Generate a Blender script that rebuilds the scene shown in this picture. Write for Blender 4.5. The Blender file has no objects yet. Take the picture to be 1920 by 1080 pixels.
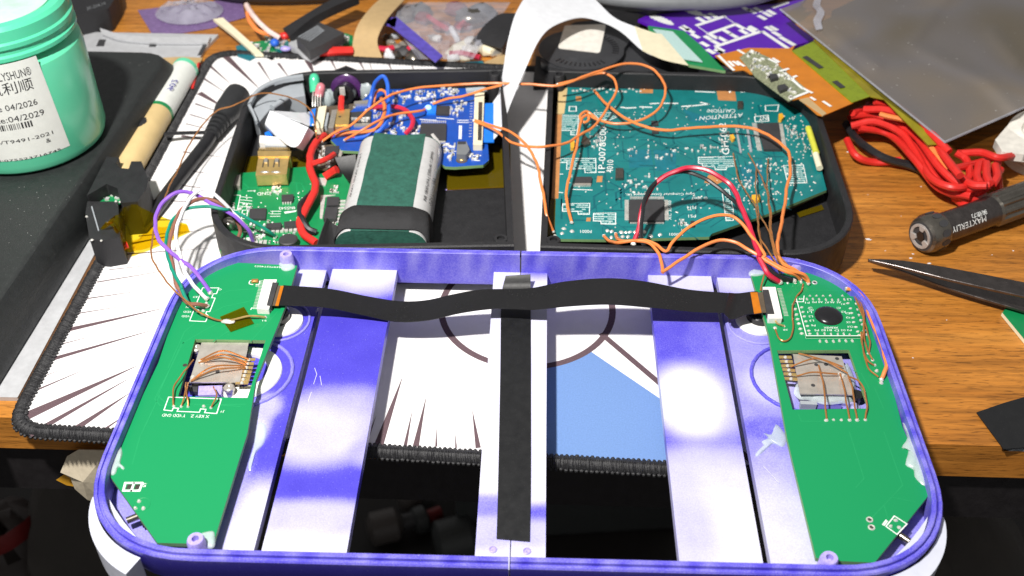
import bpy, math, random
from math import sin, cos, pi, radians, sqrt, atan2, hypot
from mathutils import Vector, Matrix
random.seed(11)
S = 0.001                      # everything below is written in millimetres
scene = bpy.context.scene
COL = scene.collection
V = Vector

# ---------------------------------------------------------------- camera
PITCH, YAW, ROLL, FPX = radians(39.712), radians(1.5928), radians(.0986), 2000.0
CAM = V((0, 0, 281.0))
_fw = V((0, cos(PITCH), -sin(PITCH))); _up = V((0, sin(PITCH), cos(PITCH))); _rt = V((1, 0, 0))
_rt, _up = cos(ROLL)*_rt + sin(ROLL)*_up, -sin(ROLL)*_rt + cos(ROLL)*_up
_Z = Matrix.Rotation(YAW, 3, 'Z')
RT, UP, FW = _Z @ _rt, _Z @ _up, _Z @ _fw
cd = bpy.data.cameras.new('camera'); cam = bpy.data.objects.new('camera', cd); COL.objects.link(cam)
m3 = Matrix((RT, UP, -FW)).transposed()
cam.matrix_world = Matrix.Translation(CAM*S) @ m3.to_4x4()
cd.sensor_width = 36; cd.lens = 36*FPX/1920; cd.clip_start = .01; cd.clip_end = 30
cd.dof.use_dof = True; cd.dof.focus_distance = .385; cd.dof.aperture_fstop = 17
scene.camera = cam

# ---------------------------------------------------------------- light: dim room + one desk lamp
w = bpy.data.worlds.new('World'); scene.world = w; w.use_nodes = True
bg = w.node_tree.nodes['Background']; bg.inputs[0].default_value = (1.0, .98, .97, 1); bg.inputs[1].default_value = .23
ld = bpy.data.lights.new('desk_lamp', 'AREA'); ld.shape = 'DISK'; ld.size = .038; ld.energy = 8.3; ld.color = (1.0, .965, .92)
lo = bpy.data.objects.new('desk_lamp', ld); COL.objects.link(lo)
LAMP = V((-180, 70, 580)); lo.location = LAMP*S
lo.rotation_euler = (V((0, 820, 0))-LAMP).to_track_quat('-Z', 'Y').to_euler()
scene.view_settings.view_transform = 'Standard'; scene.view_settings.look = 'None'
scene.view_settings.exposure = .12; scene.view_settings.gamma = 1
scene.cycles.use_denoising = True
scene.cycles.max_bounces = 8; scene.cycles.transparent_max_bounces = 12

# ---------------------------------------------------------------- helpers: from a picture position to a place at a known height
def at(x, y, z=0.0):
    d = RT*((x-960)/FPX) - UP*((y-540)/FPX) + FW
    return CAM + d*((z-CAM.z)/d.z)
def atY(x, y, Y):
    d = RT*((x-960)/FPX) - UP*((y-540)/FPX) + FW
    return CAM + d*((Y-CAM.y)/d.y)
def pl(pts, z=0.0): return [at(p[0], p[1], p[2] if len(p) > 2 else z) for p in pts]
def kc(i, j, pts): return [(480*i+p[0]/4, 270*j+p[1]/4)+tuple(p[2:]) for p in pts]
def lerp(a, b, t): return a+(b-a)*t
def spline(P, n=6, closed=False):
    P = [V(p) for p in P]; N = len(P); out = []
    if N < 3 and not closed: n = 1 if N < 2 else n
    for i in range(N if closed else N-1):
        p1, p2 = P[i], P[(i+1) % N]
        p0 = P[i-1] if (i > 0 or closed) else p1*2-p2
        p3 = P[(i+2) % N] if (i+2 < N or closed) else p2*2-p1
        for k in range(n):
            t = k/n
            out.append(.5*((2*p1)+(p2-p0)*t+(2*p0-5*p1+4*p2-p3)*t*t+(3*p1-p0-3*p2+p3)*t*t*t))
    if not closed: out.append(P[-1])
    return out
def area2(p): return sum(p[i-1][0]*p[i][1]-p[i][0]*p[i-1][1] for i in range(len(p)))

class M:
    def __init__(s): s.v = []; s.f = []; s.mi = []
    def add(s, vs, fs, mi=0):
        o = len(s.v); s.v += [tuple(v) for v in vs]; s.f += [tuple(i+o for i in f) for f in fs]; s.mi += [mi]*len(fs); return s
    def prism(s, poly, z0, z1, mi=0, mside=None):
        p = [(q[0], q[1]) for q in poly]
        if area2(p) < 0: p.reverse()
        n = len(p)
        s.add([(x, y, z0) for x, y in p]+[(x, y, z1) for x, y in p], [tuple(range(n, 2*n)), tuple(range(n-1, -1, -1))], mi)
        s.add([(x, y, z0) for x, y in p]+[(x, y, z1) for x, y in p], [(i, (i+1) % n, (i+1) % n+n, i+n) for i in range(n)], mi if mside is None else mside)
        return s
    def holed(s, outer, hole, z0, z1, mi=0, mside=None):
        o = [(q[0], q[1]) for q in outer]; h = [(q[0], q[1]) for q in hole]
        if area2(o) < 0: o.reverse()
        if area2(h) > 0: h.reverse()
        bi, bj = min(((i, j) for i in range(len(o)) for j in range(len(h))), key=lambda t: hypot(o[t[0]][0]-h[t[1]][0], o[t[0]][1]-h[t[1]][1]))
        ring = o[:bi+1]+h[bj:]+h[:bj+1]+o[bi:]
        n = len(ring)
        s.add([(x, y, z1) for x, y in ring], [tuple(range(n))], mi); s.add([(x, y, z0) for x, y in ring], [tuple(range(n-1, -1, -1))], mi)
        for p in (o, h):
            k = len(p)
            s.add([(x, y, z0) for x, y in p]+[(x, y, z1) for x, y in p], [(i, (i+1) % k, (i+1) % k+k, i+k) for i in range(k)], mi if mside is None else mside)
        return s
    def plate(s, poly3, th, mi=0):           # polygon with its own heights, th thick
        p = [V(q) for q in poly3]
        if area2(p) < 0: p.reverse()
        n = len(p)
        return s.add([q-V((0, 0, th)) for q in p]+p, [tuple(range(n, 2*n)), tuple(range(n-1, -1, -1))]+[(i, (i+1) % n, (i+1) % n+n, i+n) for i in range(n)], mi)
    def box(s, c, size, rz=0, mi=0):
        x, y, z = (q/2 for q in size); r = Matrix.Rotation(rz, 3, 'Z'); c = V(c)
        return s.add([c+r @ V((a*x, b*y, d*z)) for d in (-1, 1) for a, b in ((-1, -1), (1, -1), (1, 1), (-1, 1))],
                     [(3, 2, 1, 0), (4, 5, 6, 7), (0, 1, 5, 4), (1, 2, 6, 5), (2, 3, 7, 6), (3, 0, 4, 7)], mi)
    def tube(s, P, r, n=7, sub=5, mi=0, closed=False):
        P = spline(P, sub, closed) if sub > 1 else [V(p) for p in P]
        N = len(P); vs = []; fs = []; u = None
        for i, p in enumerate(P):
            a = P[i-1] if (i > 0 or closed) else P[0]; b = P[(i+1) % N] if (i < N-1 or closed) else P[-1]
            t = (b-a).normalized() if (b-a).length > 1e-9 else V((1, 0, 0))
            if u is None:
                u = t.cross(V((0, 0, 1)));  u = u.normalized() if u.length > .05 else V((1, 0, 0))
            u = (u-t*u.dot(t)).normalized(); w2 = t.cross(u)
            rr = r(i/(N-1)) if callable(r) else r
            vs += [p+(u*cos(2*pi*k/n)+w2*sin(2*pi*k/n))*rr for k in range(n)]
        for i in range(N if closed else N-1):
            j = (i+1) % N
            fs += [(i*n+k, i*n+(k+1) % n, j*n+(k+1) % n, j*n+k) for k in range(n)]
        if not closed: fs += [tuple(range(n-1, -1, -1)), tuple((N-1)*n+k for k in range(n))]
        return s.add(vs, fs, mi)
    def lathe(s, base, axis, prof, n=24, mi=0, caps=True):   # prof: (radius, distance along the axis)
        base = V(base); a = V(axis).normalized(); u = a.cross(V((0, 0, 1)))
        u = u.normalized() if u.length > .01 else V((1, 0, 0)); w2 = a.cross(u)
        vs = [base+a*h+(u*cos(2*pi*k/n)+w2*sin(2*pi*k/n))*r for r, h in prof for k in range(n)]
        fs = [(i*n+k, i*n+(k+1) % n, (i+1)*n+(k+1) % n, (i+1)*n+k) for i in range(len(prof)-1) for k in range(n)]
        if caps: fs += [tuple(range(n-1, -1, -1)), tuple((len(prof)-1)*n+k for k in range(n))]
        return s.add(vs, fs, mi)
    def cyl(s, c, r, z0, z1, n=16, mi=0, r2=None):
        return s.lathe((c[0], c[1], z0), (0, 0, 1), [(r, 0), (r if r2 is None else r2, z1-z0)], n, mi)
    def blob(s, c, rx, ry, rz, n=10, m=6, jit=0, mi=0, zcut=-1):
        vs = []; c = V(c)
        for i in range(m+1):
            t = -pi/2+pi*i/m
            for k in range(n):
                a = 2*pi*k/n; q = 1+random.uniform(-jit, jit)
                vs.append(c+V((rx*cos(t)*cos(a)*q, ry*cos(t)*sin(a)*q, max(rz*sin(t)*q, zcut*rz))))
        return s.add(vs, [(i*n+k, i*n+(k+1) % n, (i+1)*n+(k+1) % n, (i+1)*n+k) for i in range(m) for k in range(n)], mi)
    def dot(s, c, r, h=.35, n=7, mi=0):      # a small solder dome
        c = V(c)
        return s.add([c+V((r*cos(2*pi*k/n), r*sin(2*pi*k/n), 0)) for k in range(n)]+[c+V((.6*r*cos(2*pi*k/n), .6*r*sin(2*pi*k/n), h*.8)) for k in range(n)]+[c+V((0, 0, h))],
                     [(k, (k+1) % n, n+(k+1) % n, n+k) for k in range(n)]+[(n+k, n+(k+1) % n, 2*n) for k in range(n)], mi)
    def line(s, P, wd, h=.05, mi=0):         # flat print or track: a strip wd wide standing h proud
        P = [V(p) for p in P]
        for i_, (a, b) in enumerate(zip(P, P[1:])):
            d = (b-a); d.z = 0
            if d.length < 1e-6: continue
            d.normalize(); q = V((-d.y, d.x, 0))*wd/2; e = d*wd*.45; a2, b2 = a-e, b+e; u = V((0, 0, h+.006*(i_ % 2)))
            s.add([a2-q, b2-q, b2+q, a2+q, a2-q+u, b2-q+u, b2+q+u, a2+q+u], [(4, 5, 6, 7), (0, 1, 5, 4), (1, 2, 6, 5), (2, 3, 7, 6), (3, 0, 4, 7)], mi)
        return s
    def strip(s, A, B, th=.2, mi=0, sub=5, wob=0):   # a ribbon between two edges
        A = spline(A, sub); B = spline(B, sub); N = len(A); vs = []; fs = []
        for i in range(N):
            a, b = A[i], B[i]
            t = (A[min(i+1, N-1)]+B[min(i+1, N-1)]-A[max(i-1, 0)]-B[max(i-1, 0)])
            nn = t.cross(b-a); nn = nn.normalized()*th/2 if nn.length > 1e-9 else V((0, 0, th/2))
            vs += [a+nn, b+nn, b-nn, a-nn]
        for i in range(N-1):
            k = 4*i; fs += [(k+j, k+(j+1) % 4, k+4+(j+1) % 4, k+4+j) for j in range(4)]
        fs += [(3, 2, 1, 0), tuple(4*(N-1)+j for j in range(4))]
        return s.add(vs, fs, mi)
    def text(s, body, p0, p1, p2, h=.06, mi=0):   # lettering spread so that p0-p1 is the baseline and p2 stands above p0
        c = bpy.data.curves.new('t', 'FONT'); c.body = body; c.resolution_u = 2
        o = bpy.data.objects.new('t', c); me = bpy.data.meshes.new_from_object(o)
        vs = [v.co.copy() for v in me.vertices]; fs = [tuple(p.vertices) for p in me.polygons]
        bpy.data.objects.remove(o); bpy.data.curves.remove(c); bpy.data.meshes.remove(me)
        if not vs: return s
        x0, x1 = min(v.x for v in vs), max(v.x for v in vs); y0, y1 = min(v.y for v in vs), max(v.y for v in vs)
        p0, p1, p2 = V(p0), V(p1), V(p2); ex = (p1-p0)/max(x1-x0, 1e-6); ey = (p2-p0)/max(y1-y0, 1e-6)
        up = ex.cross(ey); up = up.normalized()*h
        return s.add([p0+ex*(v.x-x0)+ey*(v.y-y0)+up for v in vs], fs, mi)

ORG = {}
def mesh_of(m, mats, org=V((0, 0, 0)), smooth=38, name='mesh'):
    me = bpy.data.meshes.new(name)
    me.from_pydata([((v[0]-org.x)*S, (v[1]-org.y)*S, (v[2]-org.z)*S) for v in m.v], [], m.f)
    for x in (mats if isinstance(mats, (list, tuple)) else [mats]): me.materials.append(x)
    me.polygons.foreach_set('material_index', m.mi)
    if smooth:
        me.polygons.foreach_set('use_smooth', [True]*len(m.f)); me.update(); me.set_sharp_from_angle(angle=radians(smooth))
    me.update()
    return me
def tag(o, label=None, cat=None, group=None, kind=None):
    if label: o['label'] = label
    if cat: o['category'] = cat
    if group: o['group'] = group
    if kind: o['kind'] = kind
    return o
def thing(name, label, cat, org, group=None):
    o = bpy.data.objects.new(name, None); COL.objects.link(o); o.empty_display_size = .005
    org = V((org[0], org[1], org[2] if len(org) > 2 else 0)); o.location = org*S; ORG[o.name] = org
    return tag(o, label, cat, group)
def obj(name, m, mats, parent=None, label=None, cat=None, group=None, kind=None, bevel=0, smooth=38, solid=0):
    if parent is None:
        n = max(1, len(m.v)); org = V((sum(v[0] for v in m.v)/n, sum(v[1] for v in m.v)/n, min(v[2] for v in m.v)))
    else: org = ORG[parent.name]
    o = bpy.data.objects.new(name, mesh_of(m, mats, org, smooth, name)); COL.objects.link(o)
    if parent is None: o.location = org*S
    else: o.parent = parent
    ORG[o.name] = org
    if bevel:
        b = o.modifiers.new('bevel', 'BEVEL'); b.width = bevel*S; b.segments = 2; b.limit_method = 'ANGLE'; b.angle_limit = radians(40)
    return tag(o, label, cat, group, kind)
def inst(name, me, parent, pos, rz=0, sc=(1, 1, 1), kind=None):
    o = bpy.data.objects.new(name, me); COL.objects.link(o); o.parent = parent
    o.location = (V(pos)-ORG[parent.name])*S; o.rotation_euler = (0, 0, rz); o.scale = sc
    if kind: o['kind'] = kind
    return o

# ---------------------------------------------------------------- materials
def mat(name, col, rough=.5, metal=0, var=.12, vs=250, bump=0, bs=1500, coat=0, alpha=1, trans=0, spec=.5, sss=0, emit=None, es=1, stretch=None, speck=0, speckcol=(.8, .8, .8), scale2=4000):
    m = bpy.data.materials.new(name); m.use_nodes = True; nt = m.node_tree; N = nt.nodes; L = nt.links; b = N['Principled BSDF']
    b.inputs['Base Color'].default_value = (*col, 1); b.inputs['Roughness'].default_value = rough; b.inputs['Metallic'].default_value = metal
    b.inputs['Specular IOR Level'].default_value = spec; b.inputs['Coat Weight'].default_value = coat; b.inputs['Coat Roughness'].default_value = .12
    b.inputs['Alpha'].default_value = alpha; b.inputs['Transmission Weight'].default_value = trans
    if sss: b.inputs['Subsurface Weight'].default_value = sss; b.inputs['Subsurface Radius'].default_value = (1, 1, 1); b.inputs['Subsurface Scale'].default_value = .003
    if emit: b.inputs['Emission Color'].default_value = (*emit, 1); b.inputs['Emission Strength'].default_value = es
    tc = N.new('ShaderNodeTexCoord'); mp = N.new('ShaderNodeMapping'); L.new(tc.outputs['Object'], mp.inputs[0])
    if stretch: mp.inputs['Scale'].default_value = stretch
    if var or speck:
        n1 = N.new('ShaderNodeTexNoise'); n1.inputs['Scale'].default_value = vs; n1.inputs['Detail'].default_value = 6; n1.inputs['Roughness'].default_value = .65; L.new(mp.outputs[0], n1.inputs[0])
        r = N.new('ShaderNodeMapRange'); r.inputs[1].default_value = .3; r.inputs[2].default_value = .7; r.inputs[3].default_value = 1-var; r.inputs[4].default_value = 1+var; L.new(n1.outputs[0], r.inputs[0])
        mx = N.new('ShaderNodeVectorMath'); mx.operation = 'SCALE'; mx.inputs[0].default_value = col; L.new(r.outputs[0], mx.inputs['Scale'])
        out = mx.outputs[0]
        if speck:
            n3 = N.new('ShaderNodeTexNoise'); n3.inputs['Scale'].default_value = scale2; n3.inputs['Detail'].default_value = 2; L.new(tc.outputs['Object'], n3.inputs[0])
            r3 = N.new('ShaderNodeMapRange'); r3.inputs[1].default_value = .70-.1*speck; r3.inputs[2].default_value = .78; r3.inputs[4].default_value = .7; L.new(n3.outputs[0], r3.inputs[0])
            mm = N.new('ShaderNodeMix'); mm.data_type = 'RGBA'; L.new(r3.outputs[0], mm.inputs[0]); L.new(out, mm.inputs[6]); mm.inputs[7].default_value = (*speckcol, 1); out = mm.outputs[2]
        L.new(out, b.inputs['Base Color'])
        r2 = N.new('ShaderNodeMapRange'); r2.inputs[1].default_value = .3; r2.inputs[2].default_value = .7; r2.inputs[3].default_value = max(0.02, rough-.08); r2.inputs[4].default_value = min(1, rough+.08); L.new(n1.outputs[0], r2.inputs[0]); L.new(r2.outputs[0], b.inputs['Roughness'])
    if bump:
        n2 = N.new('ShaderNodeTexNoise'); n2.inputs['Scale'].default_value = bs; n2.inputs['Detail'].default_value = 4; L.new(mp.outputs[0], n2.inputs[0])
        bp = N.new('ShaderNodeBump'); bp.inputs['Strength'].default_value = bump; bp.inputs['Distance'].default_value = .0004; L.new(n2.outputs[0], bp.inputs['Height']); L.new(bp.outputs[0], b.inputs['Normal'])
    return m

def wood_mat():
    m = bpy.data.materials.new('wood'); m.use_nodes = True; nt = m.node_tree; N = nt.nodes; L = nt.links; b = N['Principled BSDF']
    tc = N.new('ShaderNodeTexCoord')
    def noise(scale, st, det=6, dist=0):
        mp = N.new('ShaderNodeMapping'); mp.inputs['Scale'].default_value = st; L.new(tc.outputs['Object'], mp.inputs[0])
        n = N.new('ShaderNodeTexNoise'); n.inputs['Scale'].default_value = scale; n.inputs['Detail'].default_value = det; n.inputs['Distortion'].default_value = dist; L.new(mp.outputs[0], n.inputs[0]); return n.outputs[0]
    big = noise(6, (1, 9, 9), 5, 1.2); mid = noise(26, (1, 16, 16), 6, .4); fine = noise(150, (1, 11, 11), 5, .6)
    cr = N.new('ShaderNodeValToRGB'); e = cr.color_ramp.elements; e[0].position = .32; e[0].color = (.36, .130, .018, 1); e[1].position = .70; e[1].color = (.54, .222, .038, 1)
    k = e.new(.5); k.color = (.455, .176, .027, 1); L.new(big, cr.inputs[0])
    def mul(a, src, lo, hi, t0, t1):
        r = N.new('ShaderNodeMapRange'); r.inputs[1].default_value = t0; r.inputs[2].default_value = t1; r.inputs[3].default_value = lo; r.inputs[4].default_value = hi; L.new(src, r.inputs[0])
        x = N.new('ShaderNodeVectorMath'); x.operation = 'SCALE'; L.new(a, x.inputs[0]); L.new(r.outputs[0], x.inputs['Scale']); return x.outputs[0]
    c = mul(cr.outputs[0], mid, .70, 1.10, .36, .6); c = mul(c, fine, .45, 1.06, .33, .46)
    L.new(c, b.inputs['Base Color']); b.inputs['Roughness'].default_value = .42
    bp = N.new('ShaderNodeBump'); bp.inputs['Strength'].default_value = .25; bp.inputs['Distance'].default_value = .0003; L.new(fine, bp.inputs['Height']); L.new(bp.outputs[0], b.inputs['Normal'])
    return m
def paint_mat(name='violet_overspray'):    # white plastic dusted with blue-violet spray; attribute 'paint' says how much
    m = bpy.data.materials.new(name); m.use_nodes = True; nt = m.node_tree; N = nt.nodes; L = nt.links; b = N['Principled BSDF']
    at_ = N.new('ShaderNodeAttribute'); at_.attribute_name = 'paint'; tc = N.new('ShaderNodeTexCoord')
    n = N.new('ShaderNodeTexNoise'); n.inputs['Scale'].default_value = 2600; n.inputs['Detail'].default_value = 3; L.new(tc.outputs['Object'], n.inputs[0])
    n2 = N.new('ShaderNodeTexNoise'); n2.inputs['Scale'].default_value = 60; n2.inputs['Detail'].default_value = 5; L.new(tc.outputs['Object'], n2.inputs[0])
    def math_(op, a, c):
        x = N.new('ShaderNodeMath'); x.operation = op
        for i, q in enumerate((a, c)):
            if isinstance(q, (int, float)): x.inputs[i].default_value = q
            else: L.new(q, x.inputs[i])
        return x.outputs[0]
    f = math_('ADD', at_.outputs['Fac'], math_('MULTIPLY', math_('SUBTRACT', n.outputs[0], .5), .45))
    f = math_('ADD', f, math_('MULTIPLY', math_('SUBTRACT', n2.outputs[0], .5), .35))
    cr = N.new('ShaderNodeValToRGB'); e = cr.color_ramp.elements; e[0].position = 0; e[0].color = (.64, .64, .78, 1); e[1].position = 1; e[1].color = (.055, .043, .46, 1)
    k = e.new(.45); k.color = (.33, .31, .70, 1); k = e.new(.8); k.color = (.085, .070, .58, 1); L.new(f, cr.inputs[0])
    n3 = N.new('ShaderNodeTexNoise'); n3.inputs['Scale'].default_value = 2300; n3.inputs['Detail'].default_value = 1; L.new(tc.outputs['Object'], n3.inputs[0])
    r3 = N.new('ShaderNodeMapRange'); r3.inputs[1].default_value = .73; r3.inputs[2].default_value = .80; r3.inputs[4].default_value = .6; L.new(n3.outputs[0], r3.inputs[0])
    mm = N.new('ShaderNodeMix'); mm.data_type = 'RGBA'; L.new(r3.outputs[0], mm.inputs[0]); L.new(cr.outputs[0], mm.inputs[6]); mm.inputs[7].default_value = (.7, .7, .82, 1)
    L.new(mm.outputs[2], b.inputs['Base Color']); b.inputs['Roughness'].default_value = .42
    bp = N.new('ShaderNodeBump'); bp.inputs['Strength'].default_value = .12; bp.inputs['Distance'].default_value = .0002; L.new(n.outputs[0], bp.inputs['Height']); L.new(bp.outputs[0], b.inputs['Normal'])
    return m
def setpaint(o, fn):
    me = o.data; a = me.attributes.new('paint', 'FLOAT', 'POINT'); org = ORG[o.name]
    a.data.foreach_set('value', [fn(v.co/S+org) for v in me.vertices])

def tint_mat(name, tint, body, solid):    # clear coloured tape: filters what lies under it, with a little body colour and gloss
    m = bpy.data.materials.new(name); m.use_nodes = True; nt = m.node_tree; N = nt.nodes; L = nt.links; N.remove(N['Principled BSDF'])
    t = N.new('ShaderNodeBsdfTransparent'); t.inputs[0].default_value = (*tint, 1); d = N.new('ShaderNodeBsdfPrincipled'); d.inputs['Base Color'].default_value = (*body, 1); d.inputs['Roughness'].default_value = .15
    n = N.new('ShaderNodeTexNoise'); n.inputs['Scale'].default_value = 300; tc = N.new('ShaderNodeTexCoord'); L.new(tc.outputs['Object'], n.inputs[0])
    b = N.new('ShaderNodeBump'); b.inputs['Strength'].default_value = .4; b.inputs['Distance'].default_value = .0004; L.new(n.outputs[0], b.inputs['Height']); L.new(b.outputs[0], d.inputs['Normal'])
    x = N.new('ShaderNodeMixShader'); x.inputs[0].default_value = solid; L.new(t.outputs[0], x.inputs[1]); L.new(d.outputs[0], x.inputs[2]); L.new(x.outputs[0], N['Material Output'].inputs[0])
    return m
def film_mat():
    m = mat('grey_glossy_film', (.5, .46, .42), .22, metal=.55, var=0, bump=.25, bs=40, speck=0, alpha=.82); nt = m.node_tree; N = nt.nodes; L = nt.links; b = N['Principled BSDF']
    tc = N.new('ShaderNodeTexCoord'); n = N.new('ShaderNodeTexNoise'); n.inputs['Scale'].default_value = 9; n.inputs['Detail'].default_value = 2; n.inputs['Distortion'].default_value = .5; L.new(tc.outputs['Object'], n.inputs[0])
    cr = N.new('ShaderNodeValToRGB'); e = cr.color_ramp.elements; e[0].position = .3; e[0].color = (.25, .205, .13, 1); e[1].position = .72; e[1].color = (.47, .43, .40, 1)  # brown and grey blotches in the base colour stand in for room reflections
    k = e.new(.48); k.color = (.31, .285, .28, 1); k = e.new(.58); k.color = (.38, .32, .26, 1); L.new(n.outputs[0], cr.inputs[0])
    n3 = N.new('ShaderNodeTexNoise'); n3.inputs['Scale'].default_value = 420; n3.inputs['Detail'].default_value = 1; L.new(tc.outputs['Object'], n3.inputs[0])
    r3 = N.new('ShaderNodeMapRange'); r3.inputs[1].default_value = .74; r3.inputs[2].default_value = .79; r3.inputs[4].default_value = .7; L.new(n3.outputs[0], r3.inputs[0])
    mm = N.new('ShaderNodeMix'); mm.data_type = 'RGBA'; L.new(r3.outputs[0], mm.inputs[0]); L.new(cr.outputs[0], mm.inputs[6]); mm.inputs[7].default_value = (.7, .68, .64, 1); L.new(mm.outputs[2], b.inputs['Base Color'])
    return m

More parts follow.
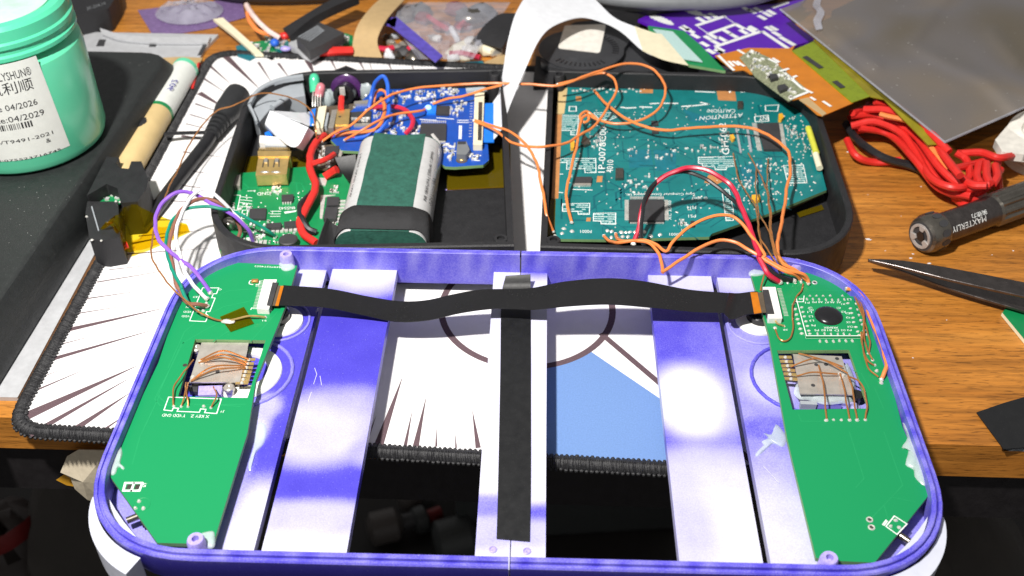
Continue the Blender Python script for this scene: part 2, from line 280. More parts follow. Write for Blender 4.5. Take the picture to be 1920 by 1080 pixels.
W_ = dict(
 wood=wood_mat(), paint=paint_mat(),
 black=mat('black_plastic', (.015, .015, .017), .55, bump=.5, bs=2500, speck=.25, speckcol=(.12, .12, .12)),
 blackgloss=mat('black_gloss', (.012, .012, .014), .22, var=.1),
 slab=mat('dark_grey_plastic', (.017, .0195, .0195), .5, bump=.3, bs=3500, speck=.1, speckcol=(.12, .12, .12), scale2=1600),
 steel=mat('black_steel', (.013, .011, .012), .5),
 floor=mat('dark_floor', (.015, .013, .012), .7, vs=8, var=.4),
 silver=mat('silver_plastic', (.52, .53, .55), .45, metal=.2, var=.08),
 metal=mat('tinned_steel', (.66, .62, .55), .32, metal=.75, bump=.2, bs=400),
 plate=mat('nickel_plate', (.62, .58, .52), .33, metal=.6, bump=.25, bs=500),
 gold=mat('gold_plate', (.72, .50, .19), .35, metal=.7, bump=.15),
 solder=mat('solder', (.85, .83, .78), .3, metal=.5, var=.2),
 copper=mat('enamelled_copper', (.55, .24, .08), .30, metal=.6, var=.2),
 barecopper=mat('bare_copper', (.60, .30, .14), .45, metal=.3),
 chip=mat('chip_epoxy', (.040, .040, .043), .55, bump=.3, bs=5000),
 green=mat('green_solder_mask', (.005, .255, .085), .38, var=.0, vs=60, coat=.1),
 green2=mat('bright_green_solder_mask', (.005, .225, .07), .40, var=.10, vs=120, coat=.1),
 greentrace=mat('green_track', (.012, .285, .10), .34, var=.05),
 edge=mat('board_edge', (.18, .33, .14), .7),
 teal=mat('teal_solder_mask', (.006, .175, .178), .35, var=.18, vs=70, coat=.15),
 tealtrace=mat('teal_track', (.003, .105, .125), .38, var=.15),
 tealdark=mat('teal_dark_patch', (.006, .15, .195), .40, var=.2),
 blue=mat('blue_solder_mask', (.006, .07, .40), .38, var=.15, vs=150, coat=.15),
 purple=mat('purple_solder_mask', (.095, .010, .40), .40, var=.08, vs=80, coat=.15),
 silk=mat('white_silkscreen', (.80, .82, .80), .6, var=.08),
 silkteal=mat('dense_silkscreen', (.42, .60, .58), .6, var=.35, vs=2500),
 white=mat('white_plastic', (.80, .79, .76), .45, var=.04),
 cream=mat('cream_plastic', (.78, .72, .52), .5, var=.06),
 offwhite=mat('off_white_button', (.56, .58, .66), .45, var=.05),
 ffc=mat('white_flat_cable', (.78, .80, .84), .38, var=.05),
  kapton=tint_mat('amber_tape', (.88, .66, .03), (.22, .17, .004), .14),
 kaptond=tint_mat('amber_tape_on_black', (.80, .60, .05), (.17, .135, .006), .38),
 stiff=mat('amber_stiffener', (.50, .15, .006), .35, var=.15),
 stiffb=mat('blue_stiffener', (.01, .19, .78), .4, var=.05),
 ribbon=mat('black_flat_cable', (.010, .010, .011), .30, var=.05, vs=40, speck=.02, speckcol=(.3, .3, .3)),
 tape=mat('black_tape', (.009, .0095, .0105), .45, bump=.06, bs=900, var=.03, speck=.05, speckcol=(.12, .12, .12)),
 cloth=mat('black_cloth_tape', (.024, .024, .026), .8, bump=.9, bs=2600, var=.25),
 matw=mat('white_mat_cloth', (.80, .79, .79), .9, bump=.25, bs=3500, var=.03, spec=.2),
 matb=mat('blue_mat_print', (.15, .26, .52), .9, bump=.25, bs=3500, var=.10, vs=1800, spec=.2),
 matk=mat('maroon_grey_mat_print', (.115, .075, .085), .9, bump=.2, bs=3500, var=.35, vs=2500, spec=.2),
 thread=mat('black_thread', (.022, .022, .024), .55, bump=.6, bs=3000, var=.35, vs=1500),
 red=mat('red_insulation', (.66, .028, .022), .35, var=.08),
 redw=mat('crimson_insulation', (.55, .02, .055), .35, var=.08),
 orange=mat('orange_insulation', (.80, .235, .060), .4, var=.08),
 bluew=mat('blue_insulation', (.02, .12, .62), .4), purplew=mat('violet_insulation', (.26, .11, .60), .4),
 whitew=mat('white_insulation', (.78, .78, .80), .4), greenw=mat('green_insulation', (.005, .24, .16), .4),
 brownw=mat('brown_insulation', (.26, .11, .075), .45), blackw=mat('black_insulation', (.016, .016, .018), .35),
 pinkw=mat('pale_pink_insulation', (.78, .60, .56), .4),
 jar=mat('mint_green_plastic', (.115, .60, .36), .30, var=.0, sss=.08, coat=.3), lid=mat('green_jar_lid', (.085, .56, .33), .28, var=.0, sss=.08, coat=.3), lidtop=mat('frosted_clear_lid', (.44, .66, .54), .16, var=.2, vs=60, bump=.5, bs=60), fan=mat('fan_black_plastic', (.035, .036, .040), .45, var=.1),
 label=mat('paper_label', (.68, .70, .66), .55, var=.04), ink=mat('black_ink', (.02, .02, .022), .6), inkb=mat('violet_ink', (.10, .09, .35), .6),
 fish=mat('green_fish_paper', (.018, .095, .068), .8, var=.28, vs=350, bump=.3, bs=900), sleeve=mat('grey_shrink_sleeve', (.50, .50, .50), .3, var=.06),
 kraft=mat('kraft_card', (.46, .32, .155), .8, var=.08), tan=mat('tan_shrink_sleeve', (.62, .46, .22), .5, var=.08, vs=90),
 glue=mat('hot_glue', (.70, .80, .82), .25, var=.12, alpha=.55, sss=.2), gluev=mat('violet_tinted_glue', (.45, .43, .72), .3, alpha=.85),
 post=mat('violet_post', (.40, .34, .74), .42, var=.2, vs=900),
 gunmetal=mat('gunmetal', (.20, .185, .16), .28, metal=.85, var=.15), grey=mat('grey_plastic', (.17, .18, .19), .5, var=.08), greyl=mat('pale_grey_plastic', (.34, .37, .40), .45, var=.06),
 darkmetal=mat('dark_blued_steel', (.13, .115, .11), .27, metal=.9, var=.2, bump=.2, bs=300),
 flex=mat('amber_flex_circuit', (.56, .18, .010), .35, var=.12, vs=120, coat=.2), flexd=mat('olive_flex_circuit', (.24, .20, .010), .35, var=.2, vs=120), flexg=mat('lime_olive_film', (.20, .26, .012), .3, var=.12), flexc=mat('flex_component_area', (.24, .26, .16), .5, var=.5, vs=900),
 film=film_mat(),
 clear=mat('clear_film', (.50, .51, .58), .15, var=.3, vs=60, alpha=.42, bump=.8, bs=150), violetfilm=mat('violet_film', (.22, .14, .32), .25, var=.15, alpha=.85, bump=.3, bs=120), zip_=mat('violet_zip_strip', (.09, .065, .40), .35, var=.25),
 potv=mat('purple_lacquer', (.07, .022, .11), .22, var=.3), ledg=mat('green_led_lens', (.10, .75, .42), .2, trans=.3), ledp=mat('pink_led_lens', (.72, .24, .28), .3, trans=.2), ledon=mat('lit_blue_led', (.2, .3, 1), .3, emit=(.10, .20, 1.0), es=5),
 brownpcb=mat('brown_board', (.10, .075, .05), .5, var=.2), tanpad=mat('bare_copper_pad', (.50, .22, .075), .45, var=.15), amberc=mat('amber_capacitor', (.80, .40, .03), .4), yellow=mat('yellow_tube', (.60, .60, .06), .35),
 redfilm=mat('red_reflection_tint', (.42, .05, .04), .3, alpha=.6),  # unused; colour for a red reflection painted on the film
 beige=mat('masking_tape', (.62, .54, .40), .8, var=.1, bump=.5, bs=200), dimcloth=mat('dim_cloth', (.045, .040, .035), .9, var=.2, vs=30), dimwhite=mat('dim_white_plastic', (.085, .075, .07), .5, var=.15, vs=30), dimred=mat('dim_red_plastic', (.2, .015, .015), .5), dimgrey=mat('dim_grey_plastic', (.05, .055, .055), .5),  # dim colours have the under-desk shade darkened into them
 sheath=mat('black_rubber', (.022, .023, .025), .5, var=.1), plasticw=mat('bright_white_plastic', (.80, .77, .70), .4), jawp=mat('warm_grey_steel', (.40, .37, .35), .45, metal=.2),
)

# ================================================================ SETTING
FZ = -600
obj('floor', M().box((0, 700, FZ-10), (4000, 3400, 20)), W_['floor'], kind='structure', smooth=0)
DR = radians(-.5)
def desk_pt(x, y): return V((x*cos(DR)-y*sin(DR), 258.2+x*sin(DR)+y*cos(DR), 0))
dk = thing('wooden_desk', 'wood grained desk top on a black steel rail, carrying all the electronics', 'desk', (0, 253, 0))
obj('desk_top', M().prism([desk_pt(*p) for p in ((-520, 0), (520, 0), (520, 620), (-520, 620))], -16.5, 0), W_['wood'], dk, bevel=1.0)
obj('steel_rail', M().prism([desk_pt(*p) for p in ((-520, 3), (520, 3), (520, 30), (-520, 30))], -43, -16.7), W_['steel'], dk, bevel=.6)

# ---------------------------------------------------------------- desk mat with stitched rim
MZ = 3.0
mat_pts = [(-183.5, 251.5), (100, 238), (104, 512), (-30, 522), (-181, 534)]
def rounded(poly, r, k=5):
    out = []; n = len(poly)
    for i in range(n):
        p = V((*poly[i][:2], 0)); a = V((*poly[i-1][:2], 0)); b = V((*poly[(i+1) % n][:2], 0))
        rr = r[i] if isinstance(r, (list, tuple)) else r
        if rr <= 0: out.append(p); continue
        u = (a-p).normalized(); w2 = (b-p).normalized()
        ang = u.angle(w2); d = min(rr/math.tan(ang/2), (a-p).length*.49, (b-p).length*.49)
        for j in range(k+1):
            t = j/k; q0 = p+u*d; q1 = p+w2*d
            out.append((1-t)**2*q0+2*t*(1-t)*p+t*t*q1)
    return out
mo = rounded(mat_pts, [12, 3, 12, 0, 14])
dm = thing('desk_mat', 'white printed desk mat with black stitched rim lying under the violet shell', 'desk mat', (-40, 380, .2))
obj('mat_sheet', M().prism(mo, .3, MZ), W_['matw'], dm)
rim = [V((p.x, p.y, 2.6)) for p in mo]
obj('rim_piping', M().tube(rim, 2.35, 10, 1, closed=True), W_['thread'], dm)
st = M(); L_ = 0; per = rim+[rim[0]]
def walk(P, step):
    out = []; carry = 0
    for a, b in zip(P, P[1:]):
        d = (b-a).length; t = carry
        while t < d: out.append((a.lerp(b, t/d), (b-a).normalized())); t += step
        carry = t-d
    return out
for p, t in walk(per, 1.75):
    q = V((t.y, -t.x, 0)); q = -q
    for sgn, zz in ((1, 3.4), (-1, 1.9)):
        c = p+q*sgn*2.4; c.z = zz+random.uniform(-.2, .2)
        st.blob(c, .8+random.uniform(-.15, .15), .8, .7, 6, 3)
obj('stitch', st, W_['thread'], dm, kind='stuff')
fz = M()
for p, t in walk(per, .62):       # overlock threads laid across the piping
    q = V((t.y, -t.x, 0)); j = random.uniform(-.7, .7); r_ = 2.38+random.uniform(-.05, .18)
    fz.tube([V((p.x, p.y, 2.6))+q*r_*cos(a)+V((0, 0, r_*sin(a)))+t*(j*(i-2)/2) for i, a in enumerate((-.25, .6, pi/2, pi-.6, pi+.1))], .25, 4, 1)
obj('thread', fz, W_['thread'], dm, kind='stuff', smooth=80)
pr = M(); PZ = MZ
def ray(ax, ay, bx, by, wpx):
    a, b = at(ax, ay, PZ), at(bx, by, PZ); d = b-a; q = V((-d.y, d.x, 0)).normalized()*wpx/4.6*.5
    e = a-d.normalized()*.6
    pr.add([V((v.x, v.y, PZ)) for v in (e-q, b, e+q)]+[V((v.x, v.y, PZ+.06)) for v in (e-q, b, e+q)], [(3, 4, 5), (0, 1, 4, 3), (1, 2, 5, 4), (2, 0, 3, 5)])
for i, j, a, b, wz in [
 (0, 2, (665, 78), (1100, 15), 14), (0, 2, (565, 194), (1000, 124), 13), (0, 2, (475, 322), (1290, 138), 46), (0, 2, (410, 435), (740, 348), 13), (0, 2, (335, 550), (1200, 300), 42),
 (0, 2, (255, 690), (530, 585), 10), (0, 2, (190, 802), (690, 588), 22), (0, 2, (130, 992), (1070, 565), 88), (0, 2, (235, 1095), (1010, 655), 52), (0, 2, (500, 1100), (1000, 770), 60), (0, 2, (740, 1090), (960, 940), 26),
 (0, 1, (740, 1034), (1380, 928), 14), (0, 1, (830, 942), (1220, 900), 10), (0, 1, (870, 832), (1660, 775), 18), (0, 1, (1000, 745), (1450, 655), 26), (0, 1, (1050, 690), (1600, 640), 14), (0, 1, (1150, 570), (1560, 568), 16), (0, 1, (1210, 425), (1640, 440), 16), (0, 1, (1280, 300), (1690, 352), 18), (0, 1, (1330, 190), (1700, 240), 14), (0, 1, (1380, 60), (1740, 110), 18),
 (0, 0, (1470, 780), (1700, 860), 22), (0, 0, (1430, 860), (1750, 960), 16), (0, 0, (1500, 700), (1720, 830), 60), (0, 0, (1530, 590), (1700, 700), 24), (0, 0, (1570, 490), (1740, 640), 30), (0, 0, (1690, 420), (1960, 680), 70), (0, 0, (1400, 930), (1700, 1000), 14), (0, 0, (1370, 1020), (1700, 1070), 30),
 (1, 0, (170, 478), (260, 600), 28), (1, 0, (390, 455), (440, 570), 70), (1, 0, (560, 445), (620, 560), 24), (1, 0, (765, 440), (830, 560), 30), (1, 0, (845, 445), (880, 560), 12), (1, 0, (985, 450), (1030, 560), 26), (1, 0, (1165, 470), (1190, 560), 16), (1, 0, (20, 470), (130, 640), 26),
 (1, 2, (920, 1180), (1105, 650), 62), (1, 2, (1120, 1180), (1175, 905), 24), (1, 2, (1200, 1180), (1280, 800), 40), (1, 2, (1352, 1180), (1352, 1030), 14), (1, 2, (1500, 1190), (1494, 1080), 12), (1, 2, (1665, 1190), (1620, 900), 34), (1, 2, (820, 1180), (900, 960), 22)]:
    (ax, ay), (bx, by) = kc(i, j, [a, b]); ray(ax, ay, bx, by, wz/4)
cc = (at(828, 577, PZ)+at(1148, 577, PZ))/2; cr_ = (at(1148, 577, PZ)-at(828, 577, PZ)).length/2
obj('print_line', pr, W_['matk'], dm, smooth=0, kind='stuff')
n_ = 96; rg = [V((cos(2*pi*k/n_), sin(2*pi*k/n_), 0)) for k in range(n_)]
obj('print_circle', M().add([cc+q*(cr_-1.3)+V((0, 0, .06)) for q in rg]+[cc+q*(cr_+1.3)+V((0, 0, .06)) for q in rg]+[cc+q*(cr_-1.3) for q in rg]+[cc+q*(cr_+1.3) for q in rg],
    [(i, n_+i, n_+(i+1) % n_, (i+1) % n_) for i in range(n_)]+[(n_+i, 3*n_+i, 3*n_+(i+1) % n_, n_+(i+1) % n_) for i in range(n_)]+[(i, (i+1) % n_, 2*n_+(i+1) % n_, 2*n_+i) for i in range(n_)]), W_['matk'], dm, smooth=0)
obj('print_diagonal', M().line(pl([(1130, 628), (1420, 874)], PZ), 2.3, .09), W_['matk'], dm, smooth=0)
bl = [cc+V((cos(a)*(cr_+.5), sin(a)*(cr_+.5), 0)) for a in [radians(-90-35+i*(80)/20) for i in range(21)]]
bl += pl([(1400, 858), (1375, 905), (940, 846)], PZ)
bl[-1] = V((-5, 244, 0)); bl[-2] = V((66, 240.8, 0)); bl.insert(0, V((-5, bl[0].y, 0)))
bl = [p for p in bl if p.x >= -5.01]
obj('blue_print', M().prism(bl, PZ-.05, PZ+.035), W_['matb'], dm, smooth=0)

# ================================================================ VIOLET SHELL
X0, X1, Y0, Y1, SEAM, RC = -136.5, 126.7, 184.2, 333.3, -5.8, 39.0
FZ1, FZ0, RZ = 15.0, 11.0, 24.0                       # floor plate top and bottom, rim
def corner(cx, cy, a0, a1, k=12, e=2.25):
    out = []
    for i in range(k+1):
        a = radians(a0+(a1-a0)*i/k); c, s_ = cos(a), sin(a)
        out.append(V((cx+RC*math.copysign(abs(c)**(2/e), c), cy+RC*math.copysign(abs(s_)**(2/e), s_), 0)))
    return out
def dense(P, step=4):
    out = []
    for a, b in zip(P, P[1:]):
        n = max(1, int((b-a).length/step)); out += [a.lerp(b, k/n) for k in range(n)]
    return out+[P[-1]]
pathL = dense([V((SEAM-.3, Y1, 0))]+corner(X0+RC, Y1-RC, 90, 180)+corner(X0+RC, Y0+RC, 180, 270)+[V((SEAM-.3, Y0, 0))])
pathR = dense([V((SEAM+.3, Y0, 0))]+corner(X1-RC, Y0+RC, 270, 360)+corner(X1-RC, Y1-RC, 0, 90)+[V((SEAM+.3, Y1, 0))])
prof = [(3.0, 8.5), (2.2, 11.5), (1.3, 15), (.6, 19), (0, 22.9), (.35, 23.5), (1.25, 23.5), (1.35, 22.7), (1.85, 22.7), (1.95, 23.9), (2.2, 24.1), (3.3, 24.1), (3.5, 23.9), (3.5, 11.0), (3.5, 9.2), (3.3, 8.5)]
def sweep(m, P, prof, mi=0):
    N = len(P); n = len(prof); vs = []
    for i, p in enumerate(P):
        t = (P[min(i+1, N-1)]-P[max(i-1, 0)]); t.z = 0; t.normalize(); inn = V((-t.y, t.x, 0))     # inside lies left of the walk
        vs += [V((p.x, p.y, 0))+inn*d+V((0, 0, z)) for d, z in prof]
    fs = [(i*n+k, (i+1)*n+k, (i+1)*n+(k+1) % n, i*n+(k+1) % n) for i in range(N-1) for k in range(n)]
    fs += [tuple(range(n)), tuple((N-1)*n+k for k in range(n-1, -1, -1))]
    return m.add(vs, fs, mi)
sh = thing('handheld_shell', 'shallow violet and white oversprayed tray shell with bars across its open middle', 'shell', (SEAM, 258, 8))
def blobs(default, L):      # L: (px, py, rx mm, ry mm, amount): where the spray is thin (amount < 0: thick)
    B = [(at(x, y, FZ1), rx, ry, am) for x, y, rx, ry, am in L]
    def fn(p):
        t = default
        for c, rx, ry, am in B:
            d = sqrt(((p.x-c.x)/rx)**2+((p.y-c.y)/ry)**2)
            k = min(1, max(0, (1.5-d)/.95)); k = k*k*(3-2*k)
            t += (am-t)*k
        return max(0, min(1, t))
    return fn
def wallpaint(p):
    if p.z > 22.4: return .72+.12*sin(p.x*.9)*sin(p.y*.7)
    v = .74
    if p.x < -95 and p.y > 250: v = .16
    elif p.x < -95: v = .34
    elif p.x > 85: v = .64
    if p.y < 190: v = .98  # front wall gets the darkest paint, its shade put into the colour
    # thin spray behind the wide bars, thick beside them
    for cx, am in ((-92, .40), (-66, .45), (25, .66), (55, .48), (82, .42)):
        if p.y > 320 and p.z < 23: v += (am-v)*max(0, 1-abs(p.x-cx)/13)
    return v
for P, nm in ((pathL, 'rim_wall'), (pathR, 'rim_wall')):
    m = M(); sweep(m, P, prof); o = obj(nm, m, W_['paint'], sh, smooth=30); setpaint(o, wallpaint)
def gridplate(poly_fn, x0, x1, y0, y1, z0, z1, step=2.0):
    m = M(); nx = max(2, int((x1-x0)/step)); ny = max(2, int((y1-y0)/step))
    vs = []; 
    for j in range(ny+1):
        y = y0+(y1-y0)*j/ny; xa, xb = poly_fn(y) if poly_fn else (x0, x1)
        vs += [V((xa+(xb-xa)*i/nx, y, z1)) for i in range(nx+1)]
    n = len(vs); fs = [(j*(nx+1)+i, j*(nx+1)+i+1, (j+1)*(nx+1)+i+1, (j+1)*(nx+1)+i) for j in range(ny) for i in range(nx)]
    ring = [i for i in range(nx+1)]+[j*(nx+1)+nx for j in range(1, ny+1)]+[ny*(nx+1)+i for i in range(nx-1, -1, -1)]+[j*(nx+1) for j in range(ny-1, 0, -1)]
    low = [V((vs[i].x, vs[i].y, z0)) for i in ring]; k = len(ring)
    fs += [(ring[i], n+i, n+(i+1) % k, ring[(i+1) % k]) for i in range(k)]+[tuple(n+i for i in range(k-1, -1, -1))]
    return m.add(vs+low, fs)
YA, YB = Y0+3.2, Y1-3.2
o = obj('cross_bar', gridplate(None, -80.7, -55, YA, YB, FZ0, FZ1), W_['paint'], sh, smooth=30)
setpaint(o, blobs(.93, [(685, 500, 22, 17, .10), (560, 580, 6, 16, .6), (640, 770, 20, 12, .45), (590, 815, 17.5, 14, .22), (600, 1030, 30, 12, .02), (600, 970, 30, 7, .35), (700, 850, 7, 6, .5)]))
o = obj('cross_bar', gridplate(None, 44.7, 69.6, YA, YB, FZ0, FZ1), W_['paint'], sh, smooth=30)
setpaint(o, blobs(.80, [(1290, 525, 18, 9, .15), (1330, 650, 8, 14, .72), (1345, 760, 10, 16, .38), (1288, 750, 11.5, 16, -.3), (1330, 870, 26, 8, .42), (1350, 950, 26, 20, .14), (1370, 1010, 22, 16, .0), (1285, 985, 9, 22, .22)]))
o = obj('centre_strip', gridplate(None, -16.4, SEAM-.15, YA, YB, FZ0, FZ1, 1.6), W_['paint'], sh, smooth=30)
setpaint(o, blobs(.05, [(940, 480, 10, 5, .75), (905, 950, 12, 5, .62), (900, 1000, 12, 6, .32)]))
o = obj('centre_strip', gridplate(None, SEAM+.15, 4.8, YA, YB, FZ0, FZ1, 1.6), W_['paint'], sh, smooth=30)
setpaint(o, blobs(.04, [(1005, 490, 12, 10, .82), (1018, 970, 9, 5, .70), (1000, 1000, 12, 5, .25)]))
def inset(y, left):
    if left:
        e = X0+3.2
        for yc, s_ in ((Y0+RC, -1), (Y1-RC, 1)):
            if (y-yc)*s_ > 0: e = X0+RC-(RC-3.2)*(max(0, 1-(abs(y-yc)/(RC-3.0))**2.25))**(1/2.25)
        return e
    return X1+X0-inset(y, True) if False else (X1-(inset(y, True)-X0))
o = obj('floor_panel', gridplate(lambda y: (inset(y, True), -83.2), 0, 50, YA, YB, FZ0, FZ1-.6), W_['paint'], sh, smooth=30)
setpaint(o, blobs(.86, [(560, 520, 14, 10, .12), (470, 800, 6, 8, .15), (470, 1000, 10, 20, .06), (430, 880, 6, 20, .45), (300, 960, 20, 22, .55), (500, 760, 5, 6, .35)]))
o = obj('floor_panel', gridplate(lambda y: (72.0, inset(y, False)), 0, 50, YA, YB, FZ0, FZ1-.6), W_['paint'], sh, smooth=30)
setpaint(o, blobs(.55, [(1390, 520, 14, 9, .2), (1400, 640, 8, 16, .55), (1440, 720, 9, 9, .25), (1440, 800, 10, 5, .75), (1450, 880, 9, 8, .4), (1470, 990, 14, 18, .10), (1500, 1040, 20, 10, .08)]))
def ring_at(c, r, tr, z=FZ1-.4):
    return M().tube([V((c.x+r*cos(a), c.y+r*sin(a), z)) for a in [2*pi*k/28 for k in range(28)]], tr, 8, 1, closed=True)
for (px_, py_, r, tr, pv) in ((458, 697, 17.0, .7, .6), (524, 600, 11.2, .5, .6), (1420, 606, 11, .5, .5), (1500, 706, 17, .7, .8)):
    o = obj('dish_ring', ring_at(at(px_, py_, FZ1), r, tr), W_['paint'], sh); setpaint(o, lambda p, pv=pv: pv)
for (px_, py_, r) in ((458, 697, 13.4),):
    c = at(px_, py_, FZ1); o = obj('stick_collar', M().lathe((c.x, c.y, FZ1-.5), (0, 0, 1), [(r, 0), (r*.98, .6), (r*.9, 1.1), (8.4, 1.3), (8.2, 0)], 36, caps=False), W_['white'], sh)
for (px_, py_) in ((527, 602), (1421, 600)):
    c = at(px_, py_, FZ1); o = obj('button_cup', M().lathe((c.x, c.y, FZ1-.5), (0, 0, 1), [(8.4, 0), (8.2, .8), (7.4, 1.2)], 24), W_['white'], sh)
    obj('rubber_button', M().lathe((c.x+(-2 if px_ < 900 else 1), c.y+1, FZ1+.6), (0, 0, 1), [(5.4, 0), (5.4, 2.4), (4.8, 3.0), (2.2, 3.0), (2.0, 2.2), (.1, 2.2)], 20), W_['blackgloss'], sh)
for px_, py_, zt in ((536, 476, 24.5), (1495, 492, 23), (366, 1010, 24.5), (1556, 1045, 24.5)):
    c = at(px_, py_, zt)
    obj('screw_post', M().lathe((c.x, c.y, FZ1-1), (0, 0, 1), [(3.0, 0), (2.7, zt-FZ1), (2.3, zt-FZ1+1), (1.1, zt-FZ1+1), (1.0, zt-FZ1-1), (.1, zt-FZ1-1)], 18), W_['post'], sh)
for px_, py_ in ((952, 487), (1003, 487), (924, 1031), (988, 1034)):
    c = at(px_, py_, FZ1); obj('dimple', M().lathe((c.x, c.y, FZ1-.2), (0, 0, 1), [(1.25, 0), (1.25, .5), (1.0, .6), (.8, .3), (.1, .2)], 14), W_['post'], sh)
obj('scratch', (lambda m: [m.line(pl(q, FZ1), .13, .03) for q in (((590, 690), (594, 702), (588, 720)), ((584, 735), (578, 752)), ((1432, 875), (1460, 905)), ((600, 705), (603, 722)))] and m)(M()), W_['white'], sh, smooth=0, kind='stuff')
def glue_patch(outline, z, h, seed=1):      # a smooth domed puddle inside an outline
    R_ = random.Random(seed); P = spline(pl(outline, z), 3, True); n_ = len(P); c_ = sum(P, V((0, 0, 0)))/n_; g_ = M(); vs_ = []
    for s_, q_ in ((1, -.15), (.93, .45), (.75, .85), (.45, 1.0)): vs_ += [c_.lerp(p_, s_)+V((0, 0, h*q_*R_.uniform(.85, 1.1))) for p_ in P]
    vs_.append(c_+V((0, 0, h)))
    return g_.add(vs_, [(k*n_+i, k*n_+(i+1) % n_, (k+1)*n_+(i+1) % n_, (k+1)*n_+i) for k in range(3) for i in range(n_)]+[(3*n_+i, 3*n_+(i+1) % n_, 4*n_) for i in range(n_)])
obj('glue_streak', glue_patch([(1455, 795), (1470, 810), (1476, 822), (1468, 838), (1450, 832), (1440, 840), (1420, 856), (1417, 850), (1432, 836), (1428, 828), (1440, 822), (1432, 812), (1446, 815)], FZ1-.55, .7), W_['glue'], sh)
obj('glue_streak', glue_patch([(484, 793), (500, 800), (496, 830), (480, 850), (470, 882), (465, 872), (475, 840)], FZ1-.55, .7, 2), W_['glue'], sh)
gl = M()
for px_, py_, r in () and ((1428, 836, 2.2), (1437, 850, 2.8), (1452, 870, 3.2), (1462, 832, 2.0), (480, 800, 1.5), (474, 822, 1.7), (468, 842, 1.4), (1440, 822, 1.6)):
    gl.blob(at(px_, py_, FZ1-.2), r*.6, r*1.2, .6, 14, 6, .22)

# shoulder buttons through the front corners
def shoulder(side):
    cx = X0+RC if side < 0 else X1-RC; cy = Y0+RC; o = M(); inn = M()
    A = [radians(a) for a in ((199+i*49/18) if side < 0 else (-19-i*49/18) for i in range(19))]
    def pt(a, r):
        c, s_ = cos(a), sin(a); e = 2/2.25
        return V((cx+r*math.copysign(abs(c)**e, c), cy+r*math.copysign(abs(s_)**e, s_), 0))
    th = [.8+5.6*(i/18)**.8 for i in range(19)]
    o.prism([pt(a, RC+.15) for a in A]+[pt(a, RC+t) for a, t in reversed(list(zip(A, th)))], 9.5, 20.5)
    ch = [pt(a, RC-3.7) for a in A[1:-1]]
    chord = [ch[-1].lerp(ch[0], t)+(V((cx, cy, 0))-(ch[0]+ch[-1])/2)*-.02*sin(pi*t) for t in (.04, .25, .5, .75, .96)]
    inn.prism(ch+chord, 15.2, 20.5)
    return o, inn
for side, lab in ((-1, 'off white curved shoulder button at the left front corner of the violet shell'), (1, 'off white curved shoulder button at the right front corner of the violet shell')):
    a, b = shoulder(side); c = V((X0+20 if side < 0 else X1-20, Y0+15, 9.5))
    t = thing('shoulder_button', lab, 'button', c, 'shoulder buttons of the shell')
    obj('outer_flange', a, W_['offwhite'], t, bevel=.7); obj('inner_flange', b, W_['offwhite'], t, bevel=.5)

# black tape strip down the centre
tp = M().strip(pl([(948, 517, 20), (940, 560, 15.6), (938, 700, 15.4), (934, 900, 15.4), (931, 1010, 15.4)]), pl([(995, 514, 20.5), (995, 560, 15.7), (995, 700, 15.5), (995, 900, 15.5), (993, 1015, 15.6)]), .25)
obj('black_tape_strip', tp, W_['tape'], label='long black tape strip down the centre seam of the violet shell', cat='tape')

# ================================================================ BLACK TRAYS
def tray(name, label, piv, rot, wd, flip):
    r = Matrix.Rotation(rot, 3, 'Z'); piv = V(piv)
    def T(x, y): return piv+r @ V(((-x if flip else x), y, 0))
    R2 = 36; H = 148
    P = [V((0, 0, 0))]+[V((wd-R2+R2*cos(radians(a))**.9, R2-R2*cos(radians(90-a))**.9 if False else R2+R2*sin(radians(a)), 0)) for a in range(-90, 1, 9)]
    P += [V((wd-R2+R2*cos(radians(a)), H-R2+R2*sin(radians(a)), 0)) for a in range(0, 91, 9)]+[V((0, H, 0))]
    Q = [T(p.x, p.y) for p in P]
    if flip: Q.reverse()
    t = thing(name, label, 'tray', (piv.x+(-60 if flip else 60), piv.y+70, 3.1), 'black trays behind the shell')
    Qi = dense(Q, 5); ring = Qi+[Qi[0]]
    m = M(); N = len(Qi)
    pr_ = [(0, 3.3), (0, 21.4), (.6, 22), (2.6, 22), (3, 21.4), (3, 3.3)]
    sweep(m, dense(Q, 5), pr_)                                  # three walls
    obj('tray_wall', m, W_['black'], t, smooth=30)
    e = M(); a, b = T(3, 1.0), T(3, H-1.0); ends = [T(0, .5), T(2.6, .5), T(2.6, H-.5), T(0, H-.5)]
    e.prism(ends, 3.3, 21.6); obj('tray_wall', e, W_['black'], t, bevel=.4)
    inner = [T(*p) for p in [(q.x*.985+1.2, 2+q.y*.975) for q in P]]
    obj('tray_floor', M().prism(inner, 3.2, 5.2), W_['black'], t)
    for x, y in ((5.2, 5.2), (5.2, H-5.2)):
        c = T(x, y); s_ = obj('screw_boss', M().lathe((c.x, c.y, 5), (0, 0, 1), [(3, 0), (3, 16.4), (2.7, 16.8), (1.6, 16.8), (1.5, 15.6), (.1, 15.6)], 16), W_['black'], t)
    return t, T
trL, TL = tray('parts_tray', 'black plastic tray full of batteries, driver boards and connectors, left of the gap', (-8.6, 338.5, 0), radians(3.4), 126.5, True)
trR, TR = tray('parts_tray', 'black plastic tray holding the large teal circuit board, right of the gap', (1.8, 338.0, 0), radians(-1.2), 130, False)
obj('trigger_panel', M().plate(kc(0, 0, [])or pl([(467, 197), (484, 171), (520, 152), (567, 144), (572, 178), (530, 186), (505, 205), (484, 230)], 18), 12), W_['greyl'], trL, bevel=.5)
obj('trigger_lip', M().strip(pl([(464, 199), (482, 170), (520, 150), (568, 142)], 21.5), pl([(468, 202), (485, 175), (522, 155), (569, 147)], 21.5), 2.0), W_['greyl'], trL)
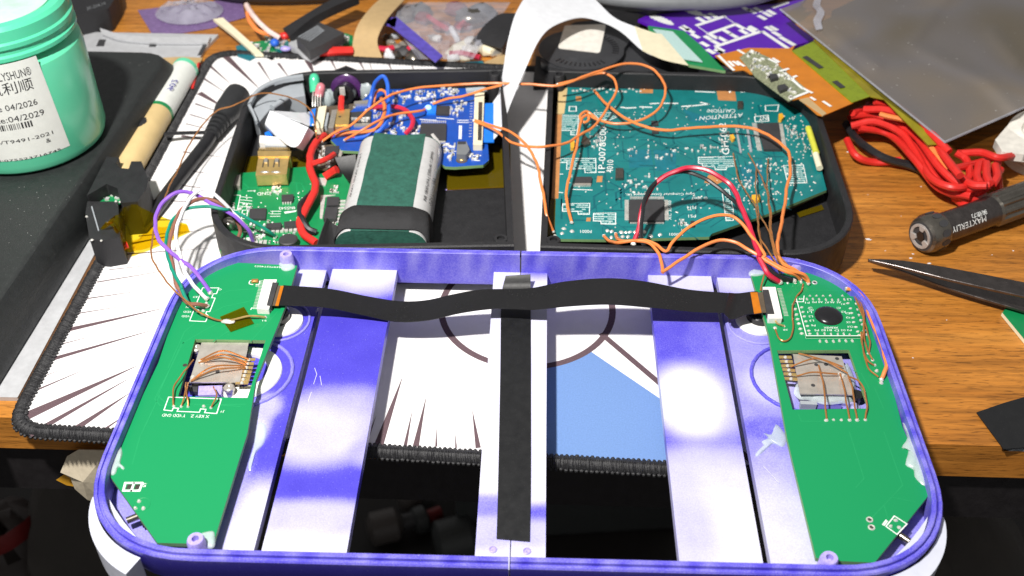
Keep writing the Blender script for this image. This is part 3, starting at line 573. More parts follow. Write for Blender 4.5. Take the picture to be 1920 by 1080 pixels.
obj('trigger_lip', M().strip(pl([(464, 199), (473, 215), (479, 231)], 21.4), pl([(469, 197), (477, 213), (483, 228)], 21.4), 2.0), W_['greyl'], trL)
obj('pivot_pin', M().tube(pl([(510, 202), (538, 183)], 19), 1.5, 10, 1), W_['greyl'], trL)

# ================================================================ BOARDS IN THE SHELL
BZ = 20.6                         # top of both button boards
def chip(parent, quad, ztop, h, m='chip', name='chip', bevel=.12):
    return obj(name, M().prism(pl(quad, ztop), ztop-h, ztop), W_[m], parent, bevel=bevel)
def dots(parent, L, z, r=.5, h=.35, name='solder_dots', m='solder', jit=.15):
    g = M()
    for p in L: g.dot(at(p[0], p[1], z), (p[2] if len(p) > 2 else r)*(1+random.uniform(-jit, jit)), h)
    return obj(name, g, W_[m], parent, kind='stuff')
DOTME = mesh_of(M().dot((0, 0, 0), .62, .45, 9), W_['solder'], name='solder_joint')
def joints(parent, L, z, sc=1):
    for p in L: inst('solder_joint', DOTME, parent, at(p[0], p[1], z), random.uniform(0, 3), (sc*random.uniform(.8, 1.25), sc*random.uniform(.8, 1.2), random.uniform(.9, 1.5)))
def silk(parent, lines, z, wd=.28, name='silkscreen', m='silk'):
    g = M()
    for q in lines: g.line(pl(q, z), wd, .03)
    return obj(name, g, W_[m], parent, smooth=0, kind='stuff')
def letters(parent, L, z, name='lettering', m='silk', h=.05):
    g = M()
    for body, a, b, c in L: g.text(body, at(*a, z), at(*b, z), at(*c, z), h)
    return obj(name, g, W_[m], parent, smooth=0, kind='stuff')
def tracks(parent, L, z, wd=.3, m='greentrace'):
    g = M()
    for q in L: g.line(pl(q, z), wd, .02)
    return obj('track', g, W_[m], parent, smooth=0, kind='stuff')

Lb = [(435, 492), (557, 498), (535, 575), (480, 712), (464, 812), (405, 1002), (400, 1020), (295, 1018), (203, 888), (235, 810), (297, 680), (336, 562), (352, 535)]
Lh = [(366, 636), (498, 638), (464, 746), (334, 743)]
c = at(380, 760, BZ)
bL = thing('button_board', 'long green circuit board inside the left side of the violet shell', 'circuit board', (c.x, c.y, BZ-1.6))
obj('board', M().holed(pl(Lb, BZ), pl(Lh, BZ), BZ-1.6, BZ, 0, 1), [W_['green'], W_['edge']], bL)
K = lambda i, j, L: kc(i, j, L)
silk(bL, [K(0, 2, q) for q in ([(1265, 818), (1660, 833), (1625, 942), (1535, 935), (1545, 910), (1505, 907), (1495, 932), (1328, 925), (1340, 902), (1300, 900), (1290, 922), (1230, 915), (1265, 818)],)] +
     [[(340+x/6.75, 470+y/6.75) for x, y in q] for q in ([(270, 470), (475, 472), (445, 545), (405, 545), (385, 595), (428, 600), (360, 772), (318, 772), (312, 800), (340, 822), (308, 898), (105, 888), (270, 470)], [(855, 420), (865, 385), (880, 380)], [(855, 420), (905, 430)], [(990, 385), (995, 395), (980, 430), (945, 430)], [(880, 745), (890, 725), (935, 730)], [(1110, 760), (1140, 760), (1150, 735)])], BZ, .32)
silk(bL, [K(0, 3, q) for q in ([(940, 382), (1068, 382), (1045, 440), (925, 440), (940, 382)], [(1005, 384), (985, 440)])], BZ, .7)
for x in (968, 1030): obj('header_pad', M().box(at(*K(0, 3, [(x, 411)])[0], BZ+.03), (1.5, 1.9, .08)), W_['gunmetal'], bL, smooth=0)
letters(bL, [('5', K(0, 3, [(1100, 385)])[0], K(0, 3, [(1072, 385)])[0], K(0, 3, [(1095, 412)])[0]),
   ('X KEY Z', K(0, 2, [(1572, 955)])[0], K(0, 2, [(1435, 950)])[0], K(0, 2, [(1566, 975)])[0]), ('Y VDD GND', K(0, 2, [(1395, 948)])[0], K(0, 2, [(1220, 943)])[0], K(0, 2, [(1388, 970)])[0]),
   ('J1', K(0, 2, [(1685, 918)])[0], K(0, 2, [(1660, 917)])[0], K(0, 2, [(1680, 936)])[0]),
   ('VDD', (340+130/6.75, 470+765/6.75), (340+30/6.75, 470+763/6.75), (340+124/6.75, 470+788/6.75)), ('VDD', (340+108/6.75, 470+820/6.75), (340+8/6.75, 470+818/6.75), (340+102/6.75, 470+843/6.75)),
   ('P1', (340+105/6.75, 470+705/6.75), (340+62/6.75, 470+705/6.75), (340+100/6.75, 470+725/6.75)), ('D', (340+205/6.75, 470+578/6.75), (340+150/6.75, 470+578/6.75), (340+198/6.75, 470+598/6.75)), ('C', (340+512/6.75, 470+482/6.75), (340+480/6.75, 470+482/6.75), (340+508/6.75, 470+502/6.75)),
   ('C3', (340+985/6.75, 470+440/6.75), (340+945/6.75, 470+438/6.75), (340+980/6.75, 470+460/6.75)), ('S1', (340+1082/6.75, 470+878/6.75), (340+1028/6.75, 470+878/6.75), (340+1078/6.75, 470+896/6.75)),
   ('2660722Y4602', (340+1290/6.75, 470+205/6.75), (340+930/6.75, 470+188/6.75), (340+1285/6.75, 470+224/6.75))], BZ)
tracks(bL, [[(497, 575), (440, 592), (385, 618), (340, 645), (296, 742), (310, 755), (450, 762)], [(490, 560), (420, 575), (372, 600), (346, 622), (315, 690)], [(500, 540), (430, 545), (395, 560)], [(460, 758), (300, 760), (290, 748), (345, 640)], [(520, 560), (400, 640)], [(248, 870), (262, 820), (300, 740)], [(470, 640), (520, 585)]], BZ, .35)
joints(bL, K(0, 2, [(1303, 886), (1360, 888), (1410, 890), (1528, 888), (1583, 898)])+K(0, 3, [(1043, 520), (1015, 572), (1075, 572)])+[(393, 550), (390, 559), (387, 568), (381, 583), (378, 590), (497, 595)], BZ, 1.05)
obj('via_hole', M().cyl(at(*K(0, 2, [(1470, 886)])[0], 0), .8, BZ-.2, BZ+.04, 12), W_['gunmetal'], bL)
obj('via_ring', M().tube([at(*K(0, 3, [(1062, 545)])[0], BZ)+V((2.6*cos(a), 2.6*sin(a), 0)) for a in [k*pi/10 for k in range(20)]], .12, 5, 1, closed=True), W_['greentrace'], bL)
def fpc_socket(parent, body, slider, z):
    s = obj('ribbon_socket', M().prism(pl(body, z+2.4), z, z+2.4), W_['white'], parent, bevel=.2)
    obj('latch', M().prism(pl(slider, z+2.7), z+.3, z+2.7), W_['chip'], s, bevel=.15)
    return s
sl = fpc_socket(bL, [(495, 524), (519, 524), (504, 580), (481, 579)], [(511, 529), (521, 530), (509, 573), (500, 572)], BZ)
sp = M()
for k in range(20):
    t = k/19; a = at(497-14*t, 527+52*t, BZ); sp.box(a+V((-1.0, 0, .12)), (1.6, .22, .2))
obj('socket_pins', sp, W_['solder'], bL, kind='stuff')
obj('ceramic_capacitor', M().box(at(478, 527, BZ+.5), (2.6, 1.5, 1.1), .1), W_['copper'], bL, bevel=.2)

Rb = [(1408, 514), (1527, 511), (1560, 530), (1600, 550), (1635, 600), (1667, 702), (1692, 800), (1744, 925), (1640, 1055), (1577, 1052), (1530, 1046), (1476, 822), (1441, 625)]
Rh = [(1457, 657), (1592, 656), (1630, 766), (1486, 768)]
c = at(1570, 800, BZ)
bR = thing('button_board', 'long green circuit board with a round black epoxy blob, right side of the violet shell', 'circuit board', (c.x, c.y, BZ-1.6))
obj('board', M().holed(pl(Rb, BZ), pl(Rh, BZ), BZ-1.6, BZ, 0, 1), [W_['green'], W_['edge']], bR)
Z1 = lambda L: [(1480+x/10.2875, 545+y/10.2875) for x, y in L]
Z2 = lambda L: [(1380+x/6.75, 480+y/6.75) for x, y in L]
fpc_socket(bR, [(1430, 538), (1454, 538), (1467, 597), (1441, 597)], [(1430, 543), (1441, 543), (1452, 588), (1438, 588)], BZ)
sp = M()
for k in range(20):
    t = k/19; sp.box(at(1456+13*t, 542+50*t, BZ)+V((1.0, 0, .12)), (1.6, .22, .2))
obj('socket_pins', sp, W_['solder'], bR, kind='stuff')
# chip-on-board module soldered on by its edge pads
mz = BZ+1.0
mod = obj('module_board', M().prism(pl(Z1([(110, 110), (1230, 110), (1420, 880), (330, 880)]), mz), BZ+.02, mz), W_['green'], bR)
obj('epoxy_blob', M().lathe(at(*Z1([(755, 495)])[0], mz-.1), (0, 0, 1), [(5.2, 0), (5.1, .5), (4.5, 1.1), (3.3, 1.6), (1.7, 1.9), (.1, 2.0)], 28), W_['blackgloss'], mod)
silk(mod, [Z1([(130, 140), (330, 870), (1420, 870)]), Z1([(285, 100), (270, 215), (130, 215)])], mz, .32)
silk(bR, [Z1([(150, 230), (325, 915), (1410, 915)])], BZ, .35)
PADME = mesh_of(M().blob((0, 0, 0), .72, .42, .5, 8, 4, .12, zcut=-.2), W_['solder'], name='edge_pad')
padL = [(240, 325), (265, 415), (290, 500), (320, 595), (350, 685), (375, 775), (395, 835)]
padR = [(1130, 245), (1180, 345), (1200, 435), (1230, 525), (1240, 610), (1285, 705), (1320, 790), (1345, 860)]
padT = [(340, 165), (455, 165), (575, 170), (705, 175), (825, 180), (945, 180), (1060, 170)]; padB = [(545, 835), (680, 830), (805, 840), (935, 840), (1050, 835), (1165, 855)]
for p in Z1(padL+padR): inst('edge_pad', PADME, mod, at(*p, mz), random.uniform(-.2, .2))
for p in Z1(padT+padB): inst('edge_pad', PADME, mod, at(*p, mz), pi/2+random.uniform(-.2, .2))
for L, r in (([(85, 260), (115, 360), (140, 465), (160, 555), (185, 640), (215, 740), (240, 830)], 0), ([(1275, 260), (1300, 370), (1335, 475), (1375, 575), (1415, 655), (1445, 770), (1485, 850)], 0), ([(400, 115), (525, 112), (655, 115), (790, 108), (1025, 110)], pi/2), ([(590, 975), (715, 980), (850, 980), (965, 965), (1090, 970), (1215, 970)], pi/2)):
    for p in Z1(L): inst('edge_pad', PADME, bR, at(*p, BZ), r+random.uniform(-.3, .3), (1.15, 1.25, 1.2))
tx = []
for x, y, s_ in ((345, 232, 'P1'), (480, 222, 'P0'), (600, 222, 'A8'), (725, 228, 'A7'), (830, 228, 'A6'), (955, 226, 'A5'), (1150, 170, 'L2'), (225, 160, 'V8'), (395, 330, 'UP'), (420, 372, 'MO'), (390, 415, 'L1'), (410, 500, 'L2'), (430, 580, 'L3'), (460, 672, 'P6'), (525, 765, 'P5'), (655, 765, 'B2'), (775, 765, 'B1'), (910, 770, 'D'), (1035, 765, 'D2'), (1155, 762, 'P3'), (1040, 260, 'X1'), (950, 335, 'C'), (1040, 410, 'K2'), (1120, 437, 'D'), (1130, 520, 'Q'), (1135, 610, 'CK'), (1170, 698, 'CLK')):
    w2 = 42 if len(s_) < 3 else 60; tx.append((s_, Z1([(x+w2, y-17)])[0], Z1([(x-w2, y-17)])[0], Z1([(x+w2+3, y+17)])[0]))
tx.append(('XK8ABX', Z1([(940, 698)])[0], Z1([(660, 698)])[0], Z1([(948, 735)])[0]))
letters(mod, tx, mz)
silk(bR, [Z2([(915, 0)]) and K(3, 3, q) for q in ([(948, 630), (1042, 690), (968, 768), (885, 708), (948, 630)], [(885, 660), (860, 695)], [(895, 668), (872, 700)])], BZ, .35)
letters(bR, [('S8', Z2([(655, 925)])[0], Z2([(600, 925)])[0], Z2([(652, 945)])[0]), ('J2', Z2([(592, 470)])[0], Z2([(555, 470)])[0], Z2([(590, 440)])[0]), ('S1', Z2([(712, 470)])[0], Z2([(660, 470)])[0], Z2([(708, 450)])[0])], BZ)
joints(bR, Z2([(570, 348), (655, 338), (745, 340), (825, 335), (912, 345), (605, 888), (495, 910)])+K(3, 2, [(437, 992), (612, 990), (668, 990), (730, 988), (755, 490), (785, 540), (800, 580), (815, 622), (850, 690), (850, 712)])+K(3, 3, [(958, 662), (920, 708), (984, 716)]), BZ, 1.05)
joints(bR, K(3, 2, [(492, 990), (550, 990)]), BZ, .75)
for q in K(3, 3, [(762, 658), (776, 716)])+Z2([(995, 338)]):
    a = at(*q, BZ); obj('via_ring', M().tube([a+V((.85*cos(t), .85*sin(t), .05)) for t in [k*pi/7 for k in range(14)]], .25, 5, 1, closed=True), W_['solder'], bR); obj('via_hole', M().cyl(a, .65, BZ-.2, BZ+.04, 10), W_['gunmetal'], bR)
tracks(bR, [K(3, 3, q) for q in ([(610, 0), (720, 350), (660, 415)], [(870, 0), (1010, 400), (870, 550), (780, 640)], [(870, 550), (900, 650)], [(930, 488), (1100, 525)])]+[K(3, 2, q) for q in ([(230, 950), (250, 1000), (420, 1000)], [(800, 750), (870, 910)], [(640, 620), (700, 640), (760, 760)])]+[Z2(q) for q in ([(700, 430), (1380, 440)], [(560, 560), (700, 500), (760, 400)], [(640, 700), (760, 920), (760, 1000)])], BZ, .3)

# hot glue over the board edges
C3 = lambda L: kc(0, 3, L)
for k_, (out_, lab, hh) in enumerate(((C3([(900, 105), (920, 160), (905, 235), (936, 270), (922, 285), (890, 265), (870, 310), (840, 328), (812, 300), (812, 258), (850, 180)]), 'milky smear of hot glue on the left edge of the left green board', .9),
    ([(340+x/6.75, 470+y/6.75) for x, y in ((1235, 160), (1258, 230), (1310, 262), (1400, 245), (1445, 205), (1400, 165), (1320, 145))], 'milky hot glue round the violet post at the top of the left green board', 1.0),
    (kc(3, 3, [(1010, -70), (1045, 40), (1000, 115), (1052, 140), (1028, 245), (1090, 285), (1100, 340), (1150, 395), (1200, 414), (1232, 390), (1205, 250), (1160, 120), (1110, 0), (1070, -60)]), 'long milky streak of hot glue on the right edge of the right green board', 1.1),
    (Z2([(160, 230), (185, 252), (250, 258), (340, 242), (362, 215), (310, 190), (230, 178), (168, 200)]), 'frosty hot glue at the top left corner of the right green board', .9),
    (C3([(1500, 770), (1560, 748), (1605, 748), (1614, 800), (1606, 862), (1562, 872), (1530, 830)]), 'hot glue beside the violet post at the bottom of the left green board', .9))):
    obj('glue_blob', glue_patch(out_, BZ-.05, hh, 10+k_), W_['glue'], label=lab, cat='glue')

# little tact switches poking out of the boards towards the shoulder buttons
for (a, b, lab, zz) in ((K(0, 3, [(1040, 630)])[0], K(0, 3, [(950, 665)])[0], 'small black switch plunger under the lower corner of the left green board', 18.6), (K(3, 3, [(975, 765)])[0], K(3, 3, [(1060, 822)])[0], 'small black switch plunger under the lower corner of the right green board', 18.6)):
    p, q = at(*a, zz), at(*b, zz); t = thing('tact_switch', lab, 'switch', (p.x, p.y, zz-3), 'shoulder switches')
    d = (q-p).normalized(); obj('switch_body', M().box(p-d*3+V((0, 0, -1.2)), (6, 6, 3), atan2(d.y, d.x)), W_['chip'], t, bevel=.2); obj('plunger', M().tube([p-d, q], 1.1, 10, 1), W_['gunmetal'], t)

# ---------------------------------------------------------------- thumbstick modules in the board windows
def stick(lab, quad, pins, screws, zp, mt, extra):
    c = at(*quad[0], zp); t = thing('thumbstick_module', lab, 'joystick', (c.x, c.y, FZ1-.6), 'thumbstick modules')
    pg = M().prism(pl(quad, zp), zp-.5, zp); obj('metal_cover', pg, W_[mt], t, bevel=.25)
    cen = sum((V((q[0], q[1], 0)) for q in quad), V((0, 0, 0)))/4
    obj('stick_base', M().prism(pl([lerp(V((q[0], q[1], 0)), cen, .04)[:2] for q in quad], zp-.6), FZ1-.5, zp-.6), W_['gunmetal'], t, bevel=.3)
    for q in pins: 
        inst('contact_tab', TABME, t, at(*q, zp-.2), random.uniform(-.1, .1)); inst('solder_joint', DOTME, t, at(*q, zp+.15), 0, (1.1, 1.1, 1.4))
    for x, y, r, m2 in screws:
        a = at(x, y, zp-1); obj('screw', M().lathe((a.x, a.y, FZ1-.4), (0, 0, 1), [(r*.8, 0), (r*.8, zp-FZ1-1.5), (r, zp-FZ1-1.5), (r, zp-FZ1-.3), (r*.75, zp-FZ1+.1), (r*.3, zp-FZ1+.1), (.05, zp-FZ1-.3)], 16), W_[m2], t)
    for L in extra['holes']:
        a = at(*L, zp); obj('hole', M().cyl(a, .75, zp-.2, zp+.05, 10), W_['chip'], t)
    return t
TABME = mesh_of(M().box((0, 0, 0), (4.4, 1.35, .35)), W_['gold'], name='contact_tab')
sL = stick('thumbstick module with a dull nickel cover in the window of the left green board', K(0, 2, [(1512, 408), (1865, 410), (1800, 705), (1418, 706)]), K(0, 2, [(1868, 538), (1858, 568), (1850, 598), (1842, 628), (1833, 657), (1825, 686), (1815, 712)]), [(*K(0, 2, [(1473, 452)])[0], 1.9, 'plate'), (*K(0, 2, [(1718, 748)])[0], 1.9, 'plate')], 19.4, 'plate', {'holes': K(0, 2, [(1632, 630)])})
obj('violet_block', M().prism(pl(K(0, 2, [(1490, 735), (1668, 730), (1655, 800), (1485, 805)]), 17.5), FZ1-.5, 17.5), W_['post'], sL, bevel=.4)
obj('side_clip', M().prism(pl(K(0, 2, [(1420, 730), (1485, 728), (1480, 780), (1415, 770)]), 16.5), FZ1-.5, 16.5), W_['chip'], sL, bevel=.3)
sR = stick('thumbstick module with a tan toned nickel cover in the window of the right green board', K(3, 2, [(188, 495), (552, 512), (645, 800), (240, 792)]), K(3, 2, [(130, 520), (138, 552), (147, 584), (156, 616), (165, 648), (172, 682)]), [(*K(3, 2, [(205, 482)])[0], 2.2, 'blackgloss'), (*K(3, 2, [(668, 800)])[0], 2.2, 'blackgloss')], 19.4, 'plate', {'holes': K(3, 2, [(518, 530), (435, 574), (338, 730), (362, 576)])})
gg = glue_patch(K(3, 2, [(225, 715), (250, 790), (400, 812), (560, 815), (640, 800), (655, 700), (600, 560), (625, 690), (640, 850), (560, 862), (440, 872), (370, 857), (300, 838), (240, 832), (195, 790), (205, 735)]), 16.6, 1.6, 31)
obj('glue_bed', gg, W_['glue'], sR)
obj('side_clip', M().prism(pl(K(3, 2, [(240, 845), (365, 850), (370, 875), (245, 870)]), 17), FZ1-.5, 17), W_['greyl'], sR, bevel=.2)
a = at(*K(3, 2, [(640, 885)])[0], 17); obj('screw_eye', M().lathe((a.x, a.y, FZ1-.4), (0, 0, 1), [(2.2, 0), (2.2, 2.2), (1.2, 2.3), (1.0, 1.2), (.1, 1.2)], 16), W_['gluev'], sR)
chip(sR, K(3, 2, [(375, 875), (555, 880), (550, 905), (370, 905)]), 15.6, 1.0, 'inkb', 'violet_block')

def wire(name, lab, pts, r, m, cat='wire', group=None, tip=0, n=7, sub=6):
    P = [at(*p) for p in pts]; Q_ = spline(P, sub); R_ = random.Random(len(lab)*7+int(pts[0][0])); ph = [R_.uniform(0, 6) for _ in range(6)]; L_ = 0; J_ = []
    for i_, q_ in enumerate(Q_):          # slight irregular waviness, none at the ends
        if i_: L_ += (q_-Q_[i_-1]).length
        e_ = min(1, i_/4, (len(Q_)-1-i_)/4)*.15
        J_.append(q_+V((sin(L_*.31+ph[0])+.6*sin(L_*.83+ph[1]), sin(L_*.27+ph[2])+.6*sin(L_*.71+ph[3]), sin(L_*.23+ph[4])))*e_)
    g = M().tube(J_, r, n, 1); mats = [W_[m]]
    if tip:
        for e, f in ((P[0], P[1]), (P[-1], P[-2])): g.blob(e, r*1.25, r*1.25, r*1.1, 7, 4, .2, mi=1)
        mats.append(W_['solder'])
    return obj(name, g, mats, label=lab, cat=cat, group=group)
# enamelled wires on the thumbsticks
pinsL = K(0, 2, [(1868, 538), (1858, 568), (1850, 598), (1842, 628)])
for i, (a, mid, b) in enumerate((((1500, 540), (1670, 470), (1868, 535)), ((1505, 555), (1660, 495), (1858, 560)), ((1490, 560), (1670, 520), (1850, 575)), ((1440, 690), (1600, 590), (1845, 580)), ((1430, 700), (1620, 605), (1842, 600)))):
    q = K(0, 2, [a, mid, b]); wire('copper_wire', ['topmost fine copper wire arching over the left thumbstick cover', 'second fine copper wire from the top over the left thumbstick cover', 'middle fine copper wire over the left thumbstick cover', 'fourth fine copper wire from the top over the left thumbstick cover', 'lowest fine copper wire arching over the left thumbstick cover'][i], [(*q[0], 19.8), (*q[1], 22.2), (*q[2], 20)], .32, 'copper', group='fine wires on the left thumbstick')
for i, L in enumerate((((1450, 540), (1370, 640), (1300, 760), (1300, 880)), ((1395, 710), (1385, 790), (1360, 884)), ((1410, 710), (1400, 800), (1412, 886)), ((1600, 740), (1620, 810), (1585, 895)))):
    q = K(0, 2, L); wire('copper_wire', ['long fine copper wire left of the left thumbstick down to the pin row', 'left one of two close copper wires running down from the left thumbstick', 'right one of two close copper wires running down from the left thumbstick', 'short copper wire at the right end of the pin row under the left thumbstick'][i], [(*p, 19.8 if k == 0 else (21 if k == len(q)-1 else 22.5)) for k, p in enumerate(q)], .28, 'copper', group='fine wires on the left thumbstick')
for i, L in enumerate((((230, 490), (420, 540), (600, 640)), ((175, 590), (300, 540), (400, 530), (560, 590)), ((215, 660), (360, 630), (520, 645)), ((380, 580), (410, 700), (440, 985)), ((540, 640), (580, 800), (612, 985)), ((600, 650), (640, 800), (668, 985)), ((600, 660), (700, 720), (740, 880), (730, 985)))):
    q = K(3, 2, L); n_ = len(q); wire('copper_wire', ['bright copper wire crossing the top of the right thumbstick cover', 'second copper wire from the top over the right thumbstick cover', 'nearly level copper wire across the middle of the right thumbstick cover', 'leftmost upright copper wire below the right thumbstick', 'second upright copper wire from the left below the right thumbstick', 'third upright copper wire from the left below the right thumbstick', 'curved copper wire at the right of the right thumbstick'][i], [(*p, 20 if k == 0 else (20.9 if k == n_-1 else 22)) for k, p in enumerate(q)], .3, 'copper', group='fine wires on the right thumbstick')
joints(sL, K(0, 2, [(1500, 548), (1515, 560), (1445, 668)]), 19.5, 1.3); joints(sR, K(3, 2, [(540, 640), (565, 655), (550, 672)]), 19.5, 1.2)

# ---------------------------------------------------------------- black flat cable between the two boards
topE = [(531, 535, 22.2), (545, 536, 22.6), (620, 542, 23.5), (690, 556, 22.5), (750, 565, 22), (800, 563, 22.5), (850, 552, 24), (905, 543, 25), (990, 541, 25.5), (1060, 528, 27.5), (1140, 522, 28), (1210, 528, 27), (1290, 543, 25), (1370, 550, 23.5)]
botE = [(522, 573, 22.2), (535, 573, 22.4), (610, 577, 23.5), (680, 591, 22.5), (740, 603, 22), (800, 601, 22.5), (865, 587, 24), (930, 579, 25), (1000, 581, 25.5), (1060, 575, 27.5), (1140, 571, 28), (1220, 577, 27), (1300, 585, 25), (1362, 587, 23.5)]
RZ_ = [(515, 22.5), (560, 22), (620, 21.6), (690, 17.8), (740, 16), (790, 16.2), (850, 19.6), (905, 22), (990, 22.4), (1060, 25), (1140, 26.6), (1210, 25.4), (1290, 22.6), (1370, 22)]
def rbz(x):
    for (a, za), (b, zb) in zip(RZ_, RZ_[1:]):
        if x <= b: return za+(zb-za)*max(0, (x-a)/(b-a))
    return RZ_[-1][1]
topE = [(p[0], p[1], rbz(p[0])) for p in topE]; botE = [(p[0], p[1], rbz(p[0])) for p in botE]
rb = thing('ribbon_cable', 'black flat ribbon cable spanning the gap between the two green boards', 'cable', at(960, 560, 22))
obj('cable_band', M().strip([at(*p) for p in topE], [at(*p) for p in botE], .22, sub=6), W_['ribbon'], rb)
obj('cable_band', M().strip(pl([(1366, 549, 23.3), (1385, 550, 21.5), (1410, 547, 22.2), (1421, 547, 22.5)]), pl([(1358, 588, 23.3), (1372, 599, 21.2), (1400, 590, 22.2), (1428, 588, 22.5)]), .22), W_['ribbon'], rb)
for q, w2, nm in (([(526, 536), (532, 536), (522, 573), (516, 573)], 0, 's'), ([(1407, 548), (1420, 548), (1428, 586), (1414, 588)], 0, 's')):
    obj('amber_end', M().plate(pl(q, 22.75), .2), W_['stiff'], rb)
for q in ([(519, 535), (526.5, 535.5), (516.5, 573), (509, 573)], [(1419.5, 548), (1432, 548), (1440, 586), (1427.5, 586)]): obj('contact_end', M().plate(pl(q, 22.7), .2), W_['brownpcb'], rb)
# amber tape and wire on the left board
obj('amber_tape_patch', M().plate(pl([(412, 594, 21), (457, 575, 21.2), (476, 606, 21.1), (432, 622, 21)]), .08), W_['kapton'], label='small amber tape patch holding a wire on the left green board', cat='tape')

# ================================================================ LEFT TRAY CONTENTS
def F(ox, oy, k, L): return [(ox+p[0]/k, oy+p[1]/k)+tuple(p[2:]) for p in L]
A7 = lambda L: F(460, 130, 5.4, L)       # close looks at the photograph
A1 = lambda L: F(560, 130, 8.0, L)
A2 = lambda L: F(780, 150, 6.353, L)
A3 = lambda L: F(410, 260, 5.143, L)
def part(parent, name, quad, z0, z1, m, bevel=.15, label=None):
    return obj(name, M().prism(pl(quad, z1), z0, z1), W_[m], parent, bevel=bevel, label=label)
def rnd_in(poly, n, seed):
    R = random.Random(seed); xs = [p[0] for p in poly]; ys = [p[1] for p in poly]; out = []
    while len(out) < n:
        x, y = R.uniform(min(xs), max(xs)), R.uniform(min(ys), max(ys)); c = False
        for (x1, y1), (x2, y2) in zip(poly, poly[1:]+poly[:1]):
            if (y1 > y) != (y2 > y) and x < (x2-x1)*(y-y1)/(y2-y1)+x1: c = not c
        if c: out.append((x, y))
    return out
def smd(parent, poly, n, z, seed, sz=(1.4, .8), rot=0):   # tiny surface-mount parts, solder ends and bodies
    R = random.Random(seed); g = M()
    for x, y in rnd_in(poly, n, seed):
        a = at(x, y, z); r = rot+R.choice((0, pi/2)); l, w2 = sz[0]*R.uniform(.7, 1.3), sz[1]*R.uniform(.8, 1.2); h = R.uniform(.4, .9)
        u = V((cos(r), sin(r), 0))
        g.box(a+V((0, 0, h/2)), (l*.55, w2, h), r, R.choice((1, 1, 2, 3))); g.box(a+u*l*.4+V((0, 0, h/2)), (l*.3, w2*1.05, h*1.03), r, 0); g.box(a-u*l*.4+V((0, 0, h/2)), (l*.3, w2*1.05, h*1.03), r, 0)
    return obj('surface_mount_part', g, [W_['solder'], W_['silk'], W_['gunmetal'], W_['greyl']], parent, smooth=0, kind='stuff')
def pins(parent, a, b, n, z, size, rot=0, m='solder', name='chip_pins'):
    g = M(); A, B = at(*a, z), at(*b, z); d = (B-A); r = atan2(d.y, d.x)+rot
    for k in range(n): g.box(A.lerp(B, (k+.5)/n), size, r)
    return obj(name, g, W_[m], parent, smooth=0, kind='stuff')

# amber tape on the tray floor
obj('amber_tape_band', M().plate(pl([(838, 284), (905, 270), (957, 268), (957, 351), (838, 356)], 5.7), .12), W_['kaptond'], label='dark amber tape band across the bare floor of the left black tray', cat='tape')
obj('amber_tape_band', M().plate(pl([(448, 296), (575, 280), (590, 320), (440, 330)], 5.7), .12), W_['kaptond'], label='dark amber tape under the gold video plug in the left black tray', cat='tape')
obj('violet_smear', M().line(pl([(836, 356), (900, 353), (954, 350)], 5.3), 1.0, .12), W_['post'], trL, smooth=0)

# green power board
gz = 8.2
PB = [(434, 326), (480, 322), (484, 331), (536, 332), (542, 315), (581, 312), (584, 318), (600, 318), (662, 330), (668, 470), (412, 470), (420, 400)]
c = at(520, 400, gz); pb = thing('power_board', 'bright green power circuit board with black chips at the front of the left tray', 'circuit board', (c.x, c.y, 5.3))
obj('board', M().prism(pl(PB, gz), gz-1.6, gz, 0, 1), [W_['green2'], W_['edge']], pb)
obj('board_standoff', M().cyl(at(470, 400, 5), 2, 5.2, gz-1.6, 10), W_['white'], pb)
q = part(pb, 'usb_port', A3([(105, 350), (210, 345), (205, 455), (88, 440)]), gz, gz+2.6, 'plate'); part(q, 'port_lip', A3([(92, 352), (112, 350), (100, 442), (80, 440)]), gz+.2, gz+2.9, 'plate')
chp = [(A3([(606, 540), (722, 535), (715, 592), (606, 598)]), 1.6), (A3([(300, 675), (460, 668), (452, 772), (292, 770)]), 1.1), (A3([(462, 815), (605, 808), (600, 855), (452, 858)]), 2.2), (A3([(630, 800), (755, 790), (750, 838), (630, 846)]), 2.2), (A3([(1045, 558), (1165, 562), (1155, 640), (1035, 645)]), 2.2), (A3([(1032, 660), (1150, 660), (1130, 775), (1008, 770)]), 2.2), (A3([(615, 940), (680, 940), (675, 972), (610, 972)]), 1.4)]
for qd, h in chp: chip(pb, qd, gz+h, h)
pins(pb, *A3([(612, 615), (708, 615)]), 4, gz+.4, (.6, 2.0, .8)); pins(pb, *A3([(505, 890), (760, 875)]), 6, gz+.4, (1.4, 2.6, .7)); pins(pb, *A3([(1190, 590), (1180, 790)]), 6, gz+.4, (1.3, 3.2, .7), 0)
pins(pb, *A3([(400, 412), (600, 400)]), 11, gz+.15, (.35, 2.2, .3)); pins(pb, *A3([(255, 1010), (470, 1000)]), 5, gz+.4, (1.4, 2.4, .7))
obj('crystal', M().lathe(at(*A3([(105, 850)])[0], gz), (0, 0, 1), [(2.6, 0), (2.6, 3.2), (2.2, 3.6)], 14), W_['plate'], pb); obj('trimmer', M().cyl(at(*A3([(110, 905)])[0], 0), 2.6, gz, gz+2.4, 14), W_['gunmetal'], pb)
obj('electrolytic_can', M().lathe(at(*A3([(680, 1030)])[0], gz), (0, 0, 1), [(4, 0), (4, 3.2), (3.5, 3.6)], 18), W_['chip'], pb)
part(pb, 'tinned_pad', A3([(950, 375), (1050, 380), (1030, 450), (945, 440)]), gz, gz+.5, 'solder'); part(pb, 'tinned_pad', A3([(985, 545), (1130, 540), (1030, 560), (1000, 770), (975, 765)]), gz, gz+.35, 'solder')
part(pb, 'ink_smudge', A3([(630, 705), (755, 690), (740, 705), (640, 722)]), gz, gz+.05, 'silk', 0)
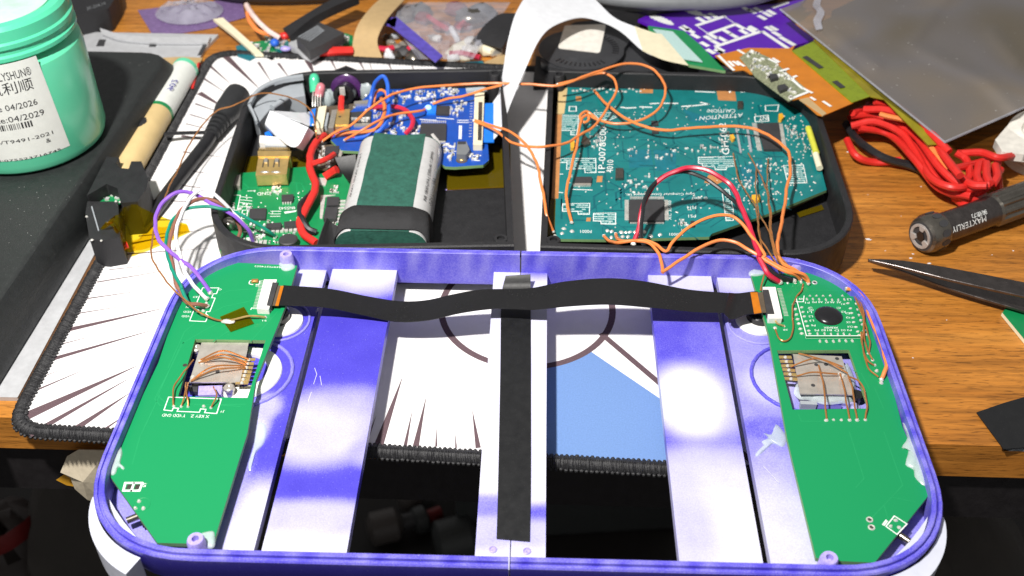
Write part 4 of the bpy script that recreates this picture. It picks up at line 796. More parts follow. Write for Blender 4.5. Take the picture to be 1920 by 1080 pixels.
silk(pb, [A3(L) for L in ([(120, 545), (210, 545), (180, 690), (90, 690), (120, 545)], [(215, 560), (320, 570)], [(210, 590), (320, 600)], [(205, 615), (320, 630)], [(190, 650), (310, 660)], [(230, 690), (280, 690), (270, 770), (220, 770), (230, 690)], [(505, 700), (600, 700)], [(500, 725), (595, 725)], [(500, 750), (590, 748)], [(330, 500), (350, 512)], [(280, 505), (355, 500)])], gz, .35)
letters(pb, [('C5', A3([(740, 660)])[0], A3([(700, 660)])[0], A3([(738, 680)])[0]), ('IN5543', A3([(730, 655)])[0], A3([(580, 660)])[0], A3([(733, 680)])[0]), ('GND', A3([(500, 510)])[0], A3([(370, 520)])[0], A3([(502, 540)])[0]), ('2', A3([(1105, 480)])[0], A3([(1070, 480)])[0], A3([(1105, 450)])[0])], gz)
smd(pb, A3([(100, 600), (330, 620), (300, 760), (90, 780)]), 16, gz, 1); smd(pb, A3([(200, 800), (450, 840), (440, 990), (120, 1000)]), 34, gz, 2); smd(pb, A3([(500, 470), (620, 470), (610, 550), (500, 550)]), 12, gz, 3); smd(pb, A3([(420, 780), (760, 900), (740, 1020), (460, 1020)]), 30, gz, 4); smd(pb, A3([(1060, 780), (1230, 800), (1210, 900), (1060, 860)]), 20, gz, 5); smd(pb, A3([(1080, 440), (1160, 470), (1150, 540), (1080, 520)]), 10, gz, 6)
dots(pb, rnd_in(A3([(120, 560), (900, 400), (760, 1000), (90, 1000)]), 70, 8), gz, .38, .2)
tracks(pb, [A3(L) for L in ([(560, 430), (560, 540), (640, 620)], [(750, 420), (760, 560), (720, 640)], [(240, 480), (420, 470), (480, 520)], [(640, 420), (800, 430), (830, 500)], [(240, 430), (300, 480)])], gz, .5)
# gold video plug between power board and white connector
vp = thing('video_plug', 'gold plated video plug shell with two pressed springs standing on the green power board', 'connector', at(513, 310, 8.3))
obj('plug_shell', M().prism(pl(A3([(385, 165), (680, 165), (655, 345), (355, 355)]), 14.5), 9, 14.5), W_['gold'], vp, bevel=.4)
obj('shell_flange', M().prism(pl(A3([(375, 118), (700, 118), (690, 168), (378, 170)]), 15.2), 8.8, 15.2), W_['gold'], vp, bevel=.3)
for x in (455, 560):
    obj('spring_slot', M().prism(pl(A3([(x-22, 200), (x-10, 200), (x-26, 275), (x-38, 275)]), 14.6), 14.3, 14.6), W_['gunmetal'], vp); obj('spring_slot', M().prism(pl(A3([(x+18, 200), (x+28, 200), (x+28, 270), (x+16, 270)]), 14.6), 14.3, 14.6), W_['gunmetal'], vp)
    obj('spring_tongue', M().prism(pl(A3([(x-16, 188), (x+18, 188), (x+14, 225), (x-20, 225)]), 15.0), 14.2, 15.0), W_['metal'], vp, bevel=.2)
    obj('weld_spot', M().blob(at(*A3([(x-10, 322)])[0], 14.5), 2.2, .8, .5), W_['metal'], vp)
pins(vp, *A3([(385, 105), (690, 95)]), 19, 13.8, (.4, 2.6, .5), 0, 'gold', 'plug_pins')
va = thing('cable_adapter', 'white ribbon socket block behind the gold video plug', 'connector', at(510, 262, 5.3))
part(va, 'adapter_board', A7([(130, 660), (480, 660), (480, 800), (120, 800)]), 11.2, 12.2, 'chip')
part(va, 'socket_body', A7([(145, 668), (395, 690), (425, 755), (140, 745)]), 12.2, 15.5, 'white', .3); part(va, 'socket_latch', A7([(195, 750), (415, 752), (415, 782), (200, 778)]), 12.2, 14.5, 'greyl', .2); part(va, 'blue_tail', A7([(195, 640), (235, 625), (275, 665), (200, 665)]), 14, 15.0, 'stiffb', 0)
part(va, 'adapter_foot', A7([(200, 690), (400, 690), (400, 780), (190, 780)]), 5.2, 11.2, 'black')
# folded white flat cable
fc = thing('folded_flat_cable', 'short folded white flat cable curling over the back corner of the left tray', 'cable', at(540, 250, 14))
obj('cable_fold', M().strip([at(*p) for p in A7([(205, 600, 14.5), (205, 540, 19), (250, 420, 22)])], [at(*p) for p in A7([(260, 640, 14.5), (500, 790, 19.5), (640, 590, 22)])], .25), W_['ffc'], fc)
obj('cable_fold', M().strip([at(*p) for p in A7([(500, 785, 19.6), (580, 825, 15)])], [at(*p) for p in A7([(635, 590, 22), (700, 640, 16)])], .25, sub=4), W_['ffc'], fc)
obj('cable_fold', M().strip([at(*p) for p in A7([(250, 420, 22), (420, 430, 20), (560, 440, 17), (650, 430, 14)])], [at(*p) for p in A7([(560, 540, 22.3), (600, 560, 19), (640, 575, 15), (655, 560, 13)])], .25), W_['ffc'], fc)
obj('blue_end', M().strip(pl(A7([(655, 420), (715, 395)]), 13.4), pl(A7([(640, 575), (690, 570)]), 13.2), .4, sub=1), W_['stiffb'], fc)

# battery pack
bz0 = 5.4; Ya = at(740, 256, 23).y; Yb = 343.0; bl_, br_ = at(664, 330, 15).x, at(822, 330, 15).x; bc = (bl_+br_)/2; rr = 9.3; hw = (br_-bl_)/2-rr
bt = thing('battery_pack', 'two cell battery pack with green paper top and black cloth tape at its front end', 'battery', (bc, (Ya+Yb)/2, bz0))
def stadium(off=0, k=7):
    rc = 7.6; hx = hw+rr-rc; hz = rr-rc
    return [(bc+sx*hx+(rc+off)*cos(a0+pi/2*i/k), bz0+rr+sz*hz+(rc+off)*sin(a0+pi/2*i/k)) for sx, sz, a0 in ((1, -1, -pi/2), (1, 1, 0), (-1, 1, pi/2), (-1, -1, pi)) for i in range(k+1)]
def extr(P, ya, yb, mi=0, caps=True):
    n = len(P); m = M(); m.add([(x, ya, z) for x, z in P]+[(x, yb, z) for x, z in P], [(i, (i+1) % n, (i+1) % n+n, i+n) for i in range(n)]+([tuple(range(n-1, -1, -1)), tuple(range(n, 2*n))] if caps else []), mi); return m
obj('shrink_sleeve', extr(stadium(0), Yb+.6, Ya-1), W_['sleeve'], bt, bevel=.3)
sk = lambda y: (bc-hw-1.2, bc+hw+.6)
tx0, tx1 = bc-hw-2.4, bc+hw+2.2
fp = M(); ny = 10; vs = []
for j in range(ny+1):
    y = Yb+.4+(Ya-Yb-.2)*j/ny; vs += [V((tx0+random.uniform(-.15, .15), y, bz0+2*rr+.12)), V((bc, y, bz0+2*rr+.2)), V((tx1+random.uniform(-.15, .15), y, bz0+2*rr+.12))]
for k in range(3): vs[3*ny+k].y += (1.2, -.9, .8)[k]
obj('fish_paper', fp.add(vs, [(3*j+k, 3*j+k+1, 3*j+k+4, 3*j+k+3) for j in range(ny) for k in (0, 1)]), W_['fish'], bt)
obj('end_paper', M().add([(x, Yb+.3, z) for x, z in stadium(.05)], [tuple(range(len(stadium(0))-1, -1, -1))]), W_['fish'], bt)
obj('end_paper', M().add([(x, Ya-.8, z) for x, z in stadium(.05)], [tuple(range(len(stadium(0))))]), W_['fish'], bt)
def wav(P, y0, y1, th, wob):
    P2 = P; n = len(P2); vs = []; fs = []
    for j, yy in enumerate((y0, y1)):
        vs += [V((x, yy+(wob*sin(i*.9+j*2)), z)) for i, (x, z) in enumerate(P2)]
    fs = [(i, (i+1) % n, (i+1) % n+n, i+n) for i in range(n)]
    return M().add(vs, fs)
yt = at(740, 390, 24).y
tb = obj('cloth_tape', wav(stadium(.45, 9), Yb+1.5, yt, .3, .5), W_['cloth'], bt); sd = tb.modifiers.new('thick', 'SOLIDIFY'); sd.thickness = .0004
obj('tape_tail', M().strip(pl([(612, 408, 19), (622, 418, 14), (648, 432, 16)], 15), pl([(594, 460, 18), (628, 462, 13), (655, 455, 16)], 15), .5, sub=4), W_['cloth'], bt)
obj('tape_tail', M().strip(pl([(628, 296, 20), (638, 318, 16), (650, 336, 12)]), pl([(667, 290, 21), (668, 320, 17), (668, 345, 13)]), .4, sub=4), W_['tape'], bt)
g = M()
xq = bc+hw+7.3; zq = bz0+rr+7.25; ux = V((0, 1, 0)); uy = V((-.75, 0, .66))
g.text('INR 18650-LIVA-J 3200mAh 11.84Wh', V((xq, Yb+24, zq)), V((xq, Ya-12, zq)), V((xq, Yb+24, zq))+uy*2.2, .12); g.text('3.7V Li-ion 18A', V((xq, Yb+24, zq))-uy*2.8, V((xq, Ya-30, zq))-uy*2.8, V((xq, Yb+24, zq))-uy*.9, .12)
obj('cell_print', g, W_['ink'], bt, smooth=0, kind='stuff')
g = M(); xq = bc-hw-7.1; uy = V((.75, 0, .66)); g.text('J-32009 1SFA31 LWW', V((xq, Ya-14, zq)), V((xq, Yb+26, zq)), V((xq, Ya-14, zq))+uy*1.5, .14); obj('cell_print', g, W_['ink'], bt, smooth=0, kind='stuff')
obj('torn_sleeve', M().strip(pl([(808, 252, 20), (822, 275, 20), (822, 305, 18)]), pl([(812, 250, 19), (826, 272, 18), (823, 318, 16)]), .2), W_['white'], bt)

# charger module tucked behind the battery
cm = thing('charger_module', 'small dark charger module with a black chip, behind the battery pack', 'circuit board', at(615, 290, 9.5))
part(cm, 'board', A7([(745, 775), (1000, 745), (970, 890), (830, 1010), (690, 990)]), 10.4, 11.6, 'brownpcb'); chip(cm, A7([(815, 780), (955, 772), (940, 850), (800, 850)]), 13.6, 2, 'chip')
part(cm, 'board_foot', A7([(780, 800), (900, 790), (900, 900), (760, 900)]), 5.2, 10.4, 'chip'); part(cm, 'steel_side', A7([(965, 775), (1005, 755), (970, 885), (940, 880)]), 10.5, 13.2, 'plate')
smd(cm, A7([(745, 790), (820, 775), (800, 990), (700, 990)]), 22, 11.6, 11); smd(cm, A7([(830, 880), (960, 890), (830, 1000)]), 14, 11.6, 12)
joints(cm, A7([(775, 745), (1000, 712), (905, 858), (965, 745)]), 12, 1.2)

# blue display driver board
dz = 13.5
db = thing('driver_board', 'blue display driver board with a lit blue light at the back of the left tray', 'circuit board', at(800, 240, 5.3))
DB = [(655, 212), (700, 168), (906, 165), (917, 300), (906, 309), (852, 313), (835, 312), (800, 290), (640, 282), (620, 262)]
obj('board', M().prism(pl(DB, dz), dz-1.5, dz, 0, 1), [W_['blue'], W_['edge']], db)
for p in ((865, 300), (880, 180), (700, 190), (690, 265)): obj('standoff', M().cyl(at(*p, 8), 2.2, 5.2, dz-1.5, 10), W_['chip'], db)
chip(db, A2([(60, 515), (362, 515), (357, 705), (190, 700), (40, 640)]), dz+1.3, 1.3); chip(db, A2([(250, 305), (400, 305), (388, 408), (240, 402)]), dz+1.2, 1.2)
q = part(db, 'inductor', A2([(492, 735), (600, 730), (640, 830), (600, 890), (480, 885)]), dz, dz+3.4, 'grey', .5); part(q, 'inductor_band', A2([(500, 730), (592, 730), (592, 760), (498, 762)]), dz+.2, dz+3.6, 'chip', .1)
pins(db, *A2([(240, 412), (388, 415)]), 11, dz+.2, (.28, 1.0, .35)); pins(db, *A2([(60, 497), (362, 497)]), 13, dz+.2, (.5, 1.6, .35)); pins(db, *A2([(415, 310), (405, 410)]), 9, dz+.2, (.28, 1.0, .35)); pins(db, *A2([(662, 230), (645, 690)]), 14, dz+.08, (.3, 1.4, .16))
pins(db, *A2([(240, 730), (350, 725)]), 6, dz+.2, (.6, 3.2, .35))
s_ = part(db, 'ribbon_socket', A2([(700, 130), (815, 130), (790, 770), (680, 770)]), dz, dz+3.2, 'cream', .3); part(s_, 'socket_slot', A2([(745, 262), (790, 262), (780, 715), (735, 712)]), dz+3.0, dz+3.5, 'gunmetal', .1)
obj('lit_led', M().blob(at(*A2([(145, 330)])[0], dz+1), 1.6, 1.6, 1.4, 12, 8), W_['ledon'], db); part(db, 'led_base', A2([(120, 300), (245, 290), (235, 400), (110, 400)]), dz, dz+.8, 'stiffb', .1)
a = at(*A2([(545, 955)])[0], dz); obj('plated_hole', M().lathe(a-V((0, 0, .1)), (0, 0, 1), [(2.7, 0), (2.7, .25), (1.6, .3), (1.4, .05), (.1, .05)], 18), W_['brownpcb'], db); obj('screw_head', M().blob(a+V((0, 0, .2)), 1.3, 1.3, .8), W_['gold'], db)
for i, (pg, n) in enumerate([(A2([(20, 130), (230, 120), (240, 280), (10, 290)]), 26), (A2([(280, 100), (500, 100), (480, 200), (280, 200)]), 22), (A2([(420, 250), (600, 260), (520, 440), (430, 420)]), 22), (A2([(310, 770), (480, 760), (460, 990), (330, 930)]), 24), (A2([(630, 760), (690, 770), (770, 960), (640, 950)]), 9), (A1([(1400, 350), (1850, 320), (1840, 520), (1400, 500)]), 22), (A1([(1380, 700), (1580, 700), (1560, 860), (1380, 860)]), 8), (A1([(1250, 880), (1820, 870), (1800, 980), (1280, 1000)]), 26), (A1([(1120, 560), (1300, 560), (1280, 720), (1120, 720)]), 12)]): smd(db, pg, n, dz, 20+i, (1.7, .9))
silk(db, [A2(L) for L in ([(500, 480), (620, 480)], [(495, 505), (620, 505)], [(520, 545), (515, 700)], [(540, 545), (535, 700)], [(250, 450), (445, 465)], [(50, 470), (240, 480)], [(380, 845), (470, 850)], [(650, 900), (770, 900)], [(690, 955), (755, 960)])], dz, .6)
part(db, 'glue_cap', A2([(590, 95), (800, 80), (850, 95), (700, 135), (600, 125)]), dz, dz+1.6, 'glue', .4)
# connector row board at the back left
cbz = 12.6
cb = thing('connector_board', 'brown connector board with white, silver and gold sockets at the back of the left tray', 'circuit board', at(650, 220, 5.3))
part(cb, 'board', A1([(180, 580), (1180, 480), (1090, 880), (240, 960)]), cbz-1.4, cbz, 'brownpcb')
part(cb, 'board_foot', A1([(400, 700), (800, 650), (800, 850), (400, 880)]), 5.2, cbz-1.4, 'chip')
part(cb, 'white_socket', A1([(300, 560), (420, 545), (360, 880), (250, 880)]), cbz, cbz+3.4, 'cream', .3); part(cb, 'socket_latch', A1([(425, 650), (455, 650), (420, 850), (385, 850)]), cbz, cbz+2.6, 'greyl', .2)
part(cb, 'silver_socket', A1([(500, 610), (580, 600), (520, 880), (440, 880)]), cbz, cbz+3.2, 'metal', .3); part(cb, 'gold_socket', A1([(580, 600), (770, 595), (750, 825), (545, 830)]), cbz, cbz+3.6, 'gold', .3); part(cb, 'gold_lip', A1([(545, 828), (755, 822), (755, 858), (540, 862)]), cbz, cbz+3.0, 'gold', .2)
a = at(*A1([(618, 710)])[0], cbz+3.6); obj('peg_hole', M().cyl(a, .7, cbz+3.4, cbz+3.7, 10), W_['gunmetal'], cb)
part(cb, 'tinned_bar', A1([(830, 810), (1085, 805), (1080, 845), (825, 855)]), cbz, cbz+1.6, 'metal', .3); part(cb, 'tinned_bar', A1([(835, 480), (1050, 455), (1055, 515), (825, 520)]), cbz, cbz+2.2, 'metal', .3); part(cb, 'black_block', A1([(775, 640), (1090, 620), (1080, 790), (770, 800)]), cbz, cbz+1.8, 'chip', .3)
smd(cb, A1([(820, 560), (1030, 560), (1010, 640), (820, 650)]), 10, cbz, 41, (2.4, 1)); smd(cb, A1([(830, 740), (1060, 740), (1050, 800), (830, 800)]), 8, cbz+1.8, 42, (2.2, 1)); joints(cb, A1([(290, 890), (510, 880), (215, 830), (1010, 385), (1010, 610)]), cbz+1, 1.2)
# status lights with four legs
lg = thing('indicator_led', 'frosted green indicator light with bare wire legs at the back of the left tray', 'led', at(592, 168, 5.3), 'indicator lights'); a = at(*A1([(235, 160)])[0], 19)
obj('lens', M().lathe(a, (-.05, .55, .83), [(2.5, -6), (2.7, -1), (2.6, 1), (2.0, 2.5), (1.0, 3.2), (.1, 3.4)], 16), W_['ledg'], lg)
for x0, x1 in ((205, 210), (245, 248)): obj('leg', M().tube(pl(A1([(x0+15, 330, 17), (x0+5, 420, 16), (x1, 560, 13)])), .28, 6, 2), W_['solder'], lg)
lg = thing('indicator_led', 'frosted pink indicator light with bare wire legs beside the green one', 'led', at(600, 178, 5.3), 'indicator lights'); a = at(*A1([(325, 290)])[0], 18)
obj('lens', M().lathe(a, (.25, .5, .83), [(2.3, -4), (2.4, -1), (2.3, .8), (1.8, 2.2), (.9, 2.8), (.1, 3.0)], 16), W_['ledp'], lg)
for x0, x1 in ((285, 288), (325, 325)): obj('leg', M().tube(pl(A1([(x0+5, 380, 16.5), (x0, 450, 15), (x1, 560, 13)])), .28, 6, 2), W_['solder'], lg)
# purple lacquered jack with a red lead
a = at(648, 172, 13); pt_ = thing('power_jack', 'purple lacquered round jack with a black socket in the back wall of the left tray', 'connector', (a.x, a.y, 5.3))
obj('body', M().lathe(a+V((0, 4, 0)), (-.03, -1, .12), [(7.0, -6), (7.9, -2), (7.9, 1.5), (7.0, 2.2), (5.0, 2.4)], 26), W_['potv'], pt_)
obj('socket', M().lathe(at(*A1([(690, 370)])[0], 14), (-.05, -1, .25), [(5.4, -4), (5.4, 2.5), (4.8, 3), (3.0, 3), (2.9, .5), (.1, .5)], 20), W_['blackgloss'], pt_)
obj('solder_tag', M().box(at(*A1([(655, 330)])[0], 17.5), (2.6, 1.6, 4), .2), W_['solder'], pt_); obj('collar', M().lathe(a+V((0, 6, 1)), (0, -1, .1), [(9.4, -1.5), (9.6, 0), (9.4, 1.2)], 8), W_['blackgloss'], pt_)
for lab, pts_ in (('milky hot glue behind the pink light in the left tray', [(445, 430, 4, 3), (420, 460, 3, 2.4)]), ('milky hot glue right of the purple jack in the left tray', [(930, 300, 5, 3), (1010, 330, 4.5, 3)])):
    g = M()
    for x, y, rx, ry in pts_: g.blob(at(*A1([(x, y)])[0], 11), rx, ry, 5, 12, 8, .1)
    obj('glue_blob', g, W_['glue'], label=lab, cat='glue')

# ================================================================ RIGHT TRAY: TEAL BOARD
tz = 13.2
B4 = lambda L: F(1030, 130, 6.748, L); B5 = lambda L: F(1280, 130, 6.75, L); B6 = lambda L: F(1280, 280, 6.75, L); B7 = lambda L: kc(2, 1, L)
TB = [(1060, 163), (1090, 158), (1200, 156), (1300, 160), (1395, 156), (1470, 182), (1508, 196), (1520, 240), (1550, 356), (1448, 398), (1335, 438), (1330, 444), (1142, 449), (1044, 448), (1040, 438), (1043, 330)]
tb_ = thing('teal_board', 'large teal circuit board full of white print and solder points in the right black tray', 'circuit board', at(1290, 310, 5.3))
obj('board', M().prism(pl(TB, tz), tz-1.4, tz, 0, 1), [W_['teal'], W_['edge']], tb_)
for p in ((1090, 410), (1100, 200), (1480, 230), (1490, 340), (1290, 420)): obj('board_support', M().cyl(at(*p, 9), 3, 5.2, tz-1.4, 10), W_['chip'], tb_)
obj('under_board', M().prism(pl([(1180, 200), (1500, 215), (1546, 360), (1450, 402), (1180, 430)], tz-4), tz-5.4, tz-4), W_['brownpcb'], tb_)
# copper lined left edge and bare pads
part(tb_, 'copper_edge', [(1043, 215), (1054, 215), (1047, 372), (1034, 372)], tz-1.2, tz+.05, 'tanpad', 0); part(tb_, 'copper_edge', [(1048, 165), (1064, 165), (1058, 213), (1043, 213)], tz-1.2, tz+.06, 'tan', 0); part(tb_, 'amber_edge', [(1032, 375), (1042, 375), (1040, 440), (1024, 440)], tz-1.2, tz+.05, 'kaptond', 0)
for qd in (B4([(1150, 185), (1315, 185), (1310, 300), (1140, 300)]), B5([(425, 255), (660, 265), (680, 400), (450, 390)]), B6([(330, 320), (430, 340), (520, 400), (420, 450), (270, 420)]), B4([(335, 340), (405, 340), (405, 400), (335, 400)]), B7([(640, 240), (680, 240), (675, 285), (632, 285)]), B7([(560, 552), (592, 552), (588, 580), (555, 580)])):
    part(tb_, 'bare_copper_pad', qd, tz-.3, tz+.06, 'tanpad', 0)
obj('mounting_hole', M().cyl(at(*B5([(545, 330)])[0], 0), 1.5, tz-.2, tz+.08, 12), W_['gunmetal'], tb_)
for k in range(3): obj('mounting_hole', M().cyl(at(*B4([(125, 380+k*60)])[0], 0), 1.5 if k != 1 else .9, tz-.2, tz+.09, 12), W_['chip'], tb_)
# chips
ch = chip(tb_, [(1180, 374), (1245, 374), (1245, 413), (1179, 413)], tz+1.6, 1.6)
for a, b, n in (((1181, 417), (1245, 417), 26), ((1181, 371), (1245, 371), 26), ((1175, 375), (1175, 413), 22), ((1249, 375), (1250, 413), 22)): pins(ch, a, b, n, tz+.35, (.32, 1.7, .4))
ch = chip(tb_, B5([(945, 680), (1215, 675), (1260, 1010), (1030, 1010)]), tz+1.4, 1.4)
for a, b in (((905, 680), (975, 1030)), ((1235, 690), (1285, 1000))): pins(ch, *B5([a, b]), 26, tz+.3, (.35, 2.2, .4))
for L in ([(665, 745), (690, 745), (750, 1050), (725, 1050)], [(800, 715), (830, 715), (880, 1040), (850, 1040)]): part(tb_, 'tinned_strip', B5(L), tz, tz+.5, 'greyl', .1)
chip(tb_, B7([(480, 245), (600, 245), (595, 285), (470, 285)]), tz+1.5, 1.5); pins(tb_, *B7([(455, 308), (590, 308)]), 10, tz+.25, (.4, 2.0, .5)); part(tb_, 'chip_bevel', B7([(472, 287), (596, 287), (592, 308), (465, 308)]), tz, tz+.9, 'plate', .1)
chip(tb_, B7([(778, 180), (835, 180), (835, 255), (775, 255)]), tz+1.4, 1.4, 'gunmetal'); chip(tb_, B4([(1290, 650), (1370, 650), (1380, 700), (1290, 700)]), tz+1, 1); chip(tb_, B4([(1300, 740), (1380, 740), (1380, 800), (1300, 800)]), tz+1, 1); chip(tb_, B5([(695, 400), (765, 400), (765, 485), (695, 485)]), tz+1.2, 1.2, 'gunmetal'); chip(tb_, B7([(1340, 575), (1370, 575), (1370, 610), (1335, 610)]), tz+1.4, 1.4)
chip(tb_, B4([(450, 830), (500, 880), (520, 930), (450, 960), (400, 930)]), tz+1.5, 1.5, 'gunmetal')
for qd in (B5([(1215, 560), (1260, 555), (1285, 600), (1250, 635), (1215, 625)]), B5([(595, 830), (640, 820), (665, 870), (630, 885)]), B6([(875, 575), (975, 570), (985, 630), (930, 645), (875, 625)]), B4([(265, 900), (320, 900), (315, 990), (270, 990)])): part(tb_, 'amber_capacitor', qd, tz, tz+1.8, 'amberc', .4)
obj('yellow_tube', M().tube(pl(B5([(1590, 745, 18), (1690, 1060, 17)])), 1.5, 10, 1), W_['yellow'], label='short bright yellow tube along the right edge of the teal board', cat='tube'); obj('white_tube', M().tube(pl(B6([(1670, 20, 16.5), (1735, 240, 15.5)])), 1.5, 10, 1), W_['cream'], label='short white tube continuing the yellow tube along the teal board', cat='tube')
# dense print blocks, ruled boxes
for qd in (B4([(115, 580), (375, 585), (355, 775), (105, 775)]), B4([(275, 775), (355, 775), (345, 830), (270, 830)]), B4([(560, 550), (800, 550), (860, 600), (760, 645), (640, 640)]), B7([(345, 110), (628, 108), (630, 215), (548, 215), (545, 185), (410, 190), (412, 140), (345, 140)]), B7([(380, 448), (583, 445), (580, 528), (497, 528), (495, 505), (378, 505)]), B7([(612, 520), (778, 518), (776, 603), (668, 600), (665, 578), (610, 578)]), B6([(200, 100), (640, 90), (660, 210), (555, 225), (550, 260), (415, 260), (405, 220), (255, 215), (245, 180), (200, 180)]), B5([(725, 200), (880, 190), (1090, 260), (1000, 285), (735, 290)]), B6([(495, 510), (585, 510), (640, 760), (640, 900), (550, 905)]), B6([(1275, 205), (1525, 195), (1575, 425), (1330, 430)])):
    g = M(); P = pl(qd, tz); g.line(P+[P[0]], .35, .04); obj('print_outline', g, W_['silk'], tb_, smooth=0)
    cen = sum(P, V((0, 0, 0)))/len(P); g = M(); R = random.Random(int(qd[0][0]*7)); xs = [p.x for p in P]; ys = [p.y for p in P]
    def inside(x, y):
        c2 = False
        for p, q2 in zip(P, P[1:]+P[:1]):
            if (p.y > y) != (q2.y > y) and x < (q2.x-p.x)*(y-p.y)/(q2.y-p.y)+p.x: c2 = not c2
        return c2
    y = min(ys)+.7
    while y < max(ys)-.4:
        x = min(xs)+.6
        while x < max(xs)-.4:
            l = R.uniform(.5, 1.5)
            if inside(x, y) and inside(x+l, y) and R.random() < .86: g.line([V((x, y, tz)), V((x+l, y, tz))], .75, .035)
            x += l+.55
        y += 1.55
    obj('print_rows', g, W_['silkteal'], tb_, smooth=0, kind='stuff')
silk(tb_, [B5(L) for L in ([(910, 600), (1080, 580), (1090, 655), (920, 665), (910, 600)], [(1045, 460), (1215, 450), (1200, 530), (1050, 525), (1045, 460)])]+[B4(L) for L in ([(255, 470), (340, 470), (340, 530), (250, 530), (255, 470)],)]+[B7(L) for L in ([(455, 340), (600, 345)], [(330, 360), (380, 365)], [(320, 230), (380, 225)])], tz, .5)
letters(tb_, [('CAUTION!', B5([(662, 505)])[0], B5([(305, 505)])[0], B5([(668, 548)])[0]), ('ATTENTION', B5([(765, 555)])[0], B5([(220, 598)])[0], B5([(755, 602)])[0]), ('INT', B5([(1080, 590)])[0], B5([(965, 596)])[0], B5([(1082, 642)])[0]),
  ('1P-0078C00-', B7([(697, 215)])[0], B7([(708, -150)])[0], B7([(645, 215)])[0]), ('4010', B7([(757, 215)])[0], B7([(762, 120)])[0], B7([(708, 215)])[0]), ('GH-062', B5([(595, 1080)])[0], B5([(545, 680)])[0], B5([(500, 1080)])[0]),
  ('Sony Computer Entertainment Inc.', B7([(1370, 362)])[0], B7([(850, 368)])[0], B7([(1372, 385)])[0]), ('© 2007', B7([(1465, 395)])[0], B7([(1345, 398)])[0], B7([(1467, 415)])[0]), ('PS14', B7([(1380, 465)])[0], B7([(1312, 465)])[0], B7([(1381, 488)])[0]), ('PS1', B7([(1378, 530)])[0], B7([(1322, 530)])[0], B7([(1379, 552)])[0]), ('IR0001', B7([(1280, 668)])[0], B7([(1180, 668)])[0], B7([(1281, 688)])[0]), ('F0001', B7([(596, 645)])[0], B7([(512, 645)])[0], B7([(597, 668)])[0]), ('XC 3S400', B7([(1195, 570)])[0], B7([(1195, 425)])[0], B7([(1172, 570)])[0])], tz, h=.06)
silk(tb_, [B4(L) for L in ([(910, 480), (980, 490), (1090, 485)], [(1150, 475), (1290, 480)], [(1280, 435), (1380, 430)], [(1455, 430), (1620, 430)], [(1680, 470), (1800, 460)])]+[B5(L) for L in ([(60, 470), (330, 440)], [(230, 420), (330, 440)], [(165, 280), (400, 290)])], tz, .9)
# vias and solder points, denser towards the right as in the photograph
dots(tb_, rnd_in([(1060, 290), (1440, 260), (1500, 300), (1330, 430), (1060, 430)], 110, 51), tz, .42, .3); dots(tb_, rnd_in([(1360, 320), (1500, 290), (1540, 355), (1400, 400)], 110, 52), tz, .45, .4); dots(tb_, rnd_in([(1460, 215), (1510, 215), (1535, 300), (1480, 300)], 60, 53), tz, .42, .4); dots(tb_, rnd_in([(1100, 200), (1440, 190), (1440, 260), (1100, 280)], 90, 54), tz, .4, .35)
dots(tb_, [(1075+7*k, 170+random.uniform(-4, 4)) for k in range(20)]+[(1290+9*k, 163+random.uniform(-5, 5)) for k in range(12)], tz, .8, .5)
joints(tb_, B7([(375, 670), (388, 635), (450, 655), (748, 655), (820, 662), (855, 662), (885, 660), (925, 660), (960, 660), (990, 660), (790, 700), (830, 695), (870, 695), (1040, 690), (1110, 680), (320, 690), (340, 710), (715, 650), (745, 700)])+B5([(590, 160), (490, 210), (660, 215), (355, 235), (600, 285)])+B4([(1250, 105), (1360, 100)]), tz, 1.5)
for i, (pg, n) in enumerate([(B7([(840, 240), (1100, 230), (1130, 350), (850, 400)]), 30), (B7([(1300, 20), (1600, 10), (1560, 80), (1300, 60)]), 16), (B5([(450, 760), (580, 760), (580, 1050), (470, 1050)]), 14), (B5([(1280, 640), (1540, 800), (1560, 1050), (1300, 800)]), 24), (B6([(780, 150), (1180, 120), (1200, 560), (700, 500)]), 26), (B4([(500, 780), (700, 850), (700, 1000), (520, 1000)]), 16), (B7([(1200, 560), (1420, 590), (1280, 660)]), 14), (B7([(860, 10), (1230, 40), (1210, 120), (880, 120)]), 20)]): smd(tb_, pg, n, tz, 60+i, (1.15, .62))
# etched tracks
R = random.Random(77); g = M()
tbp = pl(TB, tz)
for _ in range(150):
    x, y = rnd_in(TB, 1, R.random())[0]; p = at(x, y, tz); a = R.choice((0, pi/4, pi/2, 3*pi/4, pi)); L = [p]
    for _k in range(R.randint(2, 4)):
        q = L[-1]+V((cos(a), sin(a), 0))*R.uniform(3, 12); a += R.choice((-pi/4, pi/4, pi/4, -pi/4, 0))
        if not (at(1043, 400, tz).x+1 < q.x < 112 and 346 < q.y < 468 and q.y > 346+max(0, (q.x-70))*.55): break
        L.append(q)
    if len(L) > 1: g.line(L, R.choice((.35, .5, .9)), .012)
obj('track', g, W_['tealtrace'], tb_, smooth=0, kind='stuff')
for qd in (B7([(870, 40), (1040, 40), (1060, 170), (880, 180)]), B7([(1060, 40), (1230, 50), (1230, 210), (1080, 200)]), B5([(0, 500), (420, 640), (400, 700), (100, 660)]), B6([(700, 250), (1000, 120), (1060, 400), (800, 480)])): part(tb_, 'copper_area', qd, tz-.2, tz+.016, 'tealdark', 0)
g = M(); g.blob(at(*B5([(715, 120)])[0], 16), 5, 4.5, 6, 14, 8, .08); obj('glue_blob', g, W_['glue'], label='milky hot glue lump at the back edge of the teal board', cat='glue')
obj('amber_tape_scrap', M().plate(pl(B6([(1440, 800, 5.7), (1760, 700, 5.7), (1790, 760, 5.7), (1480, 860, 5.7)])), .1), W_['kaptond'], label='dark amber tape scrap on the right tray floor beside the teal board', cat='tape')

